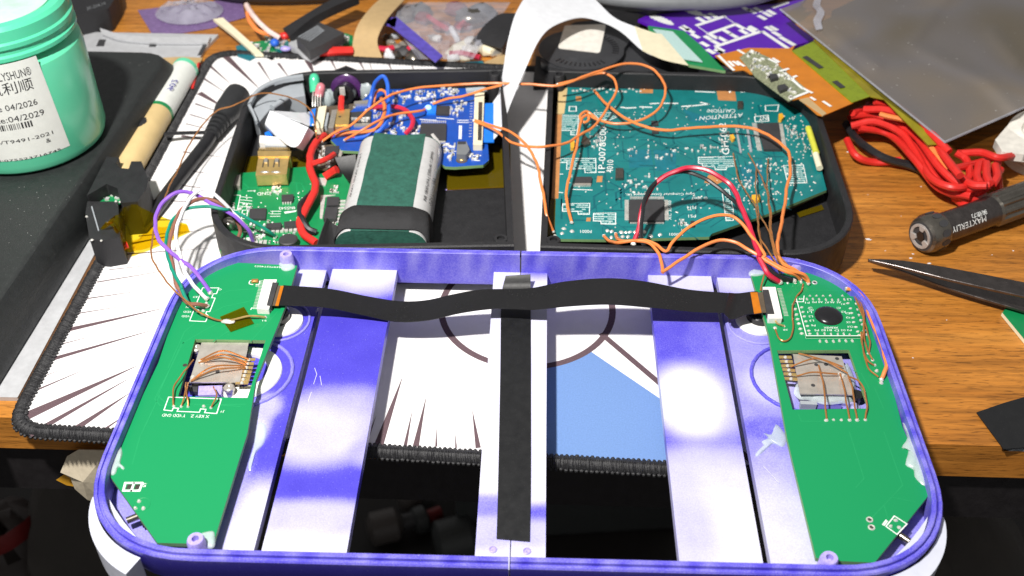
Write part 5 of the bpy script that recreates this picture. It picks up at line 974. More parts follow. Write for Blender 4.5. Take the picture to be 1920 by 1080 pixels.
# ================================================================ LEFT OF THE TRAYS
sp_ = thing('silver_panel', 'flat silver laptop base panel lying under the black slab', 'panel', (-300, 420, .1))
obj('panel_sheet', M().prism([V(p+(0,)) for p in ((-470, 268), (-187.5, 268), (-187.5, 540), (-184, 558), (-470, 561))], .1, 2.0), W_['silver'], sp_, bevel=.5)
for qd in ([(186, 74), (199, 74), (195, 87), (180, 87)], [(282, 80), (295, 80), (292, 88), (279, 88)], [(384, 78), (393, 76), (378, 104), (370, 104)]): obj('slot', M().prism(pl(qd, 2), 1.9, 2.05), W_['chip'], sp_, smooth=0)
obj('edge_strip', M().strip(pl([(188, 54), (230, 66), (300, 71), (395, 70)], 4), pl([(192, 66), (230, 77), (300, 82), (390, 82)], 3), 1.2), W_['silver'], sp_)
sb = thing('black_slab', 'thick dark grey slab with rounded corner under the green jar', 'slab', (-300, 400, 2.1))
top = rounded([(-470, 200), (-206, 200), (-191.5, 497), (-470, 500)], [0, 0, 14, 0]); low = rounded([(-470, 196), (-199, 196), (-187.6, 503), (-470, 506)], [0, 0, 16, 0])
n = len(top); obj('slab_body', M().add([V((p.x, p.y, 2.1)) for p in low]+[V((p.x, p.y, 14)) for p in low]+[V((p.x, p.y, 22)) for p in top], [tuple(range(2*n, 3*n)), tuple(range(n-1, -1, -1))]+[(i, (i+1) % n, (i+1) % n+n, i+n) for i in range(n)]+[(i+n, (i+1) % n+n, (i+1) % n+2*n, i+2*n) for i in range(n)]), W_['slab'], sb, bevel=1.2)
# the mint green jar
JX, JY, JR, JZ = -231.0, 412.0, 33.5, 22.2
jr = thing('plastic_jar', 'mint green plastic jar with ribbed lid and white label on the black slab', 'jar', (JX, JY, JZ))
obj('body', M().lathe((JX, JY, JZ), (0, 0, 1), [(JR-7, 0), (JR-3, .4), (JR-1, 2), (JR, 5), (JR, 44), (JR-.6, 48), (JR-3, 51), (JR-5, 52), (JR-5, 58)], 64), W_['jar'], jr, smooth=30)
obj('lid', M().lathe((JX, JY, JZ+52.6), (0, 0, 1), [(JR-4, 0), (JR-1.5, 0), (JR-.6, .8), (JR-.6, 2.4), (JR-1.6, 3.2), (JR-1.6, 5), (JR-.8, 5.8), (JR-.8, 7.6), (JR-1.7, 8.4), (JR-1.7, 13), (JR-3, 14.6), (JR-6, 15), (JR-7, 14), (JR-8, 13.6), (.1, 13.6)], 64), W_['lid'], jr, smooth=25)
obj('lid_window', M().lathe((JX, JY, JZ+66.3), (0, 0, 1), [(JR-8, 0), (JR-8, .5), (JR-12, 1.2), (.1, 1.6)], 40), W_['lidtop'], jr)
def jarpt(a, z, off=.12): return V((JX+(JR+off)*cos(a), JY+(JR+off)*sin(a), JZ+z))
def jpt(px_, py_, it=24):          # where a picture position meets the jar wall
    d = RT*((px_-960)/FPX)-UP*((py_-540)/FPX)+FW
    a = d.x**2+d.y**2; b = 2*(d.x*(CAM.x-JX)+d.y*(CAM.y-JY)); c = (CAM.x-JX)**2+(CAM.y-JY)**2-JR**2
    dd = b*b-4*a*c
    t = (-b-sqrt(max(dd, 0)))/(2*a); p = CAM+d*t
    return atan2(p.y-JY, p.x-JX), p.z-JZ
(aR, zT), (aB, zB) = jpt(67, 104), jpt(134, 282)
aR0, aB0 = aR, aB; aR = (aR+aB)/2
zB2 = jpt(40, 302)[1]; aL = aR-1.75
lb = M(); na = 40; vs = [jarpt(aL+(e-aL)*i/na, z) for z, e in ((zB2+.6, aB0), (zT, aR0)) for i in range(na+1)]
obj('paper_label', lb.add(vs, [(i, i+1, na+2+i, na+1+i) for i in range(na)]), W_['label'], jr)
g = M()
def jtext(body, p_right, p_rtop, size_deg, z_h=None, hz=None):   # lettering wrapped round the jar, right end given in the picture
    a1, z1 = jpt(*p_right); z2 = jpt(*p_rtop)[1]; t = M().text(body, (0, 0, 0), (1, 0, 0), (0, 1, 0), 0)
    h = z2-z1; wdt = size_deg
    g.add([jarpt(a1-wdt+wdt*v[0], z1+h*v[1], .2) for v in t.v], t.f)
jtext('KELLYSHUN®', (60, 139), (57, 123), .52); jtext('凯利顺', (64, 166), (60, 143), .52); jtext('Date 04/2026', (71, 195), (68, 184), .64); jtext('Date:04/2029', (84, 214), (82, 203), .72)
jtext('标准:BCB/T9491-2021', (100, 251), (97, 243), 1.15); jtext('电话:075523716745', (114, 281), (113, 276), .95); jtext('&', (96, 265), (93, 258), .06)
a1, z1 = jpt(62, 236); z2 = jpt(59, 225)[1]; x = 0
R = random.Random(5)
while x < .62:
    wv = R.choice((.008, .012, .02)); g.add([jarpt(a1-x, z1, .2), jarpt(a1-x-wv, z1, .2), jarpt(a1-x-wv, z2, .2), jarpt(a1-x, z2, .2)], [(0, 1, 2, 3)]); x += wv+R.choice((.01, .014, .02))
obj('label_print', g, W_['ink'], jr, smooth=0, kind='stuff')

# tube between slab and mat
A_, B_ = at(349, 128, 8.5), at(226, 338, 8.5); d = (B_-A_); ln = d.length; ax = d.normalized(); rT = 6.5
ct = thing('sleeved_cell', 'tan cylinder with a white sleeve and two green bands lying between slab and mat', 'cylinder', (A_+B_)/2-V((0, 0, rT)))
A_.z = B_.z = 2.1+rT; ax = (B_-A_).normalized(); ln = (B_-A_).length
obj('white_sleeve', M().lathe(A_+ax*4, ax, [(rT, 0), (rT, ln*.40)], 28, caps=False), W_['label'], ct); obj('green_band', M().lathe(A_, ax, [(rT-1, 0), (rT+.1, .8), (rT+.1, 4)], 28), W_['jar'], ct); obj('green_band', M().lathe(A_+ax*(ln*.40+3.5), ax, [(rT+.12, 0), (rT+.12, 2.6)], 28), W_['green2'], ct)
obj('tan_sleeve', M().lathe(A_+ax*(ln*.40+6), ax, [(rT-.05, 0), (rT, .4), (rT, ln*.58), (rT-1, ln*.60)], 28), W_['tan'], ct)
u_ = ax.cross(V((0, 0, 1))).normalized(); g = M(); o_ = A_+ax*(ln*.33)-u_*1.0+V((0, 0, rT+.05)); g.text('902', o_, o_-ax*11, o_-ax*0+u_*-3.2, .15); obj('stamp', g, W_['inkb'], ct, smooth=0, kind='stuff')
obj('ink_mark', M().blob(A_+ax*(ln*.62)+V((-1.0, 0, rT-.35)), 2.2, 5, .5), W_['ink'], ct)
obj('red_strip', M().strip(pl([(372, 117), (368, 135), (360, 166)], 6), pl([(376, 117), (372, 140), (364, 168)], 3), 1.0), W_['red'], label='red plastic strip standing against the mat corner beside the sleeved cell', cat='strip')

# bracket module with amber tape
bm = thing('bracket_module', 'black plastic bracket with a small green board, stuck with crumpled amber tape', 'module', at(230, 400, 2.2))
C1 = lambda L: kc(0, 1, L)
obj('bracket', M().prism(pl(C1([(800, 95), (895, 100), (868, 145), (905, 180), (965, 186), (985, 130), (1060, 130), (1112, 262), (1100, 330), (1030, 432), (905, 442), (880, 330), (800, 300), (650, 388)]), 20), 3, 20), W_['black'], bm, bevel=.5)
obj('small_board', M().prism(pl(C1([(668, 408), (800, 300), (905, 330), (915, 430), (700, 430)]), 14), 12.5, 14), W_['green2'], bm); part(bm, 'steel_tab', C1([(810, 285), (890, 285), (885, 320), (815, 310)]), 14, 16, 'metal'); smd(bm, C1([(720, 400), (880, 350), (890, 420), (740, 420)]), 9, 14, 91, (1.8, 1))
obj('lower_block', M().prism(pl(C1([(655, 430), (885, 432), (900, 700), (770, 722), (672, 715), (640, 520)]), 17), 2.2, 17), W_['black'], bm, bevel=.5)
obj('seam_teeth', M().tube(pl(C1([(688, 470, 17.3), (720, 580, 17.3), (740, 650, 17.3)])), .3, 5, 2), W_['greyl'], bm)
joints(bm, C1([(880, 410), (900, 435), (870, 430), (650, 545), (760, 725), (690, 720)]), 17, 1.0)
for lab, a, b, m in (('short black wire stub under the amber tape', (740, 740), (890, 730), 'blackw'), ('short red wire stub under the amber tape', (830, 800), (960, 755), 'red')):
    q = C1([a, b]); wire('wire_stub', lab, [(*q[0], 8), (*q[1], 9)], 1.6, m)
g = M(); nx, ny = 14, 10; R = random.Random(3); ed0 = [at(*p) for p in C1([(755, 635, 18), (900, 520, 24), (990, 450, 22), (1150, 520, 15), (1290, 575, 6), (1400, 600, 4)])]; ed1 = [at(*p) for p in C1([(880, 655, 18), (905, 750, 12), (920, 810, 8), (1060, 800, 5), (1230, 740, 4), (1420, 655, 4)])]
E0, E1 = spline(ed0, 4), spline(ed1, 4); vs = []
for i, (a, b) in enumerate(zip(E0, E1)):
    for j in range(ny+1):
        t = j/ny; k = 1-min(1, i/(len(E0)*.65)); p = a.lerp(b, t); vs.append(p+V((R.uniform(-.8, .8)*k, R.uniform(-.8, .8)*k, (R.uniform(-1.6, 1.6)+sin(t*pi)*2.5)*k+.2)))
g.add(vs, [(i*(ny+1)+j, i*(ny+1)+j+1, (i+1)*(ny+1)+j+1, (i+1)*(ny+1)+j) for i in range(len(E0)-1) for j in range(ny)])
obj('crumpled_amber_tape', g, W_['kapton'], label='crumpled amber tape reaching from the black bracket onto the white mat', cat='tape', smooth=20)
# barrel plug and lead
pg = thing('barrel_plug', 'black rubber power plug with ribbed strain relief lying on the white mat', 'plug', at(420, 210, 3)); p0, p1 = at(446, 178, 9.6), at(393, 258, 7.6); ax = (p1-p0).normalized(); ln = (p1-p0).length
obj('grip', M().lathe(p0-ax*2, ax, [(4.6, 0), (6.3, 1.5), (6.5, 4), (6.4, ln*.45), (5.0, ln*.62), (4.8, ln*.64)], 20), W_['sheath'], pg)
pr2 = []; h = ln*.62
for k in range(5): pr2 += [(5.0-.3*k, h+k*3.1), (5.0-.3*k, h+k*3.1+1.7), (3.4-.2*k, h+k*3.1+1.8), (3.4-.2*k, h+k*3.1+3.0)]
obj('strain_relief', M().lathe(p0-ax*2, ax, pr2, 18), W_['sheath'], pg)
obj('lead', M().tube([p1-ax*1, p1+ax*8, at(335, 335, 6), at(298, 385, 6), at(262, 430, 5)], 3.1, 12), W_['blackw'], pg)
obj('cable_tie', M().strip(pl([(307, 249, 9), (340, 247, 8), (385, 246, 8)]), pl([(307, 254, 9), (340, 252, 8), (385, 251, 8)]), .6), W_['blackw'], label='thin black cable tie between the tan cylinder and the rubber plug', cat='cable tie')

# ================================================================ BACK ROW
T4 = lambda L: F(440, 0, 6, L); T3 = lambda L: F(240, 0, 6.4, L); T5 = lambda L: F(700, 0, 7.385, L); T7 = lambda L: F(1190, 0, 5.189, L)
obj('violet_film', M().plate(pl([(258, 19, .6), (330, 10, 1), (400, 2, .6), (452, -8, 1), (460, 32, 1), (432, 40, .6), (400, 52, .6), (340, 62, .6), (284, 62, .6)]), .25), W_['violetfilm'], label='flat violet anti static film sheet lying on the wood at the back left', cat='film')
g = M(); R = random.Random(9); c = at(355, 22, 2); vs = []; na = 22
for i in range(7):
    for k in range(na):
        r = i/6; a = 2*pi*k/na; vs.append(c+V((20*r*cos(a), 17*r*sin(a), max(0, (1-r*r)*6+R.uniform(-1.5, 1.5)*(1 if i < 6 else .3)))))
g.add(vs, [(i*na+k, i*na+(k+1) % na, (i+1)*na+(k+1) % na, (i+1)*na+k) for i in range(6) for k in range(na)]); obj('clear_blister', g, W_['clear'], label='crumpled clear blister bag on top of the violet film', cat='bag', smooth=15)
dv = thing('black_device', 'black plastic device with rounded corner beside the jar lid at the back', 'device', at(170, 10, .1))
obj('case', M().prism(rounded(pl([(120, 42), (205, 22), (222, -5), (215, -60), (80, -60), (100, 20)], 12), 3), .2, 14), W_['black'], dv, bevel=1); obj('case_print', M().text('SK-204.14', at(163, 20, 14), at(198, 9, 14), at(162, 14, 14), .1), W_['grey'], dv, smooth=0, kind='stuff')
bb = obj('black_bundle', M().tube(pl([(380, -28, 8), (450, -14, 7), (540, -12, 7), (640, -18, 7), (760, -34, 7)]), 6, 12), W_['sheath'], label='thick black cable across the very back of the desk', cat='cable')
obj('spudger', M().strip(pl([(400, 38, 7), (440, 70, 6), (478, 104, 5)]), pl([(418, 35, 7), (460, 72, 6), (494, 104, 5)]), 1.6), W_['cream'], label='flat cream plastic spudger leaning on the scrap boards', cat='spudger')
obj('teal_scrap', M().prism(pl([(442, 86), (462, 82), (480, 105), (468, 112), (446, 104)], 4), .2, 4), W_['tealdark'], label='small teal plastic scrap by the back left corner of the mat', cat='scrap')
wire('wire', 'loose white wire end rising from the scrap boards at the back', [(462, 9, 16), (475, 30, 16), (500, 55, 13), (524, 71, 9)], 1.5, 'pinkw'); wire('wire', 'loose orange wire end beside the white one at the back', [(464, 24, 15), (468, 40, 14), (485, 58, 12), (512, 66, 9)], 1.3, 'orange')
obj('tan_scrap', M().strip(pl([(300, 110, 3), (340, 108, 4), (380, 110, 3)]), pl([(320, 124, 3), (345, 126, 4), (372, 124, 3)]), 1), W_['kraft'], label='torn brown paper scrap between silver panel and mat corner', cat='paper')
sc = thing('scrap_board', 'pile of broken green circuit boards behind the mat edge', 'circuit board', at(540, 95, .2))
for qd, z0, z1, m in ((T4([(160, 480), (430, 440), (600, 560), (420, 680), (250, 600)]), .3, 3, 'green2'), (T4([(330, 400), (560, 400), (640, 520), (480, 560)]), 3.2, 5.5, 'teal'), (T4([(400, 600), (640, 620), (880, 640), (700, 690), (450, 690)]), .3, 2.6, 'green2'), (T4([(880, 560), (1240, 370), (1330, 400), (1330, 480), (1000, 620)]), .3, 4, 'green2')):
    obj('board_piece', M().prism(pl(qd, z1), z0, z1), W_[m], sc)
smd(sc, T4([(330, 400), (560, 400), (640, 520), (480, 560)]), 16, 5.5, 101, (3, 1.6)); smd(sc, T4([(400, 600), (640, 620), (880, 640), (700, 690), (450, 690)]), 18, 2.6, 102, (3, 1.6)); smd(sc, T4([(160, 480), (430, 440), (520, 560), (420, 680), (250, 600)]), 16, 3, 103, (3, 1.6)); smd(sc, T4([(1000, 560), (1240, 420), (1320, 440), (1050, 600)]), 14, 4, 104, (3, 1.4))
joints(sc, T4([(290, 595), (870, 640), (800, 635), (600, 560), (560, 480)]), 4, 2.6)
obj('blue_capacitor', M().blob(at(*T4([(450, 480)])[0], 8), 2.6, 2.6, 2.2, 12, 8), W_['bluew'], sc); obj('violet_capacitor', M().blob(at(*T4([(570, 550)])[0], 6), 3.0, 1.8, 1.6, 12, 8), W_['post'], sc); obj('red_capacitor', M().blob(at(*T4([(560, 405)])[0], 8), 3.2, 2.4, 2.2, 12, 8), W_['red'], sc)
ic = thing('chip_block', 'large black chip package with pale printed lines on its pale base', 'chip', at(*T4([(880, 420)])[0], 4))
obj('package', M().prism(pl(T4([(690, 430), (840, 575), (1235, 370), (955, 250)]), 14), 8.5, 14), W_['chip'], ic, bevel=.6); obj('pale_base', M().prism(pl(T4([(600, 490), (850, 630), (1260, 400), (940, 240)]), 8), 4, 8), W_['silver'], ic, bevel=.5)
g = M()
for k in range(5):
    t = k/4; a = (720+t*120, 415+t*45); b = (950+t*60, 285+t*50); aa, bb2 = T4([a])[0], T4([b])[0]; P = [at(aa[0]+(bb2[0]-aa[0])*s_, aa[1]+(bb2[1]-aa[1])*s_, 14) for s_ in (0, .3, .34, .62, .66, .95)]
    for q in range(0, 6, 2): g.line(P[q:q+2], .6, .05)
obj('chip_print', g, W_['greyl'], ic, smooth=0, kind='stuff')
obj('black_bar', M().strip(pl(T4([(560, 360, 9), (800, 210, 13), (1000, 90, 15), (1250, -40, 16)])), pl(T4([(640, 450, 9), (880, 250, 13), (1100, 130, 15), (1400, 0, 16)])), 5), W_['black'], label='black plastic bar leaning behind the large chip', cat='bar')
wire('wire', 'short thick red wire beside the large chip behind the mat', [(*T4([(930, 590)])[0], 6), (*T4([(1080, 580)])[0], 7), (*T4([(1330, 570)])[0], 6)], 2.4, 'red')
obj('kraft_strip', M().strip([at(*p) for p in T4([(1345, 650, 3), (1325, 500, 8), (1390, 280, 14), (1540, 80, 14), (1700, -60, 10)])], [at(*p) for p in T4([(1660, 650, 3), (1605, 480, 8), (1650, 330, 14), (1760, 160, 14), (1960, -50, 10)])], .5), W_['kraft'], label='curved strip of brown kraft tape behind the back edge of the mat', cat='tape')
# clear zip bag full of little parts
zb = thing('zip_bag', 'clear zip bag with a violet strip holding small white, red and metal parts', 'bag', at(840, 70, .2)); R = random.Random(21)
for i, (x, y, r, m) in enumerate([(1560, 560, 5.5, 'white'), (1600, 680, 6, 'cream'), (1330, 580, 4.5, 'white'), (1400, 640, 4, 'metal'), (1340, 690, 5, 'white'), (1120, 790, 5, 'white'), (1260, 800, 4, 'cream'), (1430, 560, 3.5, 'metal'), (240, 590, 3.2, 'metal'), (335, 670, 3.6, 'metal'), (190, 520, 3, 'gunmetal'), (400, 620, 3, 'metal'), (300, 500, 3, 'greyl'), (430, 720, 5, 'chip'), (560, 790, 6, 'gunmetal'), (330, 760, 4, 'gunmetal'), (880, 530, 3, 'white'), (820, 515, 3, 'metal'), (700, 250, 6, 'dimred'), (950, 370, 5, 'dimred'), (1240, 360, 5, 'dimred'), (1150, 120, 6, 'dimred'), (1700, 730, 4, 'metal'), (640, 150, 7, 'gunmetal'), (450, 200, 7, 'brownpcb'), (1350, 250, 9, 'gunmetal'), (1500, 180, 8, 'slab'), (220, 760, 3.5, 'ffc')]):
    obj('small_part', M().blob(at(*T5([(x, y)])[0], r*.5+.3), r*R.uniform(.8, 1.2), r*R.uniform(.7, 1.2), r*.6, 9, 6, .15), W_[m], zb)
for L, m in (([(80, 670), (180, 680), (280, 660)], 'redw'), ([(1050, 745), (1250, 740), (1480, 800)], 'redw'), ([(480, 670), (580, 700)], 'redw'), ([(1080, 390), (1160, 550)], 'ffc'), ([(760, 230), (900, 330), (1020, 400)], 'redw'), ([(1180, 380), (1260, 300)], 'redw'), ([(200, 700), (260, 800)], 'ffc')):
    obj('wire_end', M().tube([at(*p, 5) for p in T5(L)], 1.6, 7, 3), W_[m], zb)
obj('yellow_card', M().plate(pl(T5([(990, 740, 1), (1100, 620, 4), (1380, 500, 4), (1300, 640, 2), (1060, 760, 1)])), .4), W_['cream'], zb)
for E, m, nm in ((((170, 300), (320, 230), (960, 770), (860, 860)), 'zip_', 'zip_strip'), (((160, 220), (330, 250), (300, 380), (160, 340)), 'zip_', 'zip_end')):
    obj(nm, M().plate([at(*p, 12) for p in T5(list(E))], .5), W_[m], zb)
g = M(); nx, ny = 18, 12; vs = []
for j in range(ny+1):
    for i in range(nx+1):
        u, v = i/nx, j/ny; x = (60+(620-60)*v)*(1-u)+(1900+(1380-1900)*v)*u; y = (30+v*790)
        vs.append(at(*T5([(x, y)])[0], 8+6*sin(pi*u)*sin(pi*v)+R.uniform(-1.4, 1.4)))
obj('bag_film', g.add(vs, [(j*(nx+1)+i, j*(nx+1)+i+1, (j+1)*(nx+1)+i+1, (j+1)*(nx+1)+i) for j in range(ny) for i in range(nx)]), W_['clear'], zb, smooth=25)
obj('dark_strap', M().strip([at(*p) for p in T5([(1380, 560, 8), (1560, 340, 12), (1760, 200, 14), (1980, 190, 14)])], [at(*p) for p in T5([(1780, 680, 8), (1850, 560, 12), (1960, 450, 13), (2100, 400, 14)])], .8), W_['black'], label='black ribbed strip under the white flat cable behind the mat', cat='strip')
obj('cardboard', M().prism(pl([(905, 118), (950, 98), (965, 128), (900, 124)], 2), .2, 2), W_['kraft'], label='corner of brown cardboard behind the mat next to the white flat cable', cat='cardboard')
obj('teal_card', M().prism(pl([(840, 118), (905, 114), (910, 124), (850, 126)], 3), .2, 3), W_['tealdark'], label='teal strip of board under the zip bag behind the mat', cat='scrap')

# blower fan
D0 = lambda L: kc(2, 0, L)
fn = thing('blower_fan', 'black blower fan with a blank white square sticker on its hub', 'fan', at(1085, 90, .2)); fc_ = at(1090, 88, 15)
obj('housing', M().prism(rounded(pl([(1012, 118), (1025, 85), (1075, 42), (1140, 34), (1178, 52), (1186, 70), (1150, 118), (1110, 135), (1050, 130)], 13), 5), .3, 13), W_['fan'], fn, bevel=.8)
obj('lower_case', M().prism(pl([(1000, 150), (1005, 105), (1060, 110), (1120, 132), (1115, 148)], 9), .3, 9), W_['black'], fn, bevel=.6)
obj('hub', M().lathe((fc_.x, fc_.y, 13), (0, 0, 1), [(23, -.5), (23, .8), (21, 1.2), (15, 1.2), (14, 1.8)], 40), W_['fan'], fn); obj('sticker', M().prism(rounded(pl(D0([(395, 190), (705, 180), (660, 395), (345, 358)]), 15.2), 2), 14.6, 15.2), W_['plasticw'], fn)
vm = mesh_of(M().box((0, 0, 0), (3.4, .8, .5)), W_['blackgloss'], name='vent_slit')
for k in range(26):
    a = -2.3+k*.135
    if a < -.9 or a > -.35: inst('vent_slit', vm, fn, (fc_.x+18.6*cos(a), fc_.y+18.6*sin(a), 14.3), a)
obj('screw_ear', M().lathe(at(1178, 63, 10), (0, 0, 1), [(3.4, 0), (3.4, 2), (1.6, 2), (1.5, 1), (.1, 1)], 14), W_['fan'], fn)
obj('battery_case', M().prism(rounded(pl([(1150, 122), (1185, 60), (1250, 66), (1330, 118), (1398, 133), (1405, 150), (1250, 150), (1120, 148)], 10), 3), .3, 10), W_['fan'], label='dark grey plastic case between the fan and the right tray', cat='case', bevel=.8)
obj('grey_cable', M().tube(pl([(1020, -40, 24), (1120, -8, 24), (1200, 3, 24), (1300, 5, 24), (1400, -2, 24), (1480, -26, 24)]), 4.2, 12), W_['grey'], label='thick dark grey cable along the back above the purple board', cat='cable')
obj('black_pouch', M().prism(rounded(pl([(1130, 20), (1200, 22), (1460, -8), (1520, -60), (1100, -60)], 17), 4), .3, 17), W_['black'], label='black plastic box at the back behind the purple board', cat='box', bevel=1)

# purple board, white flat cable with green end board, amber flex circuit
pz = 14
pbd = thing('purple_board', 'purple circuit board with white print and pads lying behind the right tray', 'circuit board', at(1380, 60, pz-1.6))
obj('board', M().prism(pl(T7([(30, 190), (330, 60), (1040, 60), (1350, 40), (1680, -20), (1600, 60), (1430, 130), (1760, 390), (1560, 440), (1500, 480), (1240, 520), (780, 540)]), pz), pz-1.6, pz), W_['purple'], pbd, bevel=.2)
obj('board_foot', M().prism(pl(T7([(300, 120), (1000, 120), (1500, 400), (900, 480)]), pz), .3, pz-1.6), W_['chip'], pbd)
silk(pbd, [T7(L) for L in ([(610, 245), (870, 160)], [(720, 330), (985, 235)], [(795, 450), (1215, 310)], [(1250, 310), (1490, 470)], [(1350, 70), (1480, 25)])], pz, 2.4, 'white_bar'); silk(pbd, [T7(L) for L in ([(870, 160), (985, 235)], [(610, 255), (720, 330)], [(1215, 310), (1250, 310)], [(795, 455), (880, 520)])], pz, .6)
for cx, cy, n_, rx in ((255, 190, 9, 125), (545, 105, 8, 130)):
    for k in range(n_):
        t = (k+.5)/n_*2-1; hw_ = sqrt(1-t*t)*.55; a, b = T7([(cx+rx*t*.9-60*hw_, cy+35*t-52*hw_*1.2), (cx+rx*t*.9+60*hw_, cy+35*t+52*hw_*1.2)]); obj('stick_pad', M().line(pl([a, b], pz), 1.25, .05+.006*k), W_['silk'], pbd, smooth=0)
for x, y in ((640, 190), (700, 165), (760, 150), (1030, 262), (1060, 310), (960, 345), (900, 310), (770, 355), (715, 370), (780, 410), (850, 380), (1150, 275), (1130, 295), (680, 430), (740, 500), (830, 480), (820, 500), (850, 515), (1310, 280), (1350, 275), (1380, 330), (1450, 380), (1520, 420), (1080, 85), (1140, 110), (1200, 95), (1240, 170), (1290, 140), (1330, 120), (500, 270), (540, 300), (590, 350), (480, 280)):
    a, b = T7([(x-22, y-12), (x+22, y+12)]); obj('pad', M().line(pl([a, b], pz), 2.8, .06), W_['silk'], pbd, smooth=0)
ez = 20
eb = thing('end_board', 'small green board carrying the cream end of the wide white flat cable', 'circuit board', at(1310, 95, ez-1.5)); obj('board', M().prism(pl(T7([(130, 250), (480, 300), (640, 440), (885, 690), (480, 620), (300, 540), (150, 330)]), ez), ez-1.5, ez, 0, 1), [W_['green2'], W_['edge']], eb)
obj('board_foot', M().prism(pl(T7([(250, 330), (450, 330), (640, 560), (450, 560)]), ez), .4, ez-1.5), W_['chip'], eb)
wc = thing('flat_cable', 'wide white flat cable arching from the blue board up over the fan', 'cable', at(1000, 130, 14))
top_ = [(924, 193, 15), (936, 172, 17), (944, 130, 24), (954, 70, 32), (972, 15, 34), (1010, -32, 33), (1065, -38, 30), (1110, -6, 27), (1150, 32, 25), (1190, 50, 24), (1226, 62, 23)]
bot_ = [(923, 265, 15), (940, 243, 17), (955, 200, 23), (985, 130, 31), (1012, 74, 32), (1040, 48, 30), (1088, 33, 27), (1130, 42, 25), (1165, 60, 24), (1205, 95, 23), (1245, 112, 22)]
obj('cable_band', M().strip(pl(top_), pl(bot_), .3), W_['ffc'], wc); obj('cream_end', M().strip(pl([(1190, 50, 24.3), (1226, 62, 23.3), (1240, 64, 22.5)]), pl([(1205, 95, 23.3), (1245, 112, 22.3), (1290, 122, 21.4)]), .5, sub=4), W_['cream'], wc)
obj('pale_patch', M().plate(pl(T7([(180, 280), (370, 305), (660, 598), (440, 565)]), 21.2), .6), W_['silkteal'], wc); obj('blue_end', M().plate(pl([(906, 194, 15.1), (926, 193, 15.4), (926, 266, 15.4), (903, 266, 15.1)]), .5), W_['stiffb'], wc)
fx = thing('flex_circuit', 'amber flexible circuit with a chip covered area hanging over the right tray corner', 'circuit', at(1480, 130, 24)); fz = 25
obj('amber_sheet', M().plate(pl(T7([(780, 540, fz), (1100, 465, fz), (1500, 470, fz), (1560, 440, fz)])+kc(3, 0, [(180, 380, fz), (640, 770, fz), (410, 868, 25), (370, 860, 25), (235, 740, fz), (160, 755, fz), (-100, 560, fz)])+T7([(1060, 680, fz), (960, 690, fz)])), .4), W_['flex'], fx)
obj('olive_band', M().plate(pl(kc(3, 0, [(180, 380, fz+.4), (340, 310, fz+.4), (770, 720, fz+.4), (630, 768, fz+.4)])), .4), W_['flexg'], fx); obj('olive_border', M().plate(pl(kc(3, 0, [(340, 300, fz+.6), (400, 280, fz+.6), (1320, 1080, 22), (1200, 1085, 21), (870, 745, fz+.6), (770, 725, fz+.6)])), .4), W_['flexd'], fx)
obj('component_area', M().plate(pl(T7([(1020, 560, fz+.3), (1130, 480, fz+.3), (1310, 560, fz+.3), (1700, 890, fz+.3), (1500, 985, fz+.3), (1170, 740, fz+.3)])), .5), W_['flexc'], fx)
obj('pale_tip', M().plate(pl(kc(3, 0, [(235, 745, fz+.2), (300, 730, fz+.2), (440, 850, 25.2), (410, 868, 25.2)])), .5), W_['kraft'], fx)
chip(fx, T7([(1310, 720), (1380, 715), (1400, 750), (1330, 770)]), fz+2.2, 1.9); chip(fx, T7([(1390, 830), (1460, 815), (1500, 850), (1420, 880)]), fz+2.2, 1.9)
smd(fx, T7([(1050, 560), (1130, 490), (1300, 570), (1680, 890), (1500, 970), (1180, 730)]), 46, fz+.3, 121, (2.2, .9), -.7)
for L in ([(1420, 690), (1490, 670)], [(1500, 770), (1570, 740)], [(1460, 710), (1630, 860)], [(1520, 960), (1700, 890)], [(1640, 860), (1720, 900)], [(1310, 575), (1380, 610)], [(1350, 570), (1400, 600)], [(1720, 950), (1750, 970)], [(1840, 990), (1900, 1030)], [(920, 600), (960, 640)], [(960, 600), (1010, 630)], [(1000, 600), (1060, 640)], [(1010, 490), (1060, 520)], [(820, 545), (960, 680)]): obj('white_mark', M().line(pl(T7(L), fz+.35), 1.5, .06), W_['silk'], fx, smooth=0)
for L in ([(1670, 560), (1800, 650)], [(1960, 800), (2010, 840)]): obj('dark_slot', M().line(pl(T7(L), fz+.8), 3.0, .06), W_['chip'], fx, smooth=0)
# big glossy film
CR = [((1800, -40), (1745, 30)), ((1745, 30), (1708, 82)), ((1708, 82), (1780, 118)), ((1780, 118), (1850, 150)), ((1850, 150), (1905, 205)), ((1860, 60), (1905, 110)), ((1560, 60), (1640, 120))]  # ridges added in place of a tan reflection streak, to catch highlights
def segd(x, y, a, b):
    dx, dy = b[0]-a[0], b[1]-a[1]; t = max(0, min(1, ((x-a[0])*dx+(y-a[1])*dy)/(dx*dx+dy*dy))); return hypot(x-a[0]-t*dx, y-a[1]-t*dy)
g = M(); nx, ny = 70, 48; vs = []; e0, e1 = kc(3, 0, [(90, 70)])[0], kc(3, 0, [(1325, 1068)])[0]; e2, e3 = (2130, 110), (2000, -190); R = random.Random(31)
for j in range(ny+1):
    for i in range(nx+1):
        u, v = i/nx, j/ny; x = (e0[0]*(1-u)+e1[0]*u)*(1-v)+(e3[0]*(1-u)+e2[0]*u)*v; y = (e0[1]*(1-u)+e1[1]*u)*(1-v)+(e3[1]*(1-u)+e2[1]*u)*v
        cd_ = min(segd(x, y, a_, b_) for a_, b_ in CR)
        vs.append(at(x, y, 27.5+1.8*math.exp(-(cd_/13)**2)-3.5*u*(1-v)+1.3*sin(3.1*u+4*v)*sin(2.2*v+u)+.6*sin(9*u-5*v)*v+.25*sin(31*u+3*v)*sin(17*v)+R.uniform(-.05, .05)))
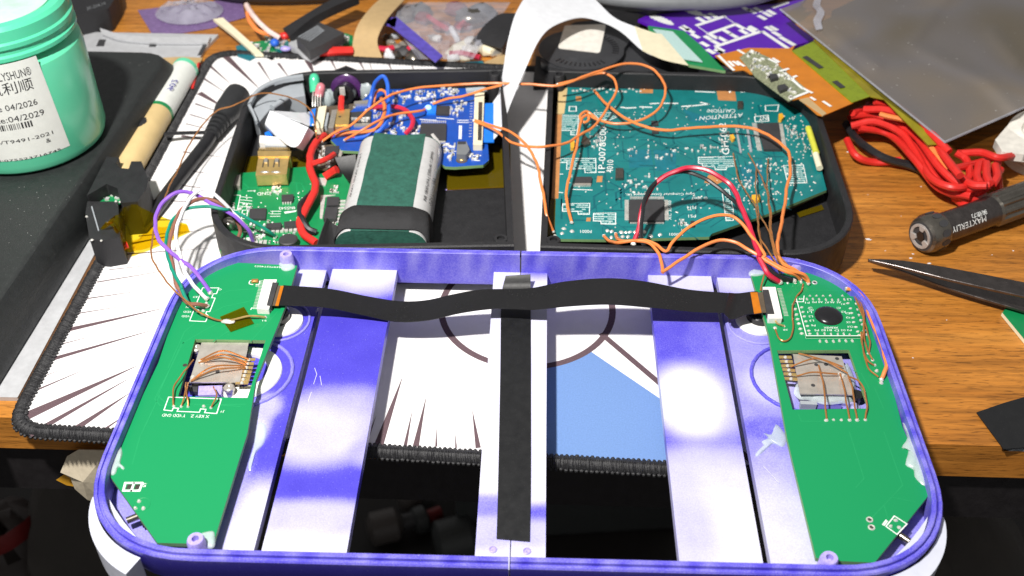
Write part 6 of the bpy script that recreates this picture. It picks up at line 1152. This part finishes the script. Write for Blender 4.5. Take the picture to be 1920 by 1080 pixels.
fl = thing('film_pouch', 'large grey glossy film pouch covering the back right corner', 'film', at(1750, 120, 20))
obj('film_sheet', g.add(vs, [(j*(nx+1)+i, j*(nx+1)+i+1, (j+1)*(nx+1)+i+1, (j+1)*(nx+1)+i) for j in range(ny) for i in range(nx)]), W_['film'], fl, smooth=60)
obj('film_edge', M().tube([vs[i]+V((0, 0, .1)) for i in range(nx+1)], .5, 6, 1), W_['clear'], fl); obj('front_edge', M().tube([vs[j*(nx+1)+nx]+V((0, 0, .1)) for j in range(ny+1)], .6, 6, 1), W_['clear'], fl)
obj('pressed_bubble', M().strip(pl([(1530, -6, 28.6), (1524, 10, 28.8), (1532, 22, 28.6), (1525, 38, 28.6), (1530, 56, 28.4)]), pl([(1542, -6, 28.6), (1538, 10, 28.8), (1546, 24, 28.6), (1540, 40, 28.6), (1542, 54, 28.4)]), .5), W_['clear'], fl)
obj('inner_panel', M().prism(pl([(1540, 40), (1790, 235), (1990, 150), (1900, -120)], 20), 14, 20), W_['chip'], fl)
obj('panel_foot', M().prism(pl([(1560, 20), (1760, 150), (1900, 60), (1850, -120)], 14), .3, 14), W_['chip'], fl)

# ================================================================ RIGHT SIDE
coil = [([(1592, 222), (1615, 216), (1660, 228), (1705, 260), (1735, 305), (1765, 345), (1812, 364), (1850, 352), (1876, 318)], 9), ([(1596, 236), (1640, 228), (1690, 250), (1720, 290), (1748, 335), (1795, 352), (1838, 338), (1868, 312), (1866, 296), (1832, 306), (1790, 316)], 13), ([(1598, 212), (1640, 200), (1700, 215), (1750, 262), (1790, 318), (1820, 345), (1850, 348)], 16), ([(1588, 262), (1605, 292), (1640, 304), (1690, 300)], 4), ([(1792, 286), (1812, 300), (1818, 330), (1805, 345)], 14), ([(1796, 288), (1840, 286), (1872, 296), (1905, 290)], 15), ([(1836, 306), (1832, 330), (1838, 345)], 15), ([(1850, 306), (1850, 328), (1856, 344)], 15), ([(1866, 310), (1870, 330), (1862, 345)], 14), ([(1790, 372), (1815, 386), (1850, 380), (1872, 366), (1872, 335)], 4), ([(1870, 368), (1895, 362), (1925, 345)], 4), ([(1600, 246), (1660, 240), (1715, 270), (1755, 330), (1810, 374), (1845, 366)], 5), ([(1620, 205), (1670, 208), (1730, 240), (1770, 292), (1800, 330)], 19), ([(1640, 190), (1690, 205), (1745, 250), (1780, 285)], 21), ([(1628, 196), (1624, 214), (1640, 226)], 12), ([(1688, 200), (1672, 224), (1690, 240)], 15)]
coil += [([(1600, 222), (1660, 240), (1712, 282), (1748, 322), (1790, 345)], 7), ([(1612, 240), (1668, 252), (1716, 300), (1760, 352), (1820, 368)], 10), ([(1605, 228), (1680, 250), (1730, 310), (1775, 360), (1835, 372)], 6), ([(1598, 216), (1650, 218), (1712, 250), (1765, 318), (1812, 352), (1856, 346)], 15)]
cw = thing('wire_coil', 'tangled coil of thick red silicone wire in front of the film pouch', 'wire coil', at(1760, 290, .3))
for L, z in coil: obj('wire_turn', M().tube([at(x, y, z+2*sin(x*.05+z)) for x, y in L], 1.75, 9, 6), W_['red'], cw)
wire('wire', 'thick black wire threaded through the red wire coil', [(1586, 232, 6), (1608, 262, 7), (1650, 292, 6), (1700, 308, 4), (1730, 320, 3)], 2.0, 'blackw')
wire('wire', 'bright orange wire running along the top of the red wire coil', [(1650, 214, 20), (1710, 232, 21), (1745, 275, 19), (1778, 318, 15)], 1.2, 'orange')
spz = at(1930, 290, 2); sw = thing('white_spool', 'bright white plastic spool half out of view at the right edge', 'spool', spz)
obj('spool_body', M().lathe(at(1945, 300, .4), (-.25, -.2, .95), [(13, 0), (16, 1.5), (16, 5), (12, 6), (11, 16), (15, 17.5), (15, 20), (9, 21), (8, 17), (.1, 16)], 32), W_['plasticw'], sw)
obj('spool_wing', M().prism(pl([(1866, 262), (1895, 228), (1925, 215), (1925, 290), (1880, 285)], 17), 13, 17), W_['plasticw'], sw, bevel=1.2)
# screwdriver
s0, s1 = at(1731, 441, 8.6), at(1921, 373, 8.6); ax = (s1-s0).normalized()
sd_ = thing('screwdriver', 'gunmetal precision screwdriver handle with a faceted collar end pointing left', 'screwdriver', (s0.x, s0.y, 0))
obj('collar', M().lathe(s0, ax, [(6.4, -1.2), (7.6, -.4), (8.2, 1), (8.5, 3.2), (8.5, 6.8), (7.8, 8.6), (6.4, 9.6)], 32), W_['gunmetal'], sd_, smooth=30)
for k in range(12):
    a = 2*pi*k/12; u = ax.cross(V((0, 0, 1))).normalized(); w2 = ax.cross(u); d_ = u*cos(a)+w2*sin(a)
    obj('grip_flat', M().add([s0+ax*(5+1.5*cos(t)*1.6)+ (u*cos(a+.19*sin(t))+w2*sin(a+.19*sin(t)))*8.62 for t in [2*pi*q/10 for q in range(10)]], [tuple(range(10))]), W_['chip'], sd_)
obj('nose_ring', M().lathe(s0-ax*1.3, ax, [(6.5, 0), (6.6, -.3), (5.9, -.4), (5.7, .3), (.1, .3)], 28), W_['chip'], sd_, smooth=25)
for k in range(3):
    a = 2*pi*k/3+.5; d_ = u*cos(a)+w2*sin(a); t_ = ax.cross(d_); c0 = s0-ax*2.1; P8 = [c0+d_*r+t_*q for r, q in ((5.0, -1.9), (5.0, 1.9), (2.4, .9), (2.4, -.9))]; obj('jaw', M().add(P8+[p+ax*1.6 for p in P8], [(0, 1, 2, 3), (4, 7, 6, 5), (0, 4, 5, 1), (1, 5, 6, 2), (2, 6, 7, 3), (3, 7, 4, 0)]), W_['jawp'], sd_, bevel=.2)
obj('bore', M().lathe(s0-ax*1.75, ax, [(2.2, 0), (2.2, .4)], 6), W_['blackgloss'], sd_); obj('bore_ring', M().lathe(s0-ax*1.9, ax, [(4.3, 0), (5.5, -.1), (5.6, .4), (4.2, .4), (4.3, 0)], 28, caps=False), W_['jawp'], sd_)
obj('handle', M().lathe(s0+ax*9.4, ax, [(6.3, 0), (6.6, .6), (6.6, 28), (7.0, 29)], 32), W_['darkmetal'], sd_)
gr = []; nn = 48
hp = s0+ax*38.2
vs = [hp+ax*h+(u*cos(2*pi*k/nn)+w2*sin(2*pi*k/nn))*(r*(1 if k % 4 < 2 else q)) for h, r, q in ((0, 6.6, 1), (1.5, 7.6, .97), (4, 7.6, .86), (60, 7.6, .86)) for k in range(nn)]
obj('knurled_grip', M().add(vs, [(i*nn+k, i*nn+(k+1) % nn, (i+1)*nn+(k+1) % nn, (i+1)*nn+k) for i in range(3) for k in range(nn)]+[tuple(range(3*nn, 4*nn))]), W_['gunmetal'], sd_, smooth=25)
def on_sd(x, y):
    p = at(x, y, 12.5)
    for z in [12.5+.02*i for i in range(200)]:
        p = at(x, y, z); q = p-s0; q = q-ax*q.dot(ax)
        if q.length >= 6.72 and z > 13: return p
    return at(x, y, 15.2)
def sdtext(body, pr_, pl_, hgt, rr=6.76):
    h0 = (pr_-s0).dot(ax); h1 = (pl_-s0).dot(ax); q = pr_-s0; q = q-ax*q.dot(ax); a0 = atan2(q.dot(w2), q.dot(u)); t = M().text(body, (0, 0, 0), (1, 0, 0), (0, 1, 0), 0)
    sgn = 1 if (u*cos(a0+.1)+w2*sin(a0+.1)).y < (u*cos(a0)+w2*sin(a0)).y else -1
    return M().add([s0+ax*(h0+(h1-h0)*v[0])+(u*cos(a0+sgn*hgt/rr*v[1])+w2*sin(a0+sgn*hgt/rr*v[1]))*rr for v in t.v], t.f)
obj('lettering', sdtext('MAXTERLIY', at(1858, 402, 14.8), at(1793, 424, 14.8), 2.6), W_['silk'], sd_, smooth=0, kind='stuff'); obj('lettering', sdtext('美德力', at(1850, 391, 15), at(1822, 401, 15), 2.2), W_['silk'], sd_, smooth=0, kind='stuff')
# tweezers
tw = thing('tweezers', 'dark steel tweezers with a fine tip pointing left, right of the shell', 'tweezers', at(1800, 530, .3))
obj('upper_arm', M().strip(pl([(1627, 487, 9), (1690, 490, 10.5), (1780, 504, 12), (1930, 533, 13)]), pl([(1628, 489, 9), (1690, 503, 10.5), (1780, 526, 12), (1930, 560, 13)]), 1.3), W_['darkmetal'], tw, bevel=.3)
obj('lower_arm', M().strip(pl([(1627, 488, 7), (1690, 498, 6), (1790, 522, 4.5), (1930, 553, 4)]), pl([(1629, 490, 7), (1690, 510, 6), (1790, 546, 4.5), (1930, 588, 4)]), 1.3), W_['darkmetal'], tw, bevel=.3)
obj('green_corner', M().prism(pl([(1879, 586), (1890, 574), (1990, 560), (1990, 700), (1930, 648)], 1.8), .2, 1.8, 0, 1), [W_['green2'], W_['cream']], label='corner of a plain green circuit board at the right edge under the tweezers', cat='circuit board')
obj('black_patch', M().plate(pl([(1831, 773, .9), (1880, 756, 1.6), (1935, 740, 1.2), (1935, 838, .5), (1882, 842, .6)]), .4), W_['tape'], label='black tape scrap stuck over the front right edge of the desk', cat='tape')
obj('grey_patch', M().prism([atY(1882, 836, 256.4), atY(1935, 832, 256.4), atY(1900, 842, 256.4)], -2, -.2), W_['greyl'], label='torn grey end of the black tape scrap on the desk edge', cat='tape')
# torn masking tape on the front edge at the left
P = [atY(x, y, 256.5) for x, y in ((118, 876), (128, 852), (150, 838), (206, 838), (212, 900), (205, 942), (168, 928), (143, 912), (135, 890))]
g = M(); n = len(P); g.add([p+V((0, random.uniform(-2.2, -.6), 0)) for p in P]+[sum(P, V())/n+V((0, -4, 0))], [(i, (i+1) % n, n) for i in range(n)]); mt = obj('masking_tape', g, W_['beige'], label='torn beige masking tape hanging off the front left edge of the desk', cat='tape', smooth=0); sd2 = mt.modifiers.new('thick', 'SOLIDIFY'); sd2.thickness = .0004
obj('amber_flap', M().add([atY(x, y, 256.8) for x, y in ((105, 900), (125, 886), (142, 892), (150, 914), (125, 910))]+[atY(x, y, 257.1) for x, y in ((105, 900), (125, 886), (142, 892), (150, 914), (125, 910))], [(0, 1, 2, 3, 4), (9, 8, 7, 6, 5)]+[(i, (i+1) % 5, (i+1) % 5+5, i+5) for i in range(5)]), W_['amberc'], label='small amber flap under the torn masking tape at the desk edge', cat='tape')
# things below the desk, dimmed in their colours and out of focus
def low(x, y, z): return at(x, y, z)
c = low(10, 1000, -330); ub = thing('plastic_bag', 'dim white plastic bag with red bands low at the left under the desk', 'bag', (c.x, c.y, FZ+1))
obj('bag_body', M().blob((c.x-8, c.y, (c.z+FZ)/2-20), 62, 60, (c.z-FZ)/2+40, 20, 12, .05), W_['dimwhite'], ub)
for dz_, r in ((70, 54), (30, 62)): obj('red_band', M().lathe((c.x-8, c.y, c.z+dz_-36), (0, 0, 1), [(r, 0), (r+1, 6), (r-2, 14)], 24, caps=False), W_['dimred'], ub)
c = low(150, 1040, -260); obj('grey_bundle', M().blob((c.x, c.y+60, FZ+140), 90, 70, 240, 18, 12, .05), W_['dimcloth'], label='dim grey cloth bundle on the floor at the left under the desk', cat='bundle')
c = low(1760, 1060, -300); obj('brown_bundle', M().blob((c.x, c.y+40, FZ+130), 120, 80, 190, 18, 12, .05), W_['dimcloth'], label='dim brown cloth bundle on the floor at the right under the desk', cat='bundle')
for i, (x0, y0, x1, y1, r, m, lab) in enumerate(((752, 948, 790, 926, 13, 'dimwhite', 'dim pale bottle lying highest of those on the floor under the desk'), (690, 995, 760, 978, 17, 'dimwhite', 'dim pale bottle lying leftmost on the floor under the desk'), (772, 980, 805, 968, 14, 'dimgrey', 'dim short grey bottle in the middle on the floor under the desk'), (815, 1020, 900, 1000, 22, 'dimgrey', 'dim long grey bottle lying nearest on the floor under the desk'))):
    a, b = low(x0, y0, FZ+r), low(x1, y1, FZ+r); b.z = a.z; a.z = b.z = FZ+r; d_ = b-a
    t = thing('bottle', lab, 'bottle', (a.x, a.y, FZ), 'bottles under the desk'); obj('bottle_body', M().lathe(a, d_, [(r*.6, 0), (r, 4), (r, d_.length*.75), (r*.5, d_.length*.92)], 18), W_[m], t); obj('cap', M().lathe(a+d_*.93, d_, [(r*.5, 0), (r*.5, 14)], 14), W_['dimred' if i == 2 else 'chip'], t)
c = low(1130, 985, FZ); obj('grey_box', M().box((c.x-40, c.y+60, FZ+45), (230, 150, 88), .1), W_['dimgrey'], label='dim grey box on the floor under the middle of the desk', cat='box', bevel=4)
# dust and crumbs
g = M(); R = random.Random(8)
for x, y, s_ in ((1628, 449, 2.4), (1708, 484, 1.4), (1742, 494, 1.8), (1712, 476, 1), (1590, 285, 1.6), (1727, 350, .9), (1712, 671, .8), (1660, 470, .6), (1775, 600, .7), (1627, 365, .6), (1900, 470, .8), (1860, 478, .8), (1802, 510, .6), (1828, 350, 1.6), (1865, 372, 1.5), (1690, 405, .6)):
    g.blob(at(x, y, .1), s_*.5, s_*.25, s_*.15, 7, 4, .35)
obj('crumb', g, W_['ffc'], label='pale crumbs and flecks scattered over the bare wood', cat='crumbs', kind='stuff')
g = M()
for x, y in rnd_in([(10, 330), (160, 330), (10, 530)], 24, 4)+rnd_in([(170, 100), (290, 110), (200, 240)], 8, 5): g.blob(at(x, y, 22.0), .13, .12, .08, 5, 3, .3)
obj('dust', g, W_['label'], label='fine pale dust on the top of the black slab', cat='dust', kind='stuff')

# ================================================================ LOOSE WIRES
def w_(name, lab, pts, zs, r, m, group, **k):
    n = len(pts); zz = [zs[0]+(zs[-1]-zs[0])*i/(n-1) for i in range(n)] if len(zs) == 2 else zs
    return wire(name, lab, [(p[0], p[1], z) for p, z in zip(pts, zz)], r, m, group=group, **k)
GL = 'wires in the left tray'; GR = 'wires in and around the right tray'; GB = 'wires joining the left tray to the left board'
w_('wire', 'long orange wire rising from the charger over the blue board towards the right tray', A1([(350, 1080), (590, 930), (790, 825), (1050, 610), (1350, 400), (1600, 320), (1920, 265)])+[(870, 158), (940, 156), (990, 158), (1045, 160), (1100, 142), (1150, 124), (1195, 120), (1228, 132), (1247, 165), (1238, 200), (1205, 224), (1158, 232), (1120, 224), (1098, 212)], [14, 18, 21, 25, 27, 26, 25, 24, 25, 27, 28, 29, 29, 28, 26, 24, 22, 20, 19, 18, 18], .62, 'orange', GR, tip=1)
w_('wire', 'orange wire with a small hook running straight down the left side of the teal board', [(1122, 226), (1108, 214), (1098, 210), (1087, 218), (1094, 229), (1104, 224), (1103, 215), (1092, 222), (1086, 240), (1082, 270), (1067, 333), (1062, 375), (1072, 417)], [18, 19, 20, 20, 19, 19, 20, 20, 20, 20, 19, 17, 14], .66, 'orange', GR, tip=1)
w_('wire', 'orange wire looping once over the back left of the teal board', [(889, 227), (925, 242), (960, 267), (1010, 276), (1060, 268), (1090, 252), (1112, 238), (1130, 217), (1142, 196), (1155, 172), (1152, 150), (1135, 138), (1112, 139), (1080, 150), (1045, 158)], [17, 19, 22, 25, 22, 20, 19, 19, 20, 22, 24, 25, 25, 25, 24], .62, 'orange', GR, tip=1)
w_('wire', 'long orange wire sweeping across the teal board and down its right side', B4([(570, 270), (700, 420), (850, 540), (1050, 670), (1250, 735), (1500, 770)])+B5([(10, 758), (400, 722), (750, 732), (950, 770), (1150, 870), (1300, 1000)])+[(1480, 292), (1482, 320), (1476, 350), (1470, 392), (1461, 440), (1457, 465), (1465, 490), (1490, 505), (1515, 528)], [14, 17, 19, 20, 20, 20, 20, 20, 20, 20, 21, 21, 21, 22, 22, 23, 26, 27, 27, 26, 21], .7, 'orange', GR, tip=1)
w_('wire', 'orange wire from the blue board socket to the front left teal board corner', [(889, 225), (925, 236), (960, 249), (985, 270), (1005, 303), (1015, 345), (1025, 400), (1037, 434)], [17, 20, 24, 25, 25, 25, 22, 15], .62, 'orange', GL, tip=1)
w_('wire', 'orange wire from the charger to the lit blue light', A1([(690, 1060), (950, 920), (1250, 740), (1450, 680), (1830, 620)])+A2([(110, 345)]), [15, 21, 22, 20, 18, 15], .6, 'orange', GL, tip=1)
w_('wire', 'orange wire from the lit blue light to the white socket of the blue board', A2([(200, 285), (400, 220), (560, 190), (700, 150), (850, 105), (1020, 62)]), [15, 18, 19, 20, 22, 24], .6, 'orange', GL)
w_('wire', 'thick orange wire bending under the blue loop in the left tray', A1([(560, 1000), (720, 950), (1050, 930), (1200, 850), (1290, 650), (1265, 480), (1240, 440)]), [14, 16, 16, 17, 18, 18, 16], .95, 'orange', GL)
w_('wire', 'small orange loop inside the blue wire loop', A1([(1100, 560), (1140, 420), (1175, 340), (1240, 312), (1310, 350), (1325, 420)]), [14, 17, 19, 20, 19, 17], .66, 'orange', GL)
w_('wire', 'bright blue wire loop standing at the back of the left tray', A1([(1050, 580), (1090, 400), (1130, 240), (1200, 130), (1265, 105), (1320, 190), (1350, 420), (1335, 720), (1240, 905), (1060, 985), (850, 1040)]), [15, 19, 24, 28, 29, 27, 23, 20, 17, 15, 13], 1.0, 'bluew', GL)
w_('wire', 'red wire across the blue board ending behind the battery', A1([(1120, 575), (1300, 560), (1500, 570), (1640, 640), (1710, 760), (1690, 860), (1600, 970)]), [14.5, 17, 18, 18, 18, 17, 14.5], 1.15, 'redw', GL)
w_('wire', 'thick red wire winding from the charger down across the green power board', A7([(800, 670), (720, 740), (660, 850)])+A3([(880, 200), (885, 300), (930, 430), (915, 540), (840, 680), (785, 800), (830, 930), (945, 1010)]), [13, 15, 16, 16, 15, 14, 14, 13, 12, 11, 11], 1.75, 'red', GL, n=10)
w_('wire', 'black wire curling round the thick red wire on the green power board', A3([(900, 520), (845, 580), (785, 660), (795, 760), (860, 860), (940, 905)]), [11, 12, 13, 13, 11, 9.4], 1.4, 'blackw', GL)
w_('wire', 'short red wire from the thick red wire to the charger chip', A3([(900, 245), (1000, 212), (1060, 180), (1110, 150)]), [16, 16.5, 16, 14.5], 1.3, 'red', GL)
w_('wire', 'stubby thick red wire end soldered beside the battery', A3([(1020, 372), (1080, 330), (1140, 295)]), [9.5, 11, 13], 2.0, 'red', GL)
w_('wire', 'short red lead on the purple jack', A1([(642, 420), (640, 520), (640, 610)]), [19, 18, 16.5], 1.5, 'red', GL)
w_('wire', 'red wire beneath the orange ones behind the charger', A1([(480, 985), (600, 985), (760, 1050), (900, 1060)]), [11, 12, 12, 12], 1.6, 'red', GL)
w_('wire', 'thick violet wire looping from the power board to the left green board', [(*p,) for p in kc(0, 1, [(1900, 735), (1860, 640), (1750, 540), (1600, 450), (1450, 372), (1330, 366), (1230, 430), (1165, 560), (1185, 700), (1310, 840)])]+[(358, 500), (375, 522), (394, 548)], [9, 16, 22, 26, 30, 32, 31, 29, 28, 27, 27, 26, 21.5], .8, 'purplew', GB, tip=1)
w_('wire', 'white wire looping from the power board to the left green board', A3([(350, 962), (250, 830), (120, 690)])+kc(0, 1, [(1640, 405), (1540, 342), (1460, 370), (1385, 480), (1322, 650), (1350, 850)])+[(352, 518), (368, 542), (387, 560)], [9, 16, 22, 28, 31, 31, 30, 28, 27, 26, 25, 21.5], .75, 'whitew', GB, tip=1)
w_('wire', 'green wire looping from the power board to the left green board', A3([(550, 945), (480, 890), (300, 780), (120, 690)])+kc(0, 1, [(1700, 492), (1550, 470), (1400, 490), (1290, 575), (1250, 700), (1262, 860), (1350, 1060)])+[(341, 545), (352, 566), (370, 583)], [9, 13, 18, 22, 25, 27, 28, 27, 26, 26, 26, 25, 24, 21.5], .7, 'greenw', GB, tip=1)
w_('wire', 'brown wire looping from the power board to the left green board', kc(0, 1, [(1775, 735), (1800, 650), (1760, 565), (1650, 442), (1520, 412), (1430, 442), (1340, 525), (1275, 720), (1283, 850), (1325, 1050)])+[(338, 548), (352, 568), (372, 570), (388, 574)], [9, 13, 18, 25, 28, 29, 28, 27, 26, 25, 24, 24, 24, 21.5], .8, 'brownw', GB, tip=1)
w_('copper_wire', 'hair thin copper wire over the left tray rim down to the left green board', A7([(720, 770), (720, 640), (690, 470), (610, 370), (500, 300), (380, 262), (240, 245), (100, 260)])+kc(0, 0, [(1750, 790), (1600, 850)])+[(360, 262), (342, 300), (325, 335), (308, 372), (292, 420), (284, 460), (288, 490), (318, 535)]+[(342, 558), (370, 582), (400, 598), (420, 602)], [13, 20, 24, 25, 25, 25, 25, 26, 26, 25, 22, 20, 20, 22, 24, 26, 27, 27, 26, 24, 22, 21.4], .35, 'copper', GB)
w_('copper_wire', 'golden wire under the amber patch on the left green board', [(418, 602), (430, 600), (460, 594), (480, 593), (497, 595)], [21.3, 21.9, 22.3, 22.4, 21], .42, 'gold', GB)
obj('solder_glint', M().blob(at(428, 603, 21.3), 2.6, 1.2, .8, 10, 6, .1), W_['solder'], label='bright solder blob under the amber patch on the left green board', cat='solder')
w_('wire', 'crimson wire arching from the front of the teal board to the right green board', kc(2, 1, [(912, 745), (955, 610), (990, 450), (1080, 290), (1230, 203), (1360, 182), (1500, 212), (1640, 310), (1720, 470), (1780, 620), (1850, 820)])+Z2([(290, 20), (370, 180), (460, 270), (560, 335)]), [14, 20, 26, 33, 38, 39, 39, 36, 33, 31, 29, 28, 26, 24, 21.4], 1.0, 'redw', GR, tip=1)
w_('wire', 'black wire arching with the crimson one to the right green board', kc(2, 1, [(1005, 795), (975, 720), (970, 600), (1000, 410), (1100, 262), (1230, 212), (1350, 222), (1500, 292), (1640, 402), (1715, 495), (1790, 640), (1860, 830)])+Z2([(340, 80), (450, 200), (580, 275), (730, 312)]), [20, 20, 24, 30, 34, 36, 36, 34, 32, 31, 29, 28, 27, 25, 23, 21.4], .85, 'blackw', GR, tip=1)
w_('wire', 'orange wire in a flat arch from the teal board front to the right board', kc(2, 1, [(690, 690), (730, 725), (800, 742), (900, 728), (1000, 722), (1080, 752), (1155, 806), (1200, 750), (1290, 650), (1420, 570), (1580, 535), (1700, 575), (1800, 690), (1890, 830)])+Z2([(330, 30), (480, 120), (650, 200), (760, 240), (812, 300)]), [14, 17, 23, 25, 25, 25, 25, 26, 29, 32, 34, 33, 31, 29, 28, 27, 26, 24, 21.4], .66, 'orange', GR, tip=1, sub=5)
w_('wire', 'orange wire dipping in a sharp vee over the violet rim to the right green board', kc(2, 1, [(778, 675), (790, 710), (850, 726), (1000, 735), (1080, 790), (1115, 870), (1132, 955), (1145, 955), (1250, 880), (1400, 782), (1560, 722), (1680, 742), (1800, 808), (1900, 862)])+Z2([(360, 20), (520, 120), (700, 190), (850, 230), (905, 290), (918, 350)]), [14, 18, 24, 25, 25, 25, 25, 25, 26, 28, 29, 29, 29, 28, 28, 27, 26, 25, 23, 21.4], .66, 'orange', GR, tip=1, sub=5)
for i, (L, zs) in enumerate(((B6([(640, 50), (700, 350), (830, 580), (930, 740), (965, 1060)])+[(1440, 470), (1455, 495), (1463, 515)], [14, 17, 22, 26, 29, 28, 26, 21]), (B6([(830, 50), (960, 280), (1060, 520), (1100, 800), (1110, 1060)])+[(1452, 470), (1470, 500), (1490, 512)], [14, 17, 22, 27, 29, 28, 26, 21]), (B6([(1080, 120), (1070, 450), (1115, 800), (1125, 1060)])+[(1455, 470), (1480, 500), (1500, 520)], [14, 20, 27, 29, 28, 26, 21]), (B6([(940, 730), (1000, 880), (1100, 1050)])+[(1448, 460), (1456, 485), (1476, 508)], [22, 26, 28, 28, 27, 21]), (B6([(930, 250), (925, 500), (955, 780), (970, 1060)])+[(1432, 480), (1436, 505), (1431, 520), (1426, 545)], [14, 19, 26, 28, 27, 25, 24, 22]))):
    w_('copper_wire', ['hair thin copper wire leaving the teal board furthest left of the thin bundle', 'second hair thin copper wire of the bundle by the amber capacitor', 'hair thin copper wire furthest right in the thin bundle on the teal board', 'short hair thin copper wire starting at the front edge of the teal board', 'hair thin copper wire running to the ribbon socket of the right green board'][i], L, zs, .33, 'copper', GR)
w_('copper_wire', 'thin copper wire curling round the left of the chip module on the right green board', Z2([(850, 355), (830, 440), (750, 530), (712, 660), (725, 850), (700, 1000), (620, 1068), (545, 1035), (495, 925)]), [21, 21.5, 21.6, 21.8, 21.6, 21.5, 21.5, 21.5, 21], .3, 'copper', None)
w_('copper_wire', 'short golden wire below the ribbon socket of the right green board', Z2([(490, 800), (520, 850), (605, 885)]), [21.5, 22, 21], .35, 'gold', None)
Z3 = lambda L: kc(3, 2, L)
w_('wire', 'orange wire along the right edge of the right green board', Z3([(590, 5), (650, 25), (710, 80), (760, 190), (820, 350), (870, 480), (890, 570), (875, 630), (850, 685)]), [23, 23, 23, 23, 23, 23, 23, 22.5, 21], .7, 'orange', None, tip=1)
for i, L in enumerate(([(640, 40), (700, 130), (735, 280), (760, 400), (758, 490)], [(650, 60), (705, 180), (722, 330), (740, 450), (785, 540)], [(660, 90), (715, 240), (710, 420), (740, 540), (795, 580)], [(700, 330), (705, 440), (750, 590), (828, 668)])):
    w_('copper_wire', ['innermost of four thin copper wires beside the right edge orange wire', 'second of four thin copper wires beside the right edge orange wire', 'third of four thin copper wires beside the right edge orange wire', 'outermost low copper wire ending by the orange wire solder joint'][i], Z3(L), [22, 22.4, 22.2, 21.8, 21][:len(L)] if len(L) == 5 else [21.8, 22, 21.6, 21], .3, 'copper', 'thin wires on the right green board')
